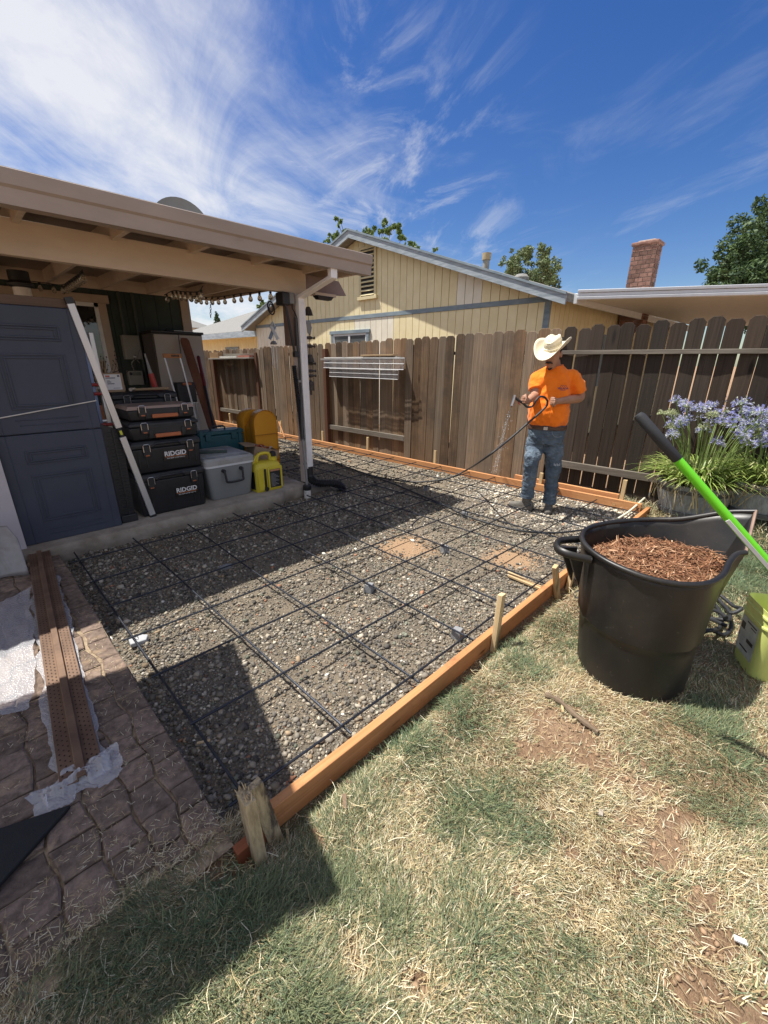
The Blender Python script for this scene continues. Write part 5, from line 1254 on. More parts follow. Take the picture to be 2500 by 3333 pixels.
for k_, (da, db) in enumerate(((0, 0), (.028, .02))):
    tag(MB().beam(a0 + V(da, db, .01*k_), a1 + V(da*.6, 0, .01*k_), .022 - .004*k_, .014).build('wood_strip', m_splint), ('broken strip of yellow wood poking out by the leaning stake', 'thin strip of yellow wood lying beside the broken strip')[k_], 'wood strip')

# ================================================================== PERFORATED STEEL STRIP, WRAP, MAT
m_rust = M('brown_primed_steel', (.140, .078, .046), .62, .25, 7, c2=(.205, .122, .074), dirt=(.09, .052, .034), dsc=3, damt=(.5, .75), metal=.1)
m_hole = M('punched_hole', (.03, .018, .012), .9, .1)
st_ = thing('perforated_strip', (-1.33, 1.6, .0), 'brown perforated steel strip with a raised spine lying on plastic wrap', 'steel strip')
A_, B_ = V(-1.432, .285, .022), V(-1.236, 2.93, .030)
dl = unit(B_ - A_); sr = V(dl[1], -dl[0], 0); Ls = np.linalg.norm(B_ - A_)
prof = [(-.068, .004), (-.012, .000), (-.010, .016), (.010, .016), (.012, .000), (.068, .004), (.068, .010), (.016, .007), (.014, .024), (-.014, .024), (-.016, .007), (-.068, .010)]
MB().loft([[A_ + dl*t + sr*a_ + V(0, 0, b_) for a_, b_ in prof] for t in np.linspace(0, Ls, 12)]).build('strip', m_rust, st_, bevel=.0015)
hl = MB()
for side in (-1, 1):
    for row in range(3):
        n = int(Ls/.030)
        for k_ in range(n):
            t = .02 + k_*.030 + (row % 2)*.015; off = side*(.026 + row*.015)
            c_ = A_ + dl*t + sr*off + V(0, 0, .0078 + (abs(off) - .016)*.06 + .0015)
            hl.add([c_ + dl*.0042*math.cos(a_) + sr*.0034*math.sin(a_) for a_ in np.linspace(0, 5.24, 6)], [tuple(range(6))])
ho = hl.build('perforations', m_hole, st_, fix=False); ho['kind'] = 'stuff'
m_wrap, nt, b = _mat('bubble_wrap')
v = _vec(nt); vo = nt.nodes.new('ShaderNodeTexVoronoi'); vo.inputs['Scale'].default_value = 115; nt.links.new(v, vo.inputs['Vector'])
b.inputs['Base Color'].default_value = (.70, .70, .73, 1); b.inputs['Roughness'].default_value = .25; b.inputs['Alpha'].default_value = .40; b.inputs['Specular IOR Level'].default_value = .6
_bump(nt, b, vo.outputs['Distance'], .9, .004)
wr = thing('plastic_wrap', (-1.45, 1.2, .0), 'crumpled clear bubble wrap spread under the steel strip', 'plastic wrap')
def wrapsheet(edgeL, edgeR, nu, nv, amp, name, zb=.010):
    EL, ER = [V(p) for p in edgeL], [V(p) for p in edgeR]
    def f(u, v_):
        k2 = v_*(len(EL) - 1); i = min(int(k2), len(EL) - 2); t = k2 - i
        a_ = EL[i]*(1 - t) + EL[i+1]*t; b2 = ER[i]*(1 - t) + ER[i+1]*t; p = a_*(1 - u) + b2*u
        z = zb + amp*fbm(np.array([p[0]*22]), np.array([p[1]*7]), 61, 4)[0] + amp*.8*abs(fbm(np.array([p[0]*30 + p[1]*3]), np.array([p[1]*5]), 37, 3)[0] - .5)*2
        j1 = fbm(np.array([p[1]*9]), np.array([u*2.]), 14, 4)[0] - .5; j2 = fbm(np.array([p[0]*24]), np.array([v_*3.]), 15, 4)[0] - .5
        return (p[0] + .05*j1, p[1] + .05*j2, z)
    MB().grid(f, nu, nv).build(name, m_wrap, wr, smooth=70)
wrapsheet([(-1.50, .30, 0), (-1.50, .55, 0), (-1.47, 1.0, 0), (-1.42, 1.6, 0), (-1.37, 2.25, 0)], [(-1.345, .26, 0), (-1.325, .55, 0), (-1.30, 1.0, 0), (-1.25, 1.6, 0), (-1.20, 2.3, 0)], 14, 60, .012, 'under_sheet', .008)
wrapsheet([(-1.72, .95, 0), (-1.74, 1.3, 0), (-1.72, 1.7, 0), (-1.58, 2.05, 0)], [(-1.515, .86, 0), (-1.46, 1.2, 0), (-1.43, 1.6, 0), (-1.37, 2.2, 0)], 16, 34, .022, 'side_sheet', .008)
def _crump(u, v_):
    n1 = fbm(np.array([u*5.]), np.array([v_*4. + 3]), 91, 4)[0]; n2 = fbm(np.array([u*11. + 5]), np.array([v_*3.]), 92, 4)[0]; e1 = fbm(np.array([u*6.]), np.array([.3]), 93, 4)[0] - .5
    x = -1.580 + .275*u + .05*(n2 - .5); y = .345 - (.125 + .09*e1)*v_ + .04*u*(1 - v_) + .03*(n1 - .5)
    z = .010 + (.085*max(0, n1 - .28) + .05*abs(n2 - .5))*math.sin(min(1, v_*1.3 + .10)*3.05)**.7
    return (x, y, z)
MB().grid(_crump, 60, 44).build('crumpled_end', m_wrap, wr, smooth=70)
m_rub = M('black_rubber', (.010, .011, .012), .75, .2, 20, bump=.35, bsc=260)
mt_ = tag(MB().prism([(-2.4, .55), (-1.485, .205), (-1.502, .19), (-2.4, -.42)], (0, 0, .008), (1, 0, 0), (0, 1, 0), (0, 0, .016)).build('rubber_mat', m_rub, bevel=.003), 'corner of a black rubber mat on the pavers', 'mat')

# ================================================================== BLACK TUB WITH BARK, GREEN BUCKET, HOSES
m_tub, nt, b = _mat('scuffed_black_tub')
v = _vec(nt); vs = _vec(nt, (30, 30, 2.5)); sc1 = _noise(nt, vs, 1.5, 6, .7, 1.5); sc2 = _noise(nt, v, 3.0, 7, .65, .3); sc3 = _noise(nt, v, 26, 6, .75, 1.2)
col = _mix(nt, _ramp(nt, sc2, [(.42, (0, 0, 0)), (.75, (.8, .8, .8))]), (.0105, .0103, .0105), (.024, .021, .018))
col = _mix(nt, _ramp(nt, sc3, [(.60, (0, 0, 0)), (.78, (.6, .6, .6))]), col, (.10, .09, .078))
vx = _vec(nt, (17, 26, 7), False, (.9, .5, .7)); scr = _noise(nt, vx, 1.0, 5, .6, 5.0)
col = _mix(nt, _ramp(nt, scr, [(.68, (0, 0, 0)), (.71, (.5, .5, .5))]), col, (.14, .125, .11))
dust = _noise(nt, v, 1.7, 5, .6); col = _mix(nt, _ramp(nt, dust, [(.46, (0, 0, 0)), (.80, (.26, .26, .26))]), col, (.15, .12, .09))
nt.links.new(col, b.inputs['Base Color']); b.inputs['Specular IOR Level'].default_value = .45
rr_ = nt.nodes.new('ShaderNodeMapRange'); rr_.inputs['To Min'].default_value = .28; rr_.inputs['To Max'].default_value = .55; nt.links.new(sc2, rr_.inputs['Value']); nt.links.new(rr_.outputs[0], b.inputs['Roughness'])
_bump(nt, b, sc3, .15, .002)
tub = thing('black_tub', (.84, -.92, -.06), 'large scuffed black tub with a wide pouring lip, heaped with bark', 'tub')
RIM = [(135, .66, -.655, .632), (158, .590, -.76, .622), (180, .565, -.88, .612), (203, .580, -.99, .603), (225, .635, -1.085, .598), (247, .73, -1.155, .596), (268, .86, -1.190, .602), (284, .985, -1.192, .622), (297, 1.075, -1.205, .640), (305, 1.115, -1.235, .647),
       (328, 1.335, -1.215, .800), (340, 1.325, -1.10, .768), (0, 1.265, -.93, .700), (22, 1.215, -.78, .668), (45, 1.12, -.665, .650), (68, 1.005, -.595, .642), (90, .885, -.568, .638), (112, .765, -.59, .636)]
bcx, bcy, br = .835, -.925, .262
tcx, tcy = .885, -.885
def tub_ring(f):
    """f = 0 at the foot, 1 at the rim"""
    out = []
    for ang, x, y, z in RIM:
        a_ = rad(ang)
        g_ = f**1.0
        # the foot is round, the rim follows the lip; the lip only bulges in the upper part
        k2 = .30*min(1, f/.62) + .70*max(0, (f - .35)/.65)**1.5 if 284 < ang < 345 else f
        bx_, by_ = bcx + br*math.cos(a_), bcy + br*math.sin(a_)
        px, py = bx_ + (x - bx_)*k2, by_ + (y - by_)*k2; pz = -.062 + (z + .062)*f
        if f < .44: px = bcx + (px - bcx)*.965; py = bcy + (py - bcy)*.965       # step below the seam
        out.append((px, py, pz))
    return out
lv_ = [0, .03, .12, .25, .36, .425, .445, .452, .55, .66, .76, .86, .94, 1.0]
MB().loft([[(bcx + (p[0] - bcx)*.93, bcy + (p[1] - bcy)*.93, p[2]) for p in tub_ring(0)]] + [tub_ring(f) for f in lv_], cap=(True, False)).build('shell', m_tub, tub, smooth=38, solid=.007)
ring = tub_ring(1.0); P = smooth_path(ring + [ring[0]], 4)
# rolled rim on the round part, plain edge across the lip
i0, i1 = [k_ for k_, r in enumerate(RIM) if r[0] == 328][0], [k_ for k_, r in enumerate(RIM) if r[0] == 305][0]
order = ring[i0:] + ring[:i1 + 1]
MB().tube([V(p) + V(0, 0, -.006) for p in smooth_path(order, 4)], .014, 8, ell=1.0).build('rolled_rim', m_tub, tub, smooth=50)
MB().tube([V(ring[i1]), V(ring[i0])], .007, 6).build('lip_edge', M('brown_lip', (.23, .15, .11), .6, .2, 20), tub)  # edge of the lip coloured brown, lighter than the black shell
hp = smooth_path([(.800, -.572, .600), (.70, -.505, .598), (.598, -.535, .597), (.575, -.60, .592), (.622, -.70, .580)], 5)
MB().tube(hp, .018, 8, ell=1.2).build('handle', m_tub, tub, smooth=50)
MB().prism([(0, 0), (.09, 0), (.02, -.16), (0, -.2)], (.70, -.60, .59), unit((-.7, .7, 0)), (0, 0, 1), (.012, .012, 0)).build('handle_web', m_tub, tub)
MB().prism([(0, 0), (.08, 0), (.02, -.14), (0, -.18)], (.655, -.655, .58), unit((-.75, .65, 0)), (0, 0, 1), (.010, .012, 0)).build('handle_web', m_tub, tub)

# bark
m_bark = ATTR('bark_shreds', .85, spec=.2)
m_barkb = M('bark_bed', (.16, .065, .03), .95, .35, 30, bump=1, bsc=60)
def bark_z(x, y): return .515 + .045*np.exp(-(((x - .90)/.25)**2 + ((y + .88)/.2)**2)) + .035*(fbm(x*14, y*14, 12, 3) - .5) + .05*np.clip((x - 1.0)/.25, 0, 1)
inner = []
for f in (.15, .4, .65, .85, .97):
    inner.append([(tcx + (p[0] - tcx)*f*.98, tcy + (p[1] - tcy)*f*.98) for p in tub_ring(.86)])
bkm = MB(); bkm.loft([[(x, y, float(bark_z(np.array(x), np.array(y))) - (.03 if i == 4 else 0)) for x, y in r] for i, r in enumerate(inner)], cap=(True, False))
bo = bkm.build('bark_bed', m_barkb, smooth=60); tag(bo, 'bed of brown bark filling the black tub', 'bark', kind='stuff')
r = np.random.default_rng(6); n = 5200
ang = r.uniform(0, 6.283, n); q = np.sqrt(r.random(n))*.86
ra = np.array([[math.hypot(p[0] - tcx, p[1] - tcy), math.atan2(p[1] - tcy, p[0] - tcx) % 6.283] for p in tub_ring(.86)]); so = np.argsort(ra[:, 1]); rad_at = np.interp(ang, ra[so, 1], ra[so, 0], period=6.283185)
bxs, bys = tcx + np.cos(ang)*q*rad_at, tcy + np.sin(ang)*q*rad_at
def strands(P, D, Ln, W, up, curl, cols, seg=2):
    """thin ribbons: P base, D direction (unit), Ln length, W width; returns verts, tris, colours"""
    n = len(P); rows = []
    S = np.cross(D, np.array([0, 0, 1.0])); S /= np.linalg.norm(S, axis=1, keepdims=True) + 1e-9
    for i in range(seg + 1):
        t = i/seg; c = P + D*(Ln*t)[:, None] + np.array([0, 0, 1.0])*(up*t*Ln - curl*t*t*Ln)[:, None]
        w = W*(1 - .75*t**1.5 if seg > 1 else 1 - .3*t)
        rows += [c - S*(w/2)[:, None], c + S*(w/2)[:, None]]
    Vv = np.stack(rows, 1); k2 = 2*(seg + 1); b0 = (np.arange(n)*k2)[:, None]; T = []
    for i in range(seg): T += [b0 + np.array([[2*i, 2*i + 1, 2*i + 3]]), b0 + np.array([[2*i, 2*i + 3, 2*i + 2]])]
    return Vv.reshape(-1, 3), np.concatenate(T), np.repeat(cols, k2, 0)
th = r.uniform(0, 6.283, n); D = np.stack([np.cos(th), np.sin(th), r.normal(0, .25, n)], 1); D /= np.linalg.norm(D, axis=1, keepdims=True)
bc2 = np.array([(.205, .095, .048), (.305, .155, .080), (.13, .058, .032), (.48, .30, .18)])[r.choice(4, n, p=[.36, .30, .24, .10])]*r.uniform(.75, 1.25, (n, 1))
Vv, T, cc2 = strands(np.stack([bxs, bys, bark_z(bxs, bys) + r.uniform(-.004, .014, n)], 1) - D*.02, D, r.uniform(.02, .075, n), r.uniform(.002, .009, n), r.uniform(-.05, .45, n), r.uniform(0, .4, n), bc2, 2)
tag(np_mesh('bark_mulch', Vv, T, m_bark, cc2), 'reddish brown shredded bark heaped in the black tub', 'bark', kind='stuff')
m_chip = M('pale_bark_chip', (.50, .30, .17), .8, .15, 10)
for k_, (px, py, a_, L_, tl) in enumerate(((1387, 1152, .6, .05, 1.0), (1395, 1160, 1.9, .06, .1), (1375, 1190, .4, .035, .1), (1325, 1190, 2.4, .045, .1), (1520, 1175, 1.0, .035, .3), (1440, 1195, 2.8, .03, .2))):
    p = on_z(px, py, .56); d = unit((math.cos(a_), math.sin(a_), tl))
    o_ = MB().beam(p - d*L_/2, p + d*L_/2, .018, .007).build('bark_chip', m_chip); tag(o_, ('upright splinter of pale bark at the back of the tub', 'pale flat bark chip beside the upright splinter', 'small pale bark chip in the middle of the tub', 'pale bark chip at the near left of the tub', 'pale bark chip towards the pouring lip', 'small pale bark chip at the front of the heap')[k_], 'bark chip')

# green-shafted garden fork, planted in the lawn outside the picture
m_grn = M('lime_green_paint', (.135, .58, .012), .35, .05, 4)
m_grip = M('black_foam_grip', (.022, .024, .028), .7, .15, 20, bump=.15, bsc=150)
fk = thing('garden_fork', (.69, -2.2, -.06), 'bright green shaft with a black rubber grip slanting in front of the tub', 'garden tool')
T0 = EYE + 1.50*_ray(1378, 895); T1 = EYE + 1.45*_ray(1659, 1217); dT = unit(T1 - T0); end = T0 + dT*((T0[2] + .16)/-dT[2])
MB().tube([T0, T0 + dT*.012, T0 + dT*.10, T0 + dT*.208, T0 + dT*.213], [.013, .0185, .0185, .0175, .015], 18).build('grip', m_grip, fk, smooth=40)
MB().tube([T0 + dT*.209, end], .0158, 18).build('shaft', m_grn, fk, smooth=50)
sN = unit(np.cross(dT, FW)); sN = sN if sN[2] < 0 else -sN
tv = unit(-FW - dT*(-FW @ dT))
q0, q1 = T0 + dT*.475 + sN*.0135 + tv*.009, T0 + dT*.70 + sN*.0135 + tv*.009
MB().beam(q0, q1, .013, .004, up=unit(tv + sN*.8)).build('silver_strip', M('silver_strip', (.50, .50, .50), .4, .1), fk, bevel=.001)
for k_ in (-1, 0, 1): MB().tube([end - dT*.12 + V(.05*k_, 0, .05), end + V(.055*k_, -.01, -.02), end + dT*.10 + V(.055*k_, 0, 0)], .006, 6).build('tine', m_steel, fk)

# lime bucket
m_lime = M('lime_plastic', (.60, .66, .20), .40, .06, 5, dirt=(.42, .42, .17), dsc=9, damt=(.6, .8))
lbk = thing('lime_bucket', (1.37, -1.47, -.05), 'empty square lime green bucket with a worn label at the right edge', 'bucket')
near = on_z(1621, 1466, -.05); lf = on_z(1578, 1408, -.05)
e1 = unit(lf - near); e2 = V(-e1[1], e1[0], 0); e2 = e2 if e2 @ RT > 0 else -e2; sd_ = .225
def sq(s, z, r=.045, n=6):
    out = []; c = near + e1*sd_/2 + e2*sd_/2; h = sd_/2*s
    for sx, sy, a0 in ((1, 1, 0), (-1, 1, 90), (-1, -1, 180), (1, -1, 270)):
        for k_ in range(n): a_ = rad(a0 + 90*k_/(n-1)); p = c + e1*(sx*(h - r) + r*math.cos(a_)) + e2*(sy*(h - r) + r*math.sin(a_)); out.append((p[0], p[1], z))
    return out
zt = .335
MB().loft([sq(.97, -.055), sq(1.0, -.045), sq(1.13, zt - .09), sq(1.13, zt - .015), sq(1.155, zt), sq(1.13, zt), sq(1.10, zt - .02), sq(1.10, zt - .1), sq(.96, -.03), sq(.90, -.028)], cap=(True, True)).build('shell', m_lime, lbk, smooth=40)
for z in (zt - .035, zt - .085): MB().loft([sq(1.13, z - .007), sq(1.19, z - .005), sq(1.19, z + .005), sq(1.13, z + .007)], cap=(False, False)).build('rim_rib', m_lime, lbk, smooth=40)
m_lbl = M('worn_label', (.40, .43, .42), .5, .3, 12, c2=(.56, .60, .52), dirt=(.10, .11, .26), dsc=9, damt=(.60, .66))
cN = near + e1*sd_/2 + e2*sd_/2
def face_panel(nrm_, along, a0, a1, z0, z1, mat, name, off=.002):
    q = []
    for aa, z in ((a0, z0), (a1, z0), (a1, z1), (a0, z1)):
        s_ = 1.0 + .13*(z + .045)/(zt - .045); q.append(cN + nrm_*(sd_/2*s_ + off) + along*aa + V(0, 0, z))
    q = [V(p[0], p[1], z) for p, z in zip(q, (z0, z0, z1, z1))]
    MB().loft([q, [p + nrm_*.0012 for p in q]]).build(name, mat, lbk)
face_panel(-e2, e1, -.075, .085, .02, .225, m_lbl, 'label'); 
face_panel(-e1, e2, .00, .09, .005, .19, M('blue_label', (.06, .07, .24), .5, .2), 'blue_label')
for k_, (a0, a1, z0, z1) in enumerate(((-.06, .03, .205, .212), (-.06, -.01, .19, .195), (.04, .075, .15, .19), (-.06, .00, .10, .12), (-.03, .05, .05, .058))): face_panel(-e2, e1, a0, a1, z0, z1, m_blackpl, 'label_print', .0035)

# hoses
m_hose = M('black_hose', (.020, .021, .024), .55, .2, 30, bump=.4, bsc=220)
def ground(x, y, z): return on_z(x, y, z)
hoseA = thing('garden_hose', (2.6, 1.2, -.05), 'black hose running from the worker\'s hands down and away across the gravel', 'hose')
HAND_L = V(2.852, .70, 1.075); HAND_R = V(2.72, .97, 1.085)
PC = V(3.0, .70, 0); RS = V(.7071, -.7071, 0); TC = V(-.7071, -.7071, 0)
def pp(x, y, d): return on_pl(x, y, PC + TC*d, TC)            # a point of the figure seen at (x, y), d metres nearer than the body axis
gA = [ground(905, 1041, -.045), ground(860, 1038, -.05), ground(800, 1026, -.05), ground(745, 1007, -.05), ground(690, 985, -.05), ground(640, 966, -.05), ground(600, 950, -.05), V(2.9, 6.6, -.05), V(2.7, 8.0, -.05)]
air = [pp(1178, 880, .27), pp(1140, 914, .30), pp(1100, 949, .36), pp(1050, 988, .45)]
g0 = ground(965, 1034, .06); g1 = ground(1010, 1014, .20)
MB().tube(smooth_path([pp(1183, 866, .25)] + air + [g1, g0] + gA, 8), .0105, 10).build('hose', m_hose, hoseA, smooth=50)
HG = [pp(1131, 872, .31), pp(1139, 879, .30), pp(1150, 877, .31), pp(1158, 865, .32), pp(1166, 857, .30), pp(1176, 858, .27), pp(1183, 866, .25)]
MB().tube(smooth_path(HG, 6), .0105, 10).build('hose_loop', m_hose, hoseA, smooth=50)
hoseB = tag(MB().tube(smooth_path([ground(1318, 1128, -.02), ground(1285, 1139, -.045), ground(1240, 1147, -.05), ground(1190, 1151, -.05), ground(1130, 1147, -.035), ground(1070, 1134, -.03), ground(1010, 1115, -.045), ground(950, 1087, -.03), ground(900, 1066, -.05), ground(850, 1045, -.045), ground(780, 1020, -.05), ground(720, 998, -.05), ground(670, 975, -.05), V(2.75, 6.0, -.05), V(2.6, 8.0, -.05)], 8), .0105, 10).build('supply_hose', m_hose, smooth=50), 'long black hose snaking over the rebar from the white pipe to the side yard', 'hose')
m_pvc = M('cream_pvc', (.62, .60, .49), .5, .06, 6)
wp = thing('white_pipe', ground(1330, 1122, -.02), 'cream plastic pipe with a chrome coupling rising from the planter to the hose', 'pipe')
MB().tube(smooth_path([ground(1332, 1122, -.005), ground(1360, 1104, .0), ground(1390, 1078, .02), ground(1412, 1058, .02)], 6), .012, 10).build('pipe', m_pvc, wp, smooth=50)
cA, cB = ground(1318, 1128, -.02), ground(1334, 1121, -.004)
MB().tube([cA, cA + (cB - cA)*.2, cA + (cB - cA)*.21, cA + (cB - cA)*.75, cA + (cB - cA)*.76, cB], [.014, .014, .021, .021, .016, .016], 12).build('coupling', m_steel, wp, smooth=40)
MB().tube([(cA + cB)/2, (cA + cB)/2 + V(0, 0, .03)], .009, 8).build('valve', m_steel, wp)
coil = thing('coiled_hose', (1.75, -1.05, -.06), 'heap of black hose coils on the grass behind the tub', 'hose')
random.seed(31)
lz = lambda x, y: float(lawn_z(np.array(x), np.array(y)))
for k_ in range(5):
    cx_, cy_ = 1.78 + random.uniform(-.14, .14), -1.06 + random.uniform(-.07, .07); rx = random.uniform(.16, .30); ry = random.uniform(.11, .17)
    P = []
    for t in np.linspace(0, 6.0 + random.uniform(-.6, .2), 34):
        x, y = cx_ + rx*math.cos(t + k_)*(1 + .12*math.sin(3*t + k_)), cy_ + ry*math.sin(t + k_*1.3); P.append((x, y, lz(x, y) + .022 + .020*k_*.8 + .035*max(0, math.sin(2.3*t + k_*2))))
    MB().tube(P, .0115, 9).build('loop', m_hose, coil, smooth=50)
MB().tube(smooth_path([(1.62, -.30, -.04), (1.50, -.42, -.045), (1.36, -.42, -.04), (1.28, -.50, -.03), (1.35, -.62, -.04), (1.62, -.85, -.03)], 6), .0115, 9).build('tail', m_hose, coil, smooth=50)

# small litter on the lawn
m_bark2 = M('grey_bark_stick', (.16, .115, .075), .9, .3, 12, stretch=(1, 1, 3), bump=.8, bsc=60)
sa, sb2 = on_z(1178, 1500, -.045), on_z(1292, 1582, -.045)
stk = tag(MB().tube(smooth_path([sa, sa*.7 + sb2*.3 + V(.012, .01, .01), sa*.4 + sb2*.6 + V(-.006, -.008, .008), sb2], 5), [.012 + .003*math.sin(i*1.7) for i in range(16)], 8).build('fallen_stick', m_bark2, smooth=40), 'knobbly fallen stick on the dirt in front of the tub', 'stick')
wbp = on_z(1455, 1118, .0)
tag(MB().obox((wbp[0], wbp[1], lz(wbp[0], wbp[1]) + .025), V(.13, .06, .015), V(-.035, .075, 0), V(0, 0, .014)).build('wood_offcut', m_shelf, bevel=.003), 'grey flat wood offcut lying against the planter', 'wood block')
for k_, (x, y, a_, L_, w, nm) in enumerate(((618, 1770, 1.1, .075, .010, 'pale splinter of wood beside the lawn board corner'), (745, 1742, .9, .05, .014, 'brown leaf scrap on the grass by the board'), (760, 1690, 2.2, .045, .012, 'curled brown leaf near the middle of the lawn board'), (440, 1602, -.6, .055, .010, 'thin reddish wood sliver on the shaded gravel'), (1215, 1530, .5, .04, .010, 'small white wood chip on the fallen stick'), (1600, 2030, 2.0, .03, .014, 'white paper scrap at the right edge of the lawn'), (1298, 1755, .3, .022, .014, 'pale stone chip in the middle of the lawn'))):
    p = on_z(x, y, -.04 if k_ != 3 else -.06); d = V(math.cos(a_), math.sin(a_), .12)
    zz = (lz(p[0], p[1]) + .018) if k_ != 3 else -.06
    q = V(p[0], p[1], zz)
    mt = (m_pine, m_rust, m_rust, m_splint, m_pine, m_wht, m_conc, m_wht)[k_]
    tag(MB().beam(q - d*L_/2, q + d*L_/2, w, .006).build('litter_scrap', mt), nm, 'scrap')

# wire shelf hung on the fence, boards on the shelf
m_wirew = M('white_wire', (.68, .69, .70), .4, .05)
def wire_rack(y0, y1, z0, z1, label, depth_off, tilt):
    t = thing('wire_rack', (fence_x((y0+y1)/2) - .16, (y0+y1)/2, z0), label, 'wire rack')
    n = int((y1 - y0)/.026); mb = MB()
    for k_ in range(n + 1):
        y = y0 + (y1 - y0)*k_/n; x = fence_x(y) - depth_off
        o_ = MB().tube([(x - tilt, y, z0), (x, y, z1)], .0042, 4).build('wire', m_wirew, t)
    for f in (0, .5, 1):
        z = z0 + (z1 - z0)*f; MB().tube([(fence_x(y0) - depth_off - tilt*(1 - f) - .004, y0, z), (fence_x(y1) - depth_off - tilt*(1 - f) - .004, y1, z)], .0045, 5).build('cross_wire', m_wirew, t)
wire_rack(3.38, 5.30, 1.385, 1.555, 'upper white wire shelf rack hung along the fence shelf', .17, .02)
wire_rack(3.52, 5.18, 1.235, 1.375, 'lower white wire shelf rack hung under the upper one', .15, .01)
def shelfitem(y0, y1, x0, w, h, mat, label, z=1.572):
    zz = z - .0125*((y0 + y1)/2 - 3.5)
    tag(MB().beam((fence_x(y0) - .08 + x0, y0, zz + h/2), (fence_x(y1) - .08 + x0, y1, zz + h/2 - .0125*(y1 - y0)), w, h).build('shelf_plank', mat, bevel=.002), label, 'plank')
shelfitem(3.62, 4.35, -.03, .13, .024, WOOD('tan_plank', (.40, .27, .15), (.55, .40, .25), axis='y', rnd=.05), 'tan plank lying on the fence shelf above the wire rack', 1.598)
shelfitem(3.58, 4.75, .0, .10, .022, m_shelf, 'grey plank under the tan plank on the fence shelf', 1.573)
shelfitem(4.85, 5.35, -.01, .10, .020, m_shelf, 'short grey plank at the left end of the near fence shelf')
shelfitem(9.35, 9.8, .0, .11, .13, WOOD('tan_block', (.34, .20, .10), (.46, .30, .17), axis='y', rnd=.05), 'brown wood block at the left end of the far fence shelf', 1.625)
shelfitem(8.5, 9.3, .0, .11, .045, M('pale_tile', (.55, .54, .50), .7, .1), 'pale slab lying on the far fence shelf', 1.62)
shelfitem(7.95, 8.45, .0, .10, .05, M('red_brick_block', (.33, .12, .085), .85, .2), 'red brick-coloured block at the right end of the far fence shelf', 1.62)

# unseen umbrella added on the left, canopy shaped to shade pavers and gravel corner
um = thing('shade_umbrella', (-1.98, 1.10, .0), 'tan umbrella added out of view on the left to cast the shade', 'umbrella')
m_canvas = M('tan_canvas', (.42, .36, .28), .85, .1)
cn = MB(); ccx, ccy = -1.98, 1.10
CR = [(-1.205, 1.72), (-1.545, .275), (-2.75, .42), (-2.42, 1.90)]
def sqr(f, z):
    out = []
    for k_ in range(4):
        a_, b_ = CR[k_], CR[(k_ + 1) % 4]
        for q in range(4): t = q/4; out.append((ccx + (a_[0] + (b_[0] - a_[0])*t - ccx)*f, ccy + (a_[1] + (b_[1] - a_[1])*t - ccy)*f, z))
    return out
rim_, mid_, top_ = sqr(1, 2.40), sqr(.5, 2.60), sqr(.02, 2.76)
cn.loft([rim_, mid_, top_], cap=(False, True)).build('canopy', m_canvas, um, smooth=60, solid=.004)
MB().tube([(ccx, ccy, .0), (ccx, ccy, 2.76)], .022, 10).build('pole', m_2x4, um)
MB().lathe([(.26, .0), (.26, .05), (.05, .08), (.03, .3)], (ccx, ccy, .0), 20, cap=(True, False)).build('base', m_conc, um, smooth=40)
for k_ in range(8):
    q = sqr(.97, 2.39)[k_*2]; MB().tube([(ccx, ccy, 2.72), q], .008, 6).build('rib', m_2x4, um)

# ================================================================== GRASS
def blades(P, az, tilt, Ln, W, cols, bend, seg=2):
    """blades of grass: az heading, tilt from vertical"""
    D = np.stack([np.cos(az)*np.sin(tilt), np.sin(az)*np.sin(tilt), np.cos(tilt)], 1)
    H = np.stack([np.cos(az), np.sin(az), 0*az], 1); S = np.stack([-np.sin(az), np.cos(az), 0*az], 1); rows = []
    n = len(P)
    for i in range(seg):
        t = i/seg; c = P + D*(Ln*t)[:, None] + (H - np.array([0, 0, .9]))*(bend*t*t*Ln)[:, None]; w = W*(1 - .45*t)
        rows += [c - S*(w/2)[:, None], c + S*(w/2)[:, None]]
    rows.append(P + D*Ln[:, None] + (H - np.array([0, 0, .9]))*(bend*Ln)[:, None])
    k2 = 2*seg + 1; Vv = np.stack(rows, 1); b0 = (np.arange(n)*k2)[:, None]; T = []
    for i in range(seg - 1): T += [b0 + np.array([[2*i, 2*i+1, 2*i+3]]), b0 + np.array([[2*i, 2*i+3, 2*i+2]])]
    T.append(b0 + np.array([[2*seg-2, 2*seg-1, 2*seg]]))
    return Vv.reshape(-1, 3), np.concatenate(T), np.repeat(cols, k2, 0)
def lawn_pts(n, seed, a0=-12, a1=108):
    """points on the lawn that the picture can show, denser near the eye"""
    r = np.random.default_rng(seed)
    # sample in polar coordinates round the camera foot
    R = .35 + 5.6*r.random(n)**1.35; A = rad(a0) + rad(a1 - a0)*r.random(n)
    x = EYE[0] + R*np.cos(A); y = EYE[1] + R*np.sin(A)
    ok = (y < -.300) & (x < 4.0) & (y > -2.8)
    ok &= ~((x < -1.02) & (y > -.20))
    ok |= (x < -1.0) & (y < -.19) & (x > -1.8)
    return x[ok], y[ok], R[ok]
def in_tub(x, y): return np.hypot(x - bcx, y - bcy) < br*.97
STRAW = np.array([(.58, .475, .275), (.68, .59, .385), (.47, .365, .20), (.74, .68, .50), (.40, .31, .17)])
GREEN = np.array([(.185, .215, .105), (.23, .26, .130), (.140, .175, .095), (.31, .325, .175), (.185, .23, .145)])
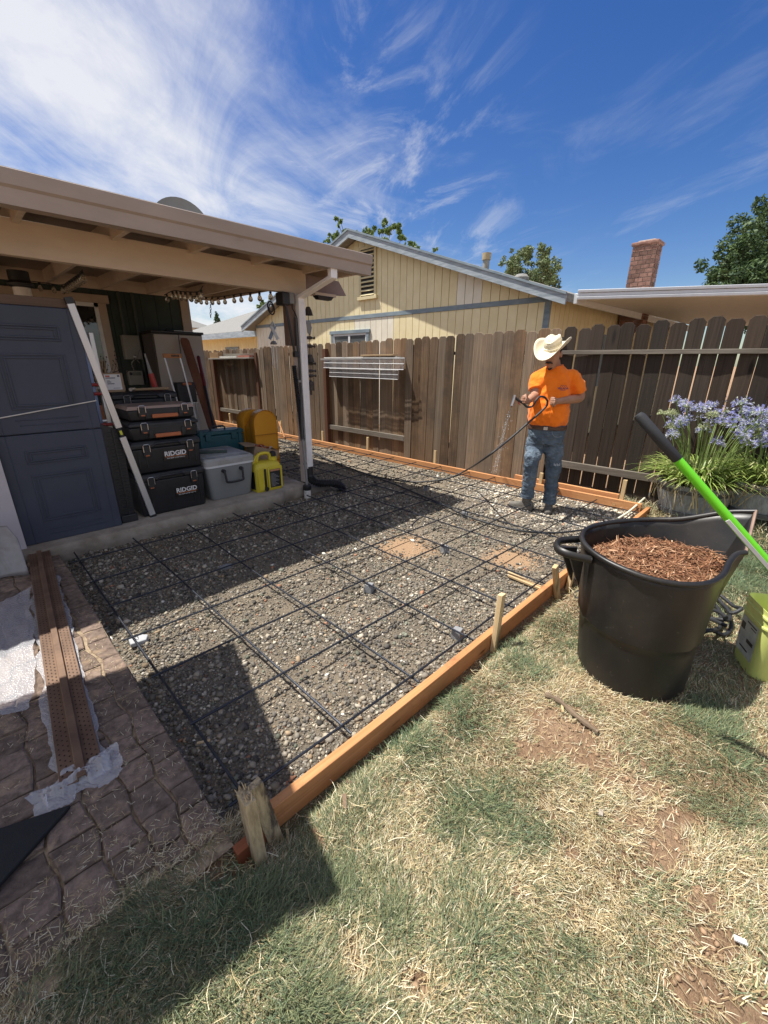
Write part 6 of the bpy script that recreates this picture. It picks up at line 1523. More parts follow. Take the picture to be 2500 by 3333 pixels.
def make_grass(n, seed, a0=-12, a1=108, wide=1.0):
    x, y, R = lawn_pts(n, seed, a0, a1); r = np.random.default_rng(seed + 1); m = len(x)
    dirt = _spot_field(x, y, DS); grn = _spot_field(x, y, GS)
    nz = fbm(x*4.5, y*4.5, 23, 3); nz2 = fbm(x*13, y*13, 29, 3)
    gp = np.clip(.30 + 1.1*(nz - .46) + .42*grn - .5*dirt, .06, .82)                      # chance that a blade is green
    keep = r.random(m) < np.clip(.84 - .95*dirt + 1.3*(nz2 - .5), .04, 1)
    keep &= ~in_tub(x, y)
    x, y, R, gp, nz2, grn, dirt = [a_[keep] for a_ in (x, y, R, gp, nz2, grn, dirt)]; m = len(x)
    g = r.random(m) < gp
    cols = np.where(g[:, None], GREEN[r.integers(0, 5, m)], STRAW[r.integers(0, 5, m)])*r.uniform(.55, 1.25, (m, 1))
    far = np.clip(R/1.9, 1, 2.0)
    Ln = np.where(g, r.uniform(.020, .050, m)*(1 + .4*grn), r.uniform(.014, .042, m))*(1 + .25*(nz2 - .5))
    tilt = np.where(g, np.abs(r.normal(.75, .35, m)), np.abs(r.normal(1.08, .32, m))); tilt = np.clip(tilt, .05, 1.5)
    comb = 6.283*fbm(x*2.2, y*2.2, 63, 2)*1.6                                              # mown and trodden: neighbours lie the same way
    az = comb + r.normal(0, .95, m)
    W = r.uniform(.0012, .0027, m)*far*wide
    P = np.stack([x, y, lawn_z(x, y) + r.uniform(-.002, .010, m)], 1)
    return blades(P, az, tilt, Ln, W, cols, r.uniform(.0, .35, m), 2)
m_blade = ATTR('grass_blade', .75, trans=.22, spec=.25)
Vv, T, cc = make_grass(600000, 101)
tag(np_mesh('grass', Vv, T, m_blade, cc), 'patchy dry lawn of straw and green blades', 'grass', kind='stuff')
Vv, T, cc = make_grass(95000, 301, -75, -12, 1.9)
tag(np_mesh('side_grass', Vv, T, m_blade, cc), 'dry lawn carrying on beyond the right edge', 'grass', kind='stuff')
# longer dry runners and thatch lying on top
def runners(n, seed):
    x, y, R = lawn_pts(n*3, seed); r = np.random.default_rng(seed); d = _spot_field(x, y, DS)
    nz = fbm(x*5, y*5, 83, 3); keep = (r.random(len(x)) < np.clip((nz - .42)*3, .05, 1)) & ~in_tub(x, y); x, y, R = x[keep][:n], y[keep][:n], R[keep][:n]; m = len(x)
    P0 = np.stack([x, y, lawn_z(x, y) + r.uniform(.008, .026, m)], 1); az = r.uniform(0, 6.283, m); L_ = r.uniform(.025, .075, m); W = r.uniform(.0010, .0020, m)*np.clip(R/1.9, 1, 2.0); cur = r.normal(0, .7, m)
    rows = []; seg = 4; c = P0.copy(); a_ = az.copy()
    for i in range(seg + 1):
        S = np.stack([-np.sin(a_), np.cos(a_), 0*a_], 1); rows += [c - S*(W/2)[:, None], c + S*(W/2)[:, None]]
        a_ = a_ + cur/seg + r.normal(0, .18, m); c = c + np.stack([np.cos(a_), np.sin(a_), r.normal(0, .12, m)], 1)*(L_/seg)[:, None]; c[:, 2] = np.maximum(c[:, 2], lawn_z(c[:, 0], c[:, 1]) + .005)
    Vv = np.stack(rows, 1); k2 = 2*(seg + 1); b0 = (np.arange(m)*k2)[:, None]; T = []
    for i in range(seg): T += [b0 + np.array([[2*i, 2*i+1, 2*i+3]]), b0 + np.array([[2*i, 2*i+3, 2*i+2]])]
    cols = STRAW[r.integers(0, 5, m)]*r.uniform(.8, 1.35, (m, 1)); return Vv.reshape(-1, 3), np.concatenate(T), np.repeat(cols, k2, 0)
Vv, T, cc = runners(5500, 7)
tag(np_mesh('dry_thatch', Vv, T, m_blade, cc), 'loose dry straw and roots lying over the lawn', 'straw', kind='stuff')
# thicker green tufts
def tufts(seed, cen, per, spread, ln):
    r = np.random.default_rng(seed); P, A, TL, LN, WW, CC = [], [], [], [], [], []
    for (cx_, cy_) in cen:
        n = int(per*r.uniform(.6, 1.3)); x = cx_ + r.normal(0, spread, n); y = cy_ + r.normal(0, spread, n)
        ok = (y < -.315) & ~in_tub(x, y); x, y = x[ok], y[ok]; n = len(x)
        az = np.arctan2(y - cy_, x - cx_) + r.normal(0, .7, n); rr_ = np.hypot(x - cx_, y - cy_)/spread
        P.append(np.stack([x, y, lawn_z(x, y)], 1)); A.append(az); TL.append(np.clip(.25 + .4*rr_ + r.normal(0, .2, n), .05, 1.4)); LN.append(r.uniform(.5, 1.0, n)*ln); WW.append(r.uniform(.0018, .0034, n)); CC.append(GREEN[r.integers(0, 5, n)]*r.uniform(.5, 1.0, (n, 1))*np.array([.85, 1.0, 1.0]))
    return blades(np.concatenate(P), np.concatenate(A), np.concatenate(TL), np.concatenate(LN), np.concatenate(WW), np.concatenate(CC), r.uniform(.1, .5, sum(len(p) for p in P)), 3)
cen = [on_z(x, y, -.05)[:2] for x, y in ((890, 1600), (915, 1615), (965, 1500), (985, 1560), (1010, 1545), (1120, 1440), (1090, 1420), (1110, 1395), (1140, 1460), (1165, 1430), (560, 1950), (520, 1980), (610, 1940), (480, 2010), (690, 1930), (430, 2050), (300, 1985), (350, 1970), (240, 2060), (190, 2110), (370, 2080), (150, 2140), (520, 2130), (660, 2190), (310, 2140), (560, 2040),
       (1050, 1735), (1000, 1760), (1590, 1660), (1540, 1540), (1500, 1560), (1560, 1600), (860, 1640), (1060, 1480), (1190, 1380), (1230, 1350), (1240, 1400), (1020, 2040), (860, 1990), (1100, 1790), (400, 1890), (440, 1870))]
Vv, T, cc = tufts(5, cen, 210, .055, .066)
tag(np_mesh('grass_tufts', Vv, T, m_blade, cc), 'taller green tufts of grass in the dry lawn', 'grass', kind='stuff')
far = [(2.2 + 1.5*random.random(), -.75 - .75*random.random()) for _ in range(150)]
Vv, T, cc = tufts(15, far, 150, .09, .085)
tag(np_mesh('far_grass', Vv, T, m_blade, cc), 'greener grass behind the tub and the buckets', 'grass', kind='stuff')
# dead roots and weeds at the foot of the planter and under the fence
r = np.random.default_rng(55); n = 5200; x = r.uniform(3.15, 4.0, n); y = np.where(r.random(n) < .6, r.uniform(-1.6, -.32, n), r.uniform(-.32, .25, n)); ok = x > np.where(y > -.27, form_x(y) + .06, 0); x, y = x[ok], y[ok]; n = len(x)
P = np.stack([x, y, np.where(y > -.27, -.06, lawn_z(x, np.minimum(y, -.27))) + r.uniform(0, .05, n)], 1)
cols = np.where((r.random(n) < .3)[:, None], GREEN[r.integers(0, 5, n)], STRAW[r.integers(0, 5, n)]*.8)
Vv, T, cc = blades(P, r.uniform(0, 6.28, n), np.clip(r.normal(.9, .4, n), 0, 1.5), r.uniform(.05, .13, n), r.uniform(.003, .006, n), cols, r.uniform(.1, .6, n), 3)
tag(np_mesh('dry_weeds', Vv, T, m_blade, cc), 'dry weeds round the planter at the fence corner', 'weeds', kind='stuff')
# straw blown into the paver joints
r = np.random.default_rng(77); n = 3600; x = r.uniform(-1.85, -1.12, n); y = -.23 + 2.0*r.random(n)**2.2
keep = (fbm(x*9, y*9, 51, 3) > .50) | (y < -.10); x, y = x[keep], y[keep]; n = len(x)
P = np.stack([x, y, .004 + .004*r.random(n)], 1); cols = STRAW[r.integers(0, 5, n)]*r.uniform(.7, 1.15, (n, 1))
Vv, T, cc = blades(P, r.uniform(0, 6.28, n), np.full(n, 1.52), r.uniform(.008, .035, n), r.uniform(.0012, .0024, n), cols, np.zeros(n), 2)
tag(np_mesh('straw_litter', Vv, T, m_blade, cc), 'bits of straw scattered over the pavers', 'straw', kind='stuff')
# crumbs of soil on the bare patches
r = np.random.default_rng(88); x, y, R = lawn_pts(60000, 9); d = _spot_field(x, y, DS); keep = r.random(len(x)) < d*.34; x, y = x[keep], y[keep]; n = len(x)
cols = np.array([(.30, .20, .125)])*r.uniform(.65, 1.25, (n, 1))
tag(stones('soil_crumbs', np.stack([x, y, lawn_z(x, y)], 1), np.clip(r.lognormal(math.log(.006), .45, n), .002, .011), .7, cols, ATTR('soil_crumb', .95, spec=.1, bump=180), 4), 'crumbly brown soil on the bare patches', 'soil', kind='stuff')

# ================================================================== AGAPANTHUS IN HALF BARRELS
m_barrel = M('grey_barrel_plastic', (.22, .245, .265), .7, .2, 6, stretch=(8, 8, .6), bump=.4, bsc=40, c2=(.31, .335, .35), dirt=(.15, .14, .13), dsc=5)
m_hoop = M('dark_hoop', (.07, .075, .08), .6, .2)
m_soil = M('potting_soil', (.06, .045, .032), .95, .3, 30, bump=1, bsc=50)
m_leaf = ATTR('agapanthus_leaf', .45, trans=.30, spec=.4)
m_petal = ATTR('agapanthus_petal', .6, trans=.35, spec=.3)
def barrel(cx_, cy_, z0, r0, r1, h, label):
    t = thing('barrel_planter', (cx_, cy_, z0), label, 'planter')
    MB().lathe([(r0*.96, 0), (r0, .01), (r0*1.05, h*.25), (r1*.99, h*.7), (r1, h), (r1 - .035, h), (r1 - .05, h - .06), (.0, h - .07)], (cx_, cy_, z0), 40, cap=(True, False)).build('body', m_barrel, t, smooth=40)
    for f in (.12, .82):
        rr_ = r0 + (r1 - r0)*f + .012; MB().lathe([(rr_ - .02, h*f - .02), (rr_, h*f - .018), (rr_ + .002, h*f + .018), (rr_ - .02, h*f + .02)], (cx_, cy_, z0), 40).build('hoop', m_hoop, t, smooth=30)
    return t
B1 = (3.74, -.63, .045); B2 = (3.84, -1.16, .15)
barrel(*B1, .27, .335, .33, 'grey half-barrel planter holding the leafy agapanthus, nearest the worker')
barrel(*B2, .25, .31, .32, 'second grey half-barrel planter at the right edge')
def agapanthus(cx_, cy_, z0, nl, nf, R, label, seed, hf=(.52, .88)):
    t = thing('agapanthus', (cx_, cy_, z0), label, 'plant'); r = np.random.default_rng(seed)
    # strap leaves arching outwards
    az = r.uniform(0, 6.283, nl); b0 = r.uniform(0, .26, nl); P = np.stack([cx_ + b0*np.cos(az), cy_ + b0*np.sin(az), z0 + 0*az], 1); L_ = r.uniform(.26, .50, nl); az = az + r.normal(0, .5, nl)
    lift = r.uniform(.55, 1.35, nl); W = r.uniform(.012, .022, nl); seg = 6; rows = []
    for i in range(seg + 1):
        q = i/seg; hx = L_*(q*np.cos(lift) + .28*q*q*np.sin(lift)); hz = L_*(q*np.sin(lift) - (.62 - .22*np.sin(lift*2))*q*q*q)
        c = P + np.stack([np.cos(az)*hx, np.sin(az)*hx, hz], 1); S = np.stack([-np.sin(az), np.cos(az), 0*az], 1); w = W*(.65 + .6*q - 1.15*q**3); rows += [c - S*(w/2)[:, None], c + S*(w/2)[:, None]]
    Vv = np.stack(rows, 1); k2 = 2*(seg + 1); bb = (np.arange(nl)*k2)[:, None]; T = np.concatenate([bb + np.array([[2*i, 2*i+1, 2*i+3, 2*i+2]]) for i in range(seg)])
    lc = np.array([(.22, .31, .07), (.29, .37, .09), (.16, .24, .06), (.44, .48, .18), (.58, .56, .30)])[r.choice(5, nl, p=[.33, .27, .2, .14, .06])]*r.uniform(.8, 1.2, (nl, 1))
    o = np_mesh('leaves', Vv.reshape(-1, 3) - np.array([cx_, cy_, z0]), T, m_leaf, np.repeat(lc, k2, 0), True, t); o['kind'] = 'stuff'
    # withered leaves hanging over the rim
    nw = nl//6; az = r.uniform(0, 6.283, nw); sw = r.normal(0, .5, nw); dropv = r.uniform(.03, .27, nw); rows = []; Rr = .335
    for i in range(5):
        q = i/4; rad_ = Rr*(.85 + .22*min(1, q*2.5)) + .02; c = np.stack([cx_ + rad_*np.cos(az + .5*q*sw), cy_ + rad_*np.sin(az + .5*q*sw), z0 + .05 - .02*q - dropv*q*q], 1); S = np.stack([-np.sin(az), np.cos(az), 0*az], 1); w = r.uniform(.004, .012, nw); rows += [c - S*w[:, None]/2, c + S*w[:, None]/2]
    Vv = np.stack(rows, 1); bb = (np.arange(nw)*10)[:, None]; T = np.concatenate([bb + np.array([[2*i, 2*i+1, 2*i+3, 2*i+2]]) for i in range(4)])
    o = np_mesh('withered_leaves', Vv.reshape(-1, 3) - np.array([cx_, cy_, z0]), T, m_leaf, np.repeat(np.array([(.42, .35, .20)])*r.uniform(.5, 1.3, (nw, 1)), 10, 0), True, t); o['kind'] = 'stuff'
    m_stem = bpy.data.materials.get('flower_stalk') or M('flower_stalk', (.16, .22, .06), .6, .15)
    for k_ in range(nf):
        a_ = r.uniform(0, 6.283); b_ = .24*math.sqrt(r.random()); bs = V(cx_ + b_*math.cos(a_), cy_ + b_*math.sin(a_), z0); h = r.uniform(*hf); sp = R*(.35 + .65*b_/.24)
        tp = V(cx_ + sp*math.cos(a_), cy_ + sp*math.sin(a_), z0 + h); md = (bs + tp)/2 + V(-.15*math.cos(a_)*sp, -.15*math.sin(a_)*sp, .03)
        st2 = MB().tube(smooth_path([bs, md, tp], 4), [.0055]*4 + [.0045]*5, 6).build('flower_stalk', m_stem, t, smooth=50)
        # umbel of trumpet florets
        nfl = int(r.integers(24, 46)); d = r.normal(0, 1, (nfl, 3)); d[:, 2] = np.abs(d[:, 2])*.8 - .25; d /= np.linalg.norm(d, axis=1, keepdims=True)
        stage = r.random(); Lr = r.uniform(.030, .052, nfl)*(1 if stage > .15 else .6)
        base = tp - V(cx_, cy_, z0); e_ = base + d*Lr[:, None]; out = []; tri = []; col_ = []
        bl_ = np.array([(.42, .42, .70), (.52, .53, .74), (.30, .32, .66), (.64, .66, .68), (.56, .60, .52)])
        for j in range(nfl):
            u_ = unit(np.cross(d[j], (.3, .5, .8))); w_ = np.cross(d[j], u_); n0 = len(out); cj = bl_[r.choice(5, p=[.28, .26, .2, .16, .10])]*r.uniform(.8, 1.2)
            if stage < .15: cj = np.array((.50, .54, .33))
            # pedicel
            out += [base - u_*.0012, base + u_*.0012, e_[j] + u_*.0016, e_[j] - u_*.0016]; tri += [(n0, n0+1, n0+2), (n0, n0+2, n0+3)]; col_ += [(.32, .40, .22)]*4
            fl = .026*r.uniform(.7, 1.2); op = .014*r.uniform(.5, 1.3)
            for pk in range(3):
                th = pk*2.094 + r.random(); rad_ = u_*math.cos(th) + w_*math.sin(th); sd2 = np.cross(d[j], rad_); n1 = len(out)
                tip = e_[j] + d[j]*fl + rad_*op; out += [e_[j], e_[j] + d[j]*fl*.55 + sd2*.0045 + rad_*op*.4, tip, e_[j] + d[j]*fl*.55 - sd2*.0045 + rad_*op*.4]; tri += [(n1, n1+1, n1+2), (n1, n1+2, n1+3)]; col_ += [cj]*4
        np_mesh('flower_head', np.array(out), np.array(tri), m_petal, np.array(col_), False, st2)
agapanthus(B1[0], B1[1], .36, 950, 62, .44, 'blue flowering agapanthus filling the planter beside the worker', 3, (.46, .80))
agapanthus(B2[0], B2[1], .45, 620, 34, .40, 'blue flowering agapanthus in the planter at the right edge', 9, (.44, .74))

# ================================================================== TREES
def leafcloud(cs, n, size, cols, seed, flat=1.0, parent=None, name='crown', mat=None, off=(0, 0, 0), shell=.55):
    r = np.random.default_rng(seed); cs = np.array(cs, float); w = cs[:, 3]**2; idx = r.choice(len(cs), n, p=w/w.sum())
    d = r.normal(0, 1, (n, 3)); d /= np.linalg.norm(d, axis=1, keepdims=True); q = (shell + (1 - shell)*r.random(n))**.8
    c = cs[idx, :3] + d*(cs[idx, 3]*q)[:, None]*np.array([1, 1, flat])
    a_ = r.normal(0, 1, (n, 3)) + d*.6 + np.array([0, 0, .5]); a_ /= np.linalg.norm(a_, axis=1, keepdims=True); u_ = np.cross(a_, r.normal(0, 1, (n, 3))); u_ /= np.linalg.norm(u_, axis=1, keepdims=True); w_ = np.cross(a_, u_)
    s = size*r.uniform(.6, 1.3, n)[:, None]; Vv = np.stack([c - u_*s, c + w_*s*.5 - a_*s*.12, c + u_*s, c - w_*s*.5 - a_*s*.12], 1) - np.array(off)
    T = (np.arange(n)*4)[:, None] + np.array([[0, 1, 2, 3]]); cc_ = np.array(cols)[r.integers(0, len(cols), n)]*r.uniform(.7, 1.3, (n, 1))
    return np_mesh(name, Vv.reshape(-1, 3), T, mat, np.repeat(cc_, 4, 0), False, parent)
m_tleaf = ATTR('tree_leaf', .6, trans=.25, spec=.3)
m_trunk = M('tree_bark', (.10, .075, .055), .95, .3, 8, bump=.8, bsc=30)
def tree(base, label, clumps, nleaf, size, cols, seed, limbs=7, flat=1.0, rtrunk=.22, shell=.55):
    t = thing('leafy_tree', base, label, 'tree'); base = V(base)
    top = max(c[2] for c in clumps); cen_ = V(np.mean([c[0] for c in clumps]), np.mean([c[1] for c in clumps]), 0)
    f = V(base[0]*.3 + cen_[0]*.7, base[1]*.3 + cen_[1]*.7, base[2] + (top - base[2])*.45)
    tk_ = MB().tube(smooth_path([base, base*.6 + f*.4 + V(.1, .05, 0), f], 4), [rtrunk*(1 - .05*i) for i in range(9)], 9).build('trunk', m_trunk, t, smooth=50)
    rr_ = random.Random(seed)
    for c in rr_.sample(clumps, min(limbs, len(clumps))):
        e_ = V(c[:3]); MB().tube(smooth_path([f - V(0, 0, .2), (f + e_)/2 + V(0, 0, -.15), e_], 4), [rtrunk*.55*(1 - .1*i) for i in range(9)], 6).build('limb', m_trunk, t, smooth=50)
    o = leafcloud(clumps, nleaf, size, cols, seed, flat, t, 'crown', m_tleaf, base, shell); o['kind'] = 'stuff'
    return t
def clumps_at(spec, depth, seed, k=6, jit=.5):
    """spec: (x, y, radius px) as seen, at a given distance; scattered in depth so that the crown is round"""
    r = random.Random(seed); out = []
    for x, y, rp in spec:
        for _ in range(k):
            dd_ = depth*(1 + r.uniform(-.10, .12)); ry_ = _ray(x + r.uniform(-1, 1)*rp*jit, y + r.uniform(-1, 1)*rp*jit); p = EYE + ry_*dd_; out.append((p[0], p[1], p[2], rp*K/1363.32*dd_*r.uniform(.28, .60)))
    return out
DG = [(.060, .105, .035), (.048, .085, .032), (.085, .135, .045), (.11, .165, .06), (.045, .075, .04)]
LG = [(.13, .19, .05), (.14, .20, .05), (.075, .125, .03), (.17, .23, .07)]
OG = [(.13, .175, .07), (.16, .21, .09), (.10, .145, .06), (.20, .235, .11)]
p = EYE + _ray(1700, 780)*16
tree((p[0], p[1], -.1), 'large dark green tree at the right edge beyond the patio cover', clumps_at([(1650, 490, 45), (1635, 470, 25), (1610, 535, 45), (1655, 560, 50), (1590, 560, 30), (1575, 590, 34), (1620, 600, 45), (1545, 600, 26), (1540, 615, 24), (1560, 575, 20), (1660, 620, 50), (1700, 520, 70), (1720, 600, 80), (1580, 620, 40), (1640, 650, 60), (1760, 480, 90)], 16, 1, 8, 1.2), 36000, .075, DG, 4, shell=.4)
p = EYE + _ray(1150, 700)*26
tree((p[0], p[1], -.1), 'olive green bushy tree showing above the middle of the neighbour\'s roof', clumps_at([(1105, 560, 16), (1125, 548, 18), (1120, 575, 22), (1150, 555, 20), (1160, 580, 28), (1185, 552, 18), (1180, 580, 22), (1200, 590, 14), (1095, 582, 14), (1140, 600, 34), (1180, 605, 24), (1150, 630, 40)], 26, 2, 7, 1.1), 12000, .085, OG, 5, shell=.3, limbs=12, rtrunk=.12)
p = EYE + _ray(800, 760)*17
tree((p[0], p[1], -.1), 'light green tree with loose twigs behind the gable of the neighbouring house', clumps_at([(735, 480, 9), (738, 500, 13), (722, 515, 12), (760, 505, 14), (745, 520, 18), (705, 520, 6), (832, 478, 10), (822, 495, 14), (850, 495, 14), (870, 505, 14), (840, 512, 18), (878, 518, 10), (800, 500, 8), (790, 520, 20), (900, 530, 8), (940, 542, 6), (700, 540, 14)], 17, 3, 4, .9), 2600, .085, LG, 6, limbs=20, rtrunk=.07, shell=.15)
p = EYE + _ray(570, 760)*24
tree((p[0], p[1], -.1), 'pale green branch tips over the wing roof left of the post', clumps_at([(570, 655, 8), (590, 652, 9), (580, 660, 6), (560, 665, 5), (600, 665, 10)], 24, 13, 3, .9), 900, .11, LG, 8, limbs=6, rtrunk=.08, shell=.2)
def conifer(x, y, hpx, depth, label, seed):
    tp = EYE + _ray(x, y)*depth; bt = EYE + _ray(x, y + hpx)*depth; t = thing('conifer_tree', (tp[0], tp[1], -.1), label, 'tree'); H = tp[2] + .1
    MB().tube([(tp[0], tp[1], -.1), tuple(tp)], [.22, .03], 7).build('trunk', m_trunk, t)
    cl = []; r = random.Random(seed); hv = tp[2] - bt[2]
    for k_ in range(26):
        f = k_/25; z = tp[2] - f*(hv*1.8); rr_ = .10 + f*hv*.42
        for j in range(5): a_ = r.uniform(0, 6.28); cl.append((tp[0] + rr_*.7*math.cos(a_), tp[1] + rr_*.7*math.sin(a_), z, rr_*.45 + .05))
    o = leafcloud(cl, 5000, .10, DG, seed, .6, t, 'crown', m_tleaf, (tp[0], tp[1], -.1), .2); o['kind'] = 'stuff'
conifer(467, 674, 40, 45, 'slim dark conifer far away in the gap beside the cabinet', 3)
conifer(500, 690, 18, 55, 'smaller distant conifer right of the slim one', 5)

# ================================================================== THE WORKER
m_skin = M('tanned_skin', (.36, .185, .115), .55, .12, 12, bump=.15, bsc=120, c2=(.42, .23, .15), spec=.4)
m_shirt, nt, b = _mat('orange_tee')
v = _vec(nt); f1 = _noise(nt, v, 7, 4, .6); f2 = _noise(nt, _vec(nt, (1, 1, .35)), 9, 3, .55, 1.2)
nt.links.new(_ramp(nt, f1, [(.3, (.86, .185, .012)), (.7, (.95, .225, .016))]), b.inputs['Base Color']); b.inputs['Roughness'].default_value = .85; b.inputs['Specular IOR Level'].default_value = .2; b.inputs['Sheen Weight'].default_value = .15
_bump(nt, b, f2, .55, .03)
m_jean, nt, b = _mat('faded_denim')
v = _vec(nt); f1 = _noise(nt, v, 5, 5, .6); f2 = _noise(nt, _vec(nt, (1, 1, 1.6)), 14, 4, .6, 1.5); f3 = _noise(nt, v, 240, 2, .5)
c_ = _ramp(nt, f1, [(.32, (.070, .095, .130)), (.55, (.125, .165, .21)), (.75, (.23, .28, .325))])
c_ = _mix(nt, _ramp(nt, f2, [(.55, (0, 0, 0)), (.75, (.5, .5, .5))]), c_, (.27, .32, .36)); c_ = _mix(nt, _ramp(nt, f3, [(.4, (0, 0, 0)), (.7, (.25, .25, .25))]), c_, (.045, .065, .10))
nt.links.new(c_, b.inputs['Base Color']); b.inputs['Roughness'].default_value = .9; b.inputs['Specular IOR Level'].default_value = .15; _bump(nt, b, f2, .75, .035)
m_hat = M('straw_hat', (.70, .60, .41), .75, .10, 90, bump=.6, bsc=160, c2=(.80, .72, .54))
m_hair = M('black_hair', (.012, .009, .008), .6, .2, 60, bump=.6, bsc=160)
m_leather = M('brown_belt', (.085, .042, .028), .5, .2, 20)
m_boot = M('dusty_boot', (.075, .068, .060), .75, .3, 12, bump=.3, bsc=60, c2=(.17, .155, .135))
worker = thing('person', (3.02, .69, -.075), 'worker in a straw cowboy hat, orange T-shirt and jeans spraying water from a hose', 'person')
WC = V(3.02, .69, 0)
YW = rad(18)                                   # body turned a little to the left of the picture
BF = TC*math.cos(YW) - RS*math.sin(YW)         # where the chest points
BR = RS*math.cos(YW) + TC*math.sin(YW)         # towards his left side (right in the picture)
def bp(r, f, z): return WC + BR*r + BF*f + V(0, 0, z)
def ring_(c, ax, a_, b_, n=20, e=2.0, side=None):
    """superellipse ring round axis ax; a_ along the body's left-right, b_ front-back"""
    ax = unit(ax); s_ = V(side) if side is not None else BR; s_ = unit(s_ - ax*(s_ @ ax)); f_ = np.cross(ax, s_); out = []
    for k_ in range(n):
        t = 2*math.pi*k_/n; cx_, sx_ = math.cos(t), math.sin(t); out.append(c + s_*a_*math.copysign(abs(cx_)**(2/e), cx_) + f_*b_*math.copysign(abs(sx_)**(2/e), sx_))
    return out
def limb(mb, pts, rs, n=14, sub=4):
    P = smooth_path(pts, sub); R = np.interp(np.linspace(0, 1, len(P)), np.linspace(0, 1, len(rs)), rs); mb.tube(P, list(R), n); return mb
def remesh(o, vox, it=4, fac=.5):
    md = o.modifiers.new('weld', 'REMESH'); md.mode = 'VOXEL'; md.voxel_size = vox; md.use_smooth_shade = True
    s_ = o.modifiers.new('soften', 'SMOOTH'); s_.iterations = it; s_.factor = fac; return o
# key joints
SHL, SHR = bp(.178, .0, 1.375), bp(-.165, .01, 1.36)
ELL, WRL = pp(1254, 858, .05), pp(1204, 867, .22)
ELR, WRR = pp(1156, 853, .05), pp(1141, 866, .26)
HL, HR = pp(1186, 866, .255), pp(1124, 862, .30)
body = MB()
# head: skull, jaw, nose, ears, neck
HC = bp(-.040, .075, 1.592)
hf = unit(BF*.82 - V(0, 0, .36) - BR*.42); hu = unit(V(0, 0, 1) - hf*hf[2]); hs = np.cross(hf, hu); hs = hs if hs @ BR > 0 else -hs
def hp_(s_, f_, u_): return HC + hs*s_ + hf*f_ + hu*u_
prof = [(-.135, .030, .035, .045), (-.120, .046, .050, .040), (-.095, .058, .066, .030), (-.06, .066, .080, .018), (-.02, .071, .090, .008), (.02, .074, .096, .0), (.06, .073, .096, -.004), (.10, .060, .080, -.006), (.125, .034, .045, -.008)]
body.loft([[hp_(a_*math.cos(t), o_ + b_*math.sin(t), u_) for t in np.linspace(0, 2*math.pi, 25)[:-1]] for u_, a_, b_, o_ in prof])
body.loft([[hp_(w*math.cos(t), .088 + d_*(1 + math.sin(t))*.5, u_) for t in np.linspace(0, 2*math.pi, 11)[:-1]] for u_, w, d_ in ((.028, .006, .012), (.0, .010, .022), (-.028, .018, .034), (-.038, .017, .026), (-.044, .008, .010))])
for s_ in (-1, 1): body.loft([[hp_(s_*(.070 + .010*x), -.008 + .022*math.cos(t), -.01 + .034*math.sin(t)) for t in np.linspace(0, 2*math.pi, 11)[:-1]] for x in (0, 1, 1.4)])
for s_ in (-1, 1): body.loft([[hp_(s_*.030 + .016*math.cos(t), .082 + d_, .024 + .007*math.sin(t)) for t in np.linspace(0, 2*math.pi, 9)[:-1]] for d_ in (0, .008)])
body.loft([[hp_(.026*math.cos(t), .078 + .012*max(0, d_), -.066 + .007*math.sin(t) + .0*d_) for t in np.linspace(0, 2*math.pi, 11)[:-1]] for d_ in (0, 1)])
limb(body, [hp_(0, -.01, -.06), bp(-.01, .0, 1.47), bp(0, -.01, 1.38)], [.058, .060, .075], 16)
# trunk and hips under the clothes
body.loft([ring_(bp(0, -.005, z), (0, 0, 1), a_, b_) for z, a_, b_ in ((.70, .13, .09), (.86, .15, .11), (1.05, .16, .12), (1.22, .165, .11), (1.36, .17, .09), (1.43, .08, .06))])
# arms
limb(body, [SHL, (SHL + ELL)/2 + BR*.01, ELL, (ELL*.55 + WRL*.45) + V(0, 0, -.004), WRL], [.052, .050, .044, .043, .029], 14)
limb(body, [SHR, (SHR + ELR)/2 - BR*.012, ELR, (ELR*.55 + WRR*.45), WRR], [.052, .050, .044, .042, .029], 14)
def hand(wr, pc, grip_ax, palm_n, sgn, body):
    """palm from the wrist to pc, four fingers closing round the axis grip_ax, thumb from the side of the palm"""
    d = unit(pc - wr); g = unit(grip_ax - d*(grip_ax @ d)); n_ = unit(palm_n - d*(palm_n @ d) - g*(palm_n @ g))
    body.loft([[wr + d*t + g*w*math.cos(q) + n_*th*math.sin(q) for q in np.linspace(0, 2*math.pi, 13)[:-1]] for t, w, th in ((-.02, .028, .022), (.01, .032, .021), (.045, .042, .019), (.080, .042, .016), (.090, .036, .012))])
    for k_, (L_, w) in enumerate(((.068, -.031), (.076, -.0105), (.072, .0105), (.058, .030))):
        k0 = wr + d*.078 + g*w; a_ = .50; p = [k0]; dd_ = d
        for L2, bend in ((L_*.45, 1.0), (L_*.32, 1.25), (L_*.26, .9)):
            c_, s_ = math.cos(bend), math.sin(bend); nn = unit(n_ - dd_*(n_ @ dd_)); dd_ = unit(dd_*c_ + nn*s_); p.append(p[-1] + dd_*L2)
        limb(body, p, [.0102, .0098, .0088, .0072], 8, 3)
    t0 = wr + d*.030 + g*(-.034); limb(body, [t0, t0 + d*.030 - g*.014 + n_*.016, t0 + d*.055 + n_*.034, t0 + d*.062 + g*.020 + n_*.042], [.015, .0125, .011, .0085], 8, 3)
hose_ax = unit(pp(1176, 882, .27) - pp(1187, 855, .25))
hand(WRL, HL, -hose_ax, TC*.7 - V(0, 0, .1) - RS*.2, 1, body)
noz_ax = unit(pp(1112, 860, .33) - pp(1133, 873, .31))
hand(WRR, HR, V(0, 0, -1)*1.0 + RS*.15, TC*.8 + RS*.15, -1, body)
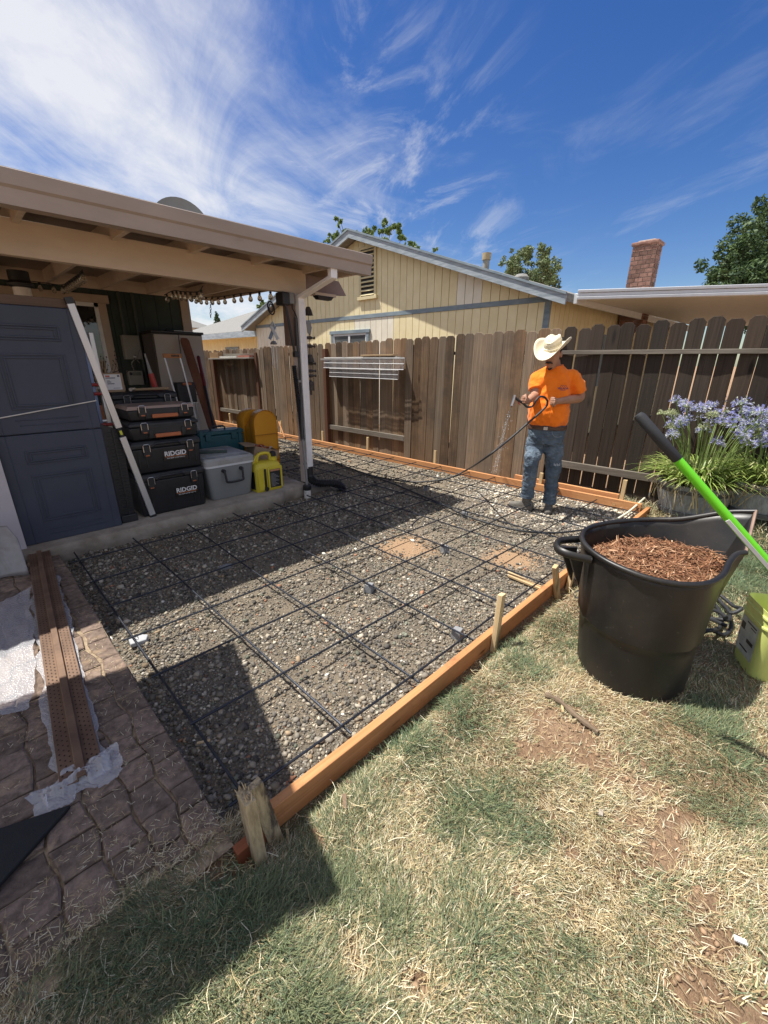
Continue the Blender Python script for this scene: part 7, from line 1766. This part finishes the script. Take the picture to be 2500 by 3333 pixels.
# legs under the jeans
for s_, kn, an in ((1, pp(1196, 1004, .04), pp(1187, 1078, .02)), (-1, pp(1148, 993, .05), pp(1138, 1068, .02))):
    limb(body, [bp(.085*s_, 0, .78), kn, an], [.055, .035, .03], 12)
bo = remesh(body.build('body', m_skin, worker, smooth=180), .0055, 3, .5)
# eyes, moustache, goatee, hair
for s_ in (-1, 1): MB().lathe([(0, .0), (.009, .001), (.0115, .006), (.009, .011), (0, .0125)], hp_(s_*.030, .080, .012), 10, axis=hf).build('eye', M('eye_dark', (.03, .02, .015), .2, .1) if s_ < 0 else bpy.data.materials['eye_dark'], worker, smooth=60)
mo_ = MB(); limb(mo_, [hp_(-.036, .094, -.064), hp_(-.022, .106, -.052), hp_(0, .114, -.048), hp_(.022, .106, -.052), hp_(.036, .094, -.064)], [.005, .009, .010, .009, .005], 8)
limb(mo_, [hp_(-.026, .080, -.108), hp_(-.012, .092, -.120), hp_(0, .096, -.124), hp_(.012, .092, -.120), hp_(.026, .080, -.108)], [.004, .008, .010, .008, .004], 8)
mo_.build('beard', m_hair, worker, smooth=60)
hr = MB(); hr.loft([[hp_((a_ + .006)*math.cos(t), o_ + (b_ + .006)*math.sin(t), u_) for t in np.linspace(math.pi*.97, math.pi*2.03, 15)] + [hp_((a_ - .02)*math.cos(t), o_ + (b_ - .02)*math.sin(t), u_) for t in np.linspace(math.pi*2.03, math.pi*.97, 15)] for u_, a_, b_, o_ in ((-.055, .066, .082, .010), (-.02, .071, .090, .006), (.02, .074, .096, .0), (.06, .073, .096, -.004))]); hr.build('hair', m_hair, worker, smooth=50)
# hat: pinched crown, curled brim
hat_c = hp_(0, .005, .055); 
def hatp(a_, f_, u_): return hat_c + hs*a_ + hf*f_ + hu*u_
ht = MB(); rings = []; NB = 40
for r_, u_ in ((1.0, 0.0), (1.12, -.004), (1.35, -.006), (1.70, -.004), (2.02, .0), (2.25, .006)):
    rg = []
    for k_ in range(NB):
        t = 2*math.pi*k_/NB; c_, s_ = math.cos(t), math.sin(t); ra, rb_ = .080*r_, .100*r_*(1.02 if s_ > 0 else .98)
        lift = (abs(c_)**2.2)*(max(0, r_ - 1)**1.5)*.062 - (max(0, s_)**2)*(r_ - 1)*.034 - (max(0, -s_)**2)*(r_ - 1)*.012
        rg.append(hatp(ra*c_*(1 - .10*(r_ - 1)*abs(c_)), rb_*s_, u_ + lift))
    rings.append(rg)
ht.loft(rings, cap=(False, False)); ht.build('hat_brim', m_hat, worker, smooth=60, solid=.004)
cr = MB(); rings = []
for u_, k2 in ((-.004, 1.0), (.03, .985), (.06, .965), (.085, .94), (.104, .88), (.113, .74), (.112, .5), (.104, .25)):
    rg = []
    for k_ in range(NB):
        t = 2*math.pi*k_/NB; c_, s_ = math.cos(t), math.sin(t); ra, rb_ = .081*k2, .101*k2
        dent = .030*max(0, (u_ - .06)/.05)*math.exp(-(c_*k2/.30)**2)*(1 if k2 < .97 else 0) + .018*max(0, (u_ - .04)/.06)*max(0, s_)**3*abs(c_)
        rise = .016*(u_/.11)*(-s_)*.6
        rg.append(hatp(ra*c_*(1 - .10*max(0, s_)*(u_ > .04)), rb_*s_, u_ + rise - (dent if k2 < .9 else 0)))
    rings.append(rg)
cr.loft(rings, cap=(False, True)); cr.build('hat_crown', m_hat, worker, smooth=55)
m_band = M('hat_band', (.74, .70, .56), .75, .1, 60); m_band2 = M('hat_weave_stripe', (.45, .44, .38), .8, .2, 60)
def hband(u0, u1, k0, mat, nm):
    MB().loft([[hatp(.081*k0*math.cos(t), .101*k0*math.sin(t), u_ + .016*(u_/.11)*(-math.sin(t))*.6) for t in np.linspace(0, 2*math.pi, 41)[:-1]] for u_ in (u0, u1)], cap=(False, False)).build(nm, mat, worker, smooth=60, solid=.002)
hband(.002, .030, 1.015, m_band, 'hat_band')
for u_ in (.040, .047, .055, .064): hband(u_, u_ + .0022, 1.006, m_band2, 'hat_stripe')
# shirt
sh_ = MB()
tors = [(.880, .190, .148, .010), (.895, .198, .156, .014), (.93, .205, .168, .022), (1.00, .206, .176, .028), (1.07, .200, .170, .024), (1.14, .192, .156, .016), (1.22, .188, .142, .008), (1.30, .190, .134, .002), (1.36, .182, .122, .0), (1.41, .152, .104, -.004), (1.45, .108, .084, -.004), (1.48, .076, .068, .004)]
sh_.loft([ring_(bp(-.006, f_, z), (0, 0, 1), a_, b_, 28, 2.25) for z, a_, b_, f_ in tors])
SLV_L = SHL*.22 + ELL*.78; SLV_R = SHR*.30 + ELR*.70
limb(sh_, [bp(.11, .0, 1.365), SHL + V(0, 0, -.01), (SHL + SLV_L)/2 + BR*.008, SLV_L], [.070, .074, .074, .076], 18)
limb(sh_, [bp(-.10, .01, 1.355), SHR + V(0, 0, -.01), (SHR + SLV_R)/2 - BR*.008, SLV_R], [.070, .072, .072, .072], 18)
so = remesh(sh_.build('shirt', m_shirt, worker, smooth=180), .008, 3, .5)
tx = bpy.data.textures.new('cloth_folds', 'CLOUDS'); tx.noise_scale = .085; tx.noise_depth = 1
dm = so.modifiers.new('folds', 'DISPLACE'); dm.texture = tx; dm.strength = .034; dm.mid_level = .5
# neckline rib, sleeve hems
MB().tube([bp(-.004, .004, 1.484) + BR*.074*math.cos(t) + BF*(.068*math.sin(t)) + V(0, 0, -.026*max(0, math.sin(t))) for t in np.linspace(0, 2*math.pi, 29)], .008, 7, cap=False).build('collar', m_shirt, worker, smooth=60)
# chest print
m_print = M('purple_print', (.10, .045, .12), .8, .1)
ce = bp(.088, .160, 1.262); ex = unit(BR*.96 - BF*.26); ez = unit(V(0, 0, 1) + BF*-.12); ez = unit(ez - ex*(ez @ ex)); en = np.cross(ex, ez); en = en if en @ TC > 0 else -en
ce = ce + en*.012
text_mesh('chest_lettering', 'VILLADA', m_print, worker, ce, ex, ez, .027, extrude=.002, bold=.0008)
text_mesh('chest_strapline', 'CONCRETE', m_print, worker, ce - ez*.017, ex, ez, .010, extrude=.002)
for k_ in range(3): MB().beam(ce + ex*(-.028 + k_*.02) + ez*.017, ce + ex*(-.016 + k_*.02) + ez*.030, .003, .003, up=en).beam(ce + ex*(-.016 + k_*.02) + ez*.030, ce + ex*(-.004 + k_*.02) + ez*.017, .003, .003, up=en).build('chest_mark', m_print, worker)
# jeans
jn = MB()
KNL, KNR, ANL, ANR = pp(1196, 1004, .05), pp(1148, 993, .07), pp(1187, 1082, .02), pp(1139, 1070, .02)
hips = [(.60, .165, .115), (.68, .178, .132), (.76, .186, .142), (.84, .188, .142), (.885, .186, .140)]
jn.loft([ring_(bp(.0, .0, z), (0, 0, 1), a_, b_, 26, 2.3) for z, a_, b_ in hips[1:]])
for s_, kn, an in ((1, KNL, ANL), (-1, KNR, ANR)):
    limb(jn, [bp(.088*s_, .0, .78), bp(.098*s_, .012, .62), (bp(.098*s_, .012, .62)*.35 + kn*.65), kn, kn*.6 + an*.4, kn*.25 + an*.75, an + V(0, 0, .0)], [.096, .102, .090, .080, .074, .069, .070], 18)
jo = remesh(jn.build('jeans', m_jean, worker, smooth=180), .008, 3, .5)
tx2 = bpy.data.textures.new('denim_folds', 'CLOUDS'); tx2.noise_scale = .07; tx2.noise_depth = 1
dm = jo.modifiers.new('folds', 'DISPLACE'); dm.texture = tx2; dm.strength = .030; dm.mid_level = .5
for s_, an in ((1, ANL), (-1, ANR)): MB().lathe([(.066, -.022), (.074, -.02), (.075, .012), (.068, .014)], an, 20).build('cuff', m_jean, worker, smooth=40)
# pocket seam and rip at the knee
MB().tube(smooth_path([bp(.045, .150, .835), bp(.065, .150, .790), bp(.11, .142, .772), bp(.155, .122, .785)], 4), .003, 5).build('pocket_seam', M('denim_seam', (.22, .25, .28), .9, .1), worker)
kf_ = KNL + TC*.078
for k_ in range(7): MB().tube([kf_ + RS*(.010*k_ - .03) + V(0, 0, .035 - .006*(k_ % 3)), kf_ + RS*(.010*k_ - .028 + .003*(k_ % 2)) + TC*.006 + V(0, 0, .010 - .004*(k_ % 2))], .0022, 4).build('frayed_thread', M('frayed_denim', (.55, .58, .60), .9, .1) if k_ == 0 else bpy.data.materials['frayed_denim'], worker)
# belt
MB().loft([ring_(bp(0, .002, z), (0, 0, 1), a_, b_, 30, 2.3) for z, a_, b_ in ((.838, .196, .150), (.842, .200, .154), (.874, .200, .154), (.878, .196, .150))], cap=(False, False)).build('belt', m_leather, worker, smooth=40)
MB().box(-.02, .02, -.004, .004, -.016, .016).build('belt_buckle', m_steel, worker).matrix_local = Matrix.Translation(Vector(bp(-.02, .160, .858) - V(worker.location))) @ Matrix.Rotation(math.atan2(BF[1], BF[0]) + math.pi/2, 4, 'Z')
bpy.data.objects['belt_buckle'].data.transform(Matrix.Translation(Vector(worker.location)))
# boots
def boot(an, toe, heel_z):
    d = unit(V(toe[0] - an[0], toe[1] - an[1], 0)); s_ = V(-d[1], d[0], 0); g = -.076; mb = MB(); L_ = math.hypot(toe[0] - an[0], toe[1] - an[1]); rows = []
    for t, w, h in ((-.085, .028, .075), (-.070, .040, .105), (-.03, .044, .125), (.02, .044, .115), (.07, .046, .085), (.12, .050, .068), (.16, .048, .060), (.195, .036, .050), (.212, .016, .034)):
        c = V(an[0], an[1], 0) + d*t*(L_/.212); rows.append([c + s_*w*math.cos(q) + V(0, 0, g + .010 + (h - .010)*max(0, math.sin(q))**.75 if math.sin(q) > 0 else g + .010) for q in np.linspace(0, 2*math.pi, 17)[:-1]])
    mb.loft(rows); limb(mb, [V(an[0], an[1], g + .09), V(an[0], an[1], an[2] + .03)], [.050, .052], 16, 3)
    o = mb.build('boot', m_boot, worker, smooth=60); remesh(o, .006, 2)
    sl_ = MB(); sl_.loft([[V(an[0], an[1], 0) + d*t*(L_/.212) + s_*w*q + V(0, 0, z) for t, w, q in ((-.09, .036, -1), (-.09, .036, 1), (.0, .042, 1), (.10, .054, 1), (.17, .050, 1), (.218, .022, 1), (.218, .022, -1), (.17, .050, -1), (.10, .054, -1), (.0, .042, -1))] for z in (g - .004, g + .016)]); sl_.build('sole', m_blackpl, o, bevel=.003)
boot(ANL + V(0, 0, 0), on_z(1183, 1113, -.075) + V(.01, .01, 0), 0); boot(ANR, on_z(1099, 1090, -.075), 0)
# spray nozzle in his hand and the water
nz = thing('spray_nozzle', pp(1115, 862, .33), 'metal pistol-grip hose nozzle in the worker\'s right hand', 'nozzle')
MB().tube([pp(1133, 873, .31), pp(1119, 864, .325), pp(1112, 859, .33)], [.012, .013, .014], 10).build('grip', m_blackpl, nz, smooth=40)
MB().tube([pp(1112, 853, .335), pp(1110, 862, .335), pp(1106, 873, .34), pp(1105.5, 876, .34)], [.012, .014, .011, .013], 12).build('barrel', m_steel, nz, smooth=40)
MB().tube([pp(1119, 868, .325), pp(1124, 875, .32)], .005, 6).build('trigger', m_redpl, nz)
m_water, nt, b = _mat('spray_water'); b.inputs['Base Color'].default_value = (.85, .88, .92, 1); b.inputs['Roughness'].default_value = .12; b.inputs['IOR'].default_value = 1.33; b.inputs['Transmission Weight'].default_value = .35
n_ = _noise(nt, _vec(nt, (60, 60, 9)), 1, 3, .6); mr = nt.nodes.new('ShaderNodeMapRange'); mr.inputs['From Min'].default_value = .36; mr.inputs['From Max'].default_value = .68; mr.inputs['To Max'].default_value = .32; nt.links.new(n_, mr.inputs['Value']); nt.links.new(mr.outputs[0], b.inputs['Alpha'])
w0 = pp(1105.5, 876, .34); w1 = on_z(1066, 1028, -.07)
def wpt(t): return w0 + (w1 - w0)*V(t, t, 0) + V(0, 0, (w1[2] - w0[2])*(.72*t + .28*t*t))
wt = thing('water_spray', w0, 'thin jet of water falling from the nozzle to the gravel', 'water')
random.seed(17)
for k_ in range(7):
    sp2 = .030; ox, oy = random.uniform(-sp2, sp2), random.uniform(-sp2, sp2)
    P = [wpt(t) + V(ox, oy, 0)*t*1.2 for t in np.linspace(0, 1, 18)]; MB().tube(P, [.0035 + .0042*t for t in np.linspace(0, 1, 18)], 6).build('jet', m_water, wt, smooth=60)
dr = MB(); r = np.random.default_rng(44)
for k_ in range(90):
    t = r.random()**.6; p = wpt(t) + V(*(r.normal(0, .014 + .035*t, 3)*np.array([1, 1, .6]))); s_ = r.uniform(.0012, .003); dr.add([p + V(s_, 0, 0), p + V(-s_, s_, 0), p + V(-s_, -s_, 0), p + V(0, 0, s_*2.2), p - V(0, 0, s_*2.2)], [(0, 1, 3), (1, 2, 3), (2, 0, 3), (1, 0, 4), (2, 1, 4), (0, 2, 4)])
dr.build('droplets', M('water_drop', (.80, .84, .88), .1, .02), wt)['kind'] = 'stuff'

# ================================================================== groups of like things
for names, grp in ((('wooden_stake', 'old_stake'), 'stakes holding the form boards'), (('spacer_block',), 'mortar blocks under the rebar'), (('form_board',), 'boards of the concrete form'), (('string_lights',), 'string lights under the porch roof'),
                   (('barrel_planter',), 'half-barrel planters at the fence'), (('agapanthus',), 'agapanthus in the half barrels'), (('wire_rack',), 'wire racks on the fence'), (('shelf_plank',), 'planks on the fence shelves'), (('bark_chip',), 'pale chips on the bark'),
                   (('litter_scrap',), 'scraps lying on the ground'), (('leafy_tree', 'conifer_tree'), 'trees beyond the houses'), (('conduit',), 'conduits on the green wall'), (('flat_stone',), 'flat stones on the gravel'), (('wood_strip',), 'yellow wood strips by the stake')):
    for o in bpy.data.objects:
        if o.parent is None and o.name.split('.')[0] in names and 'label' in o.keys(): o['group'] = grp
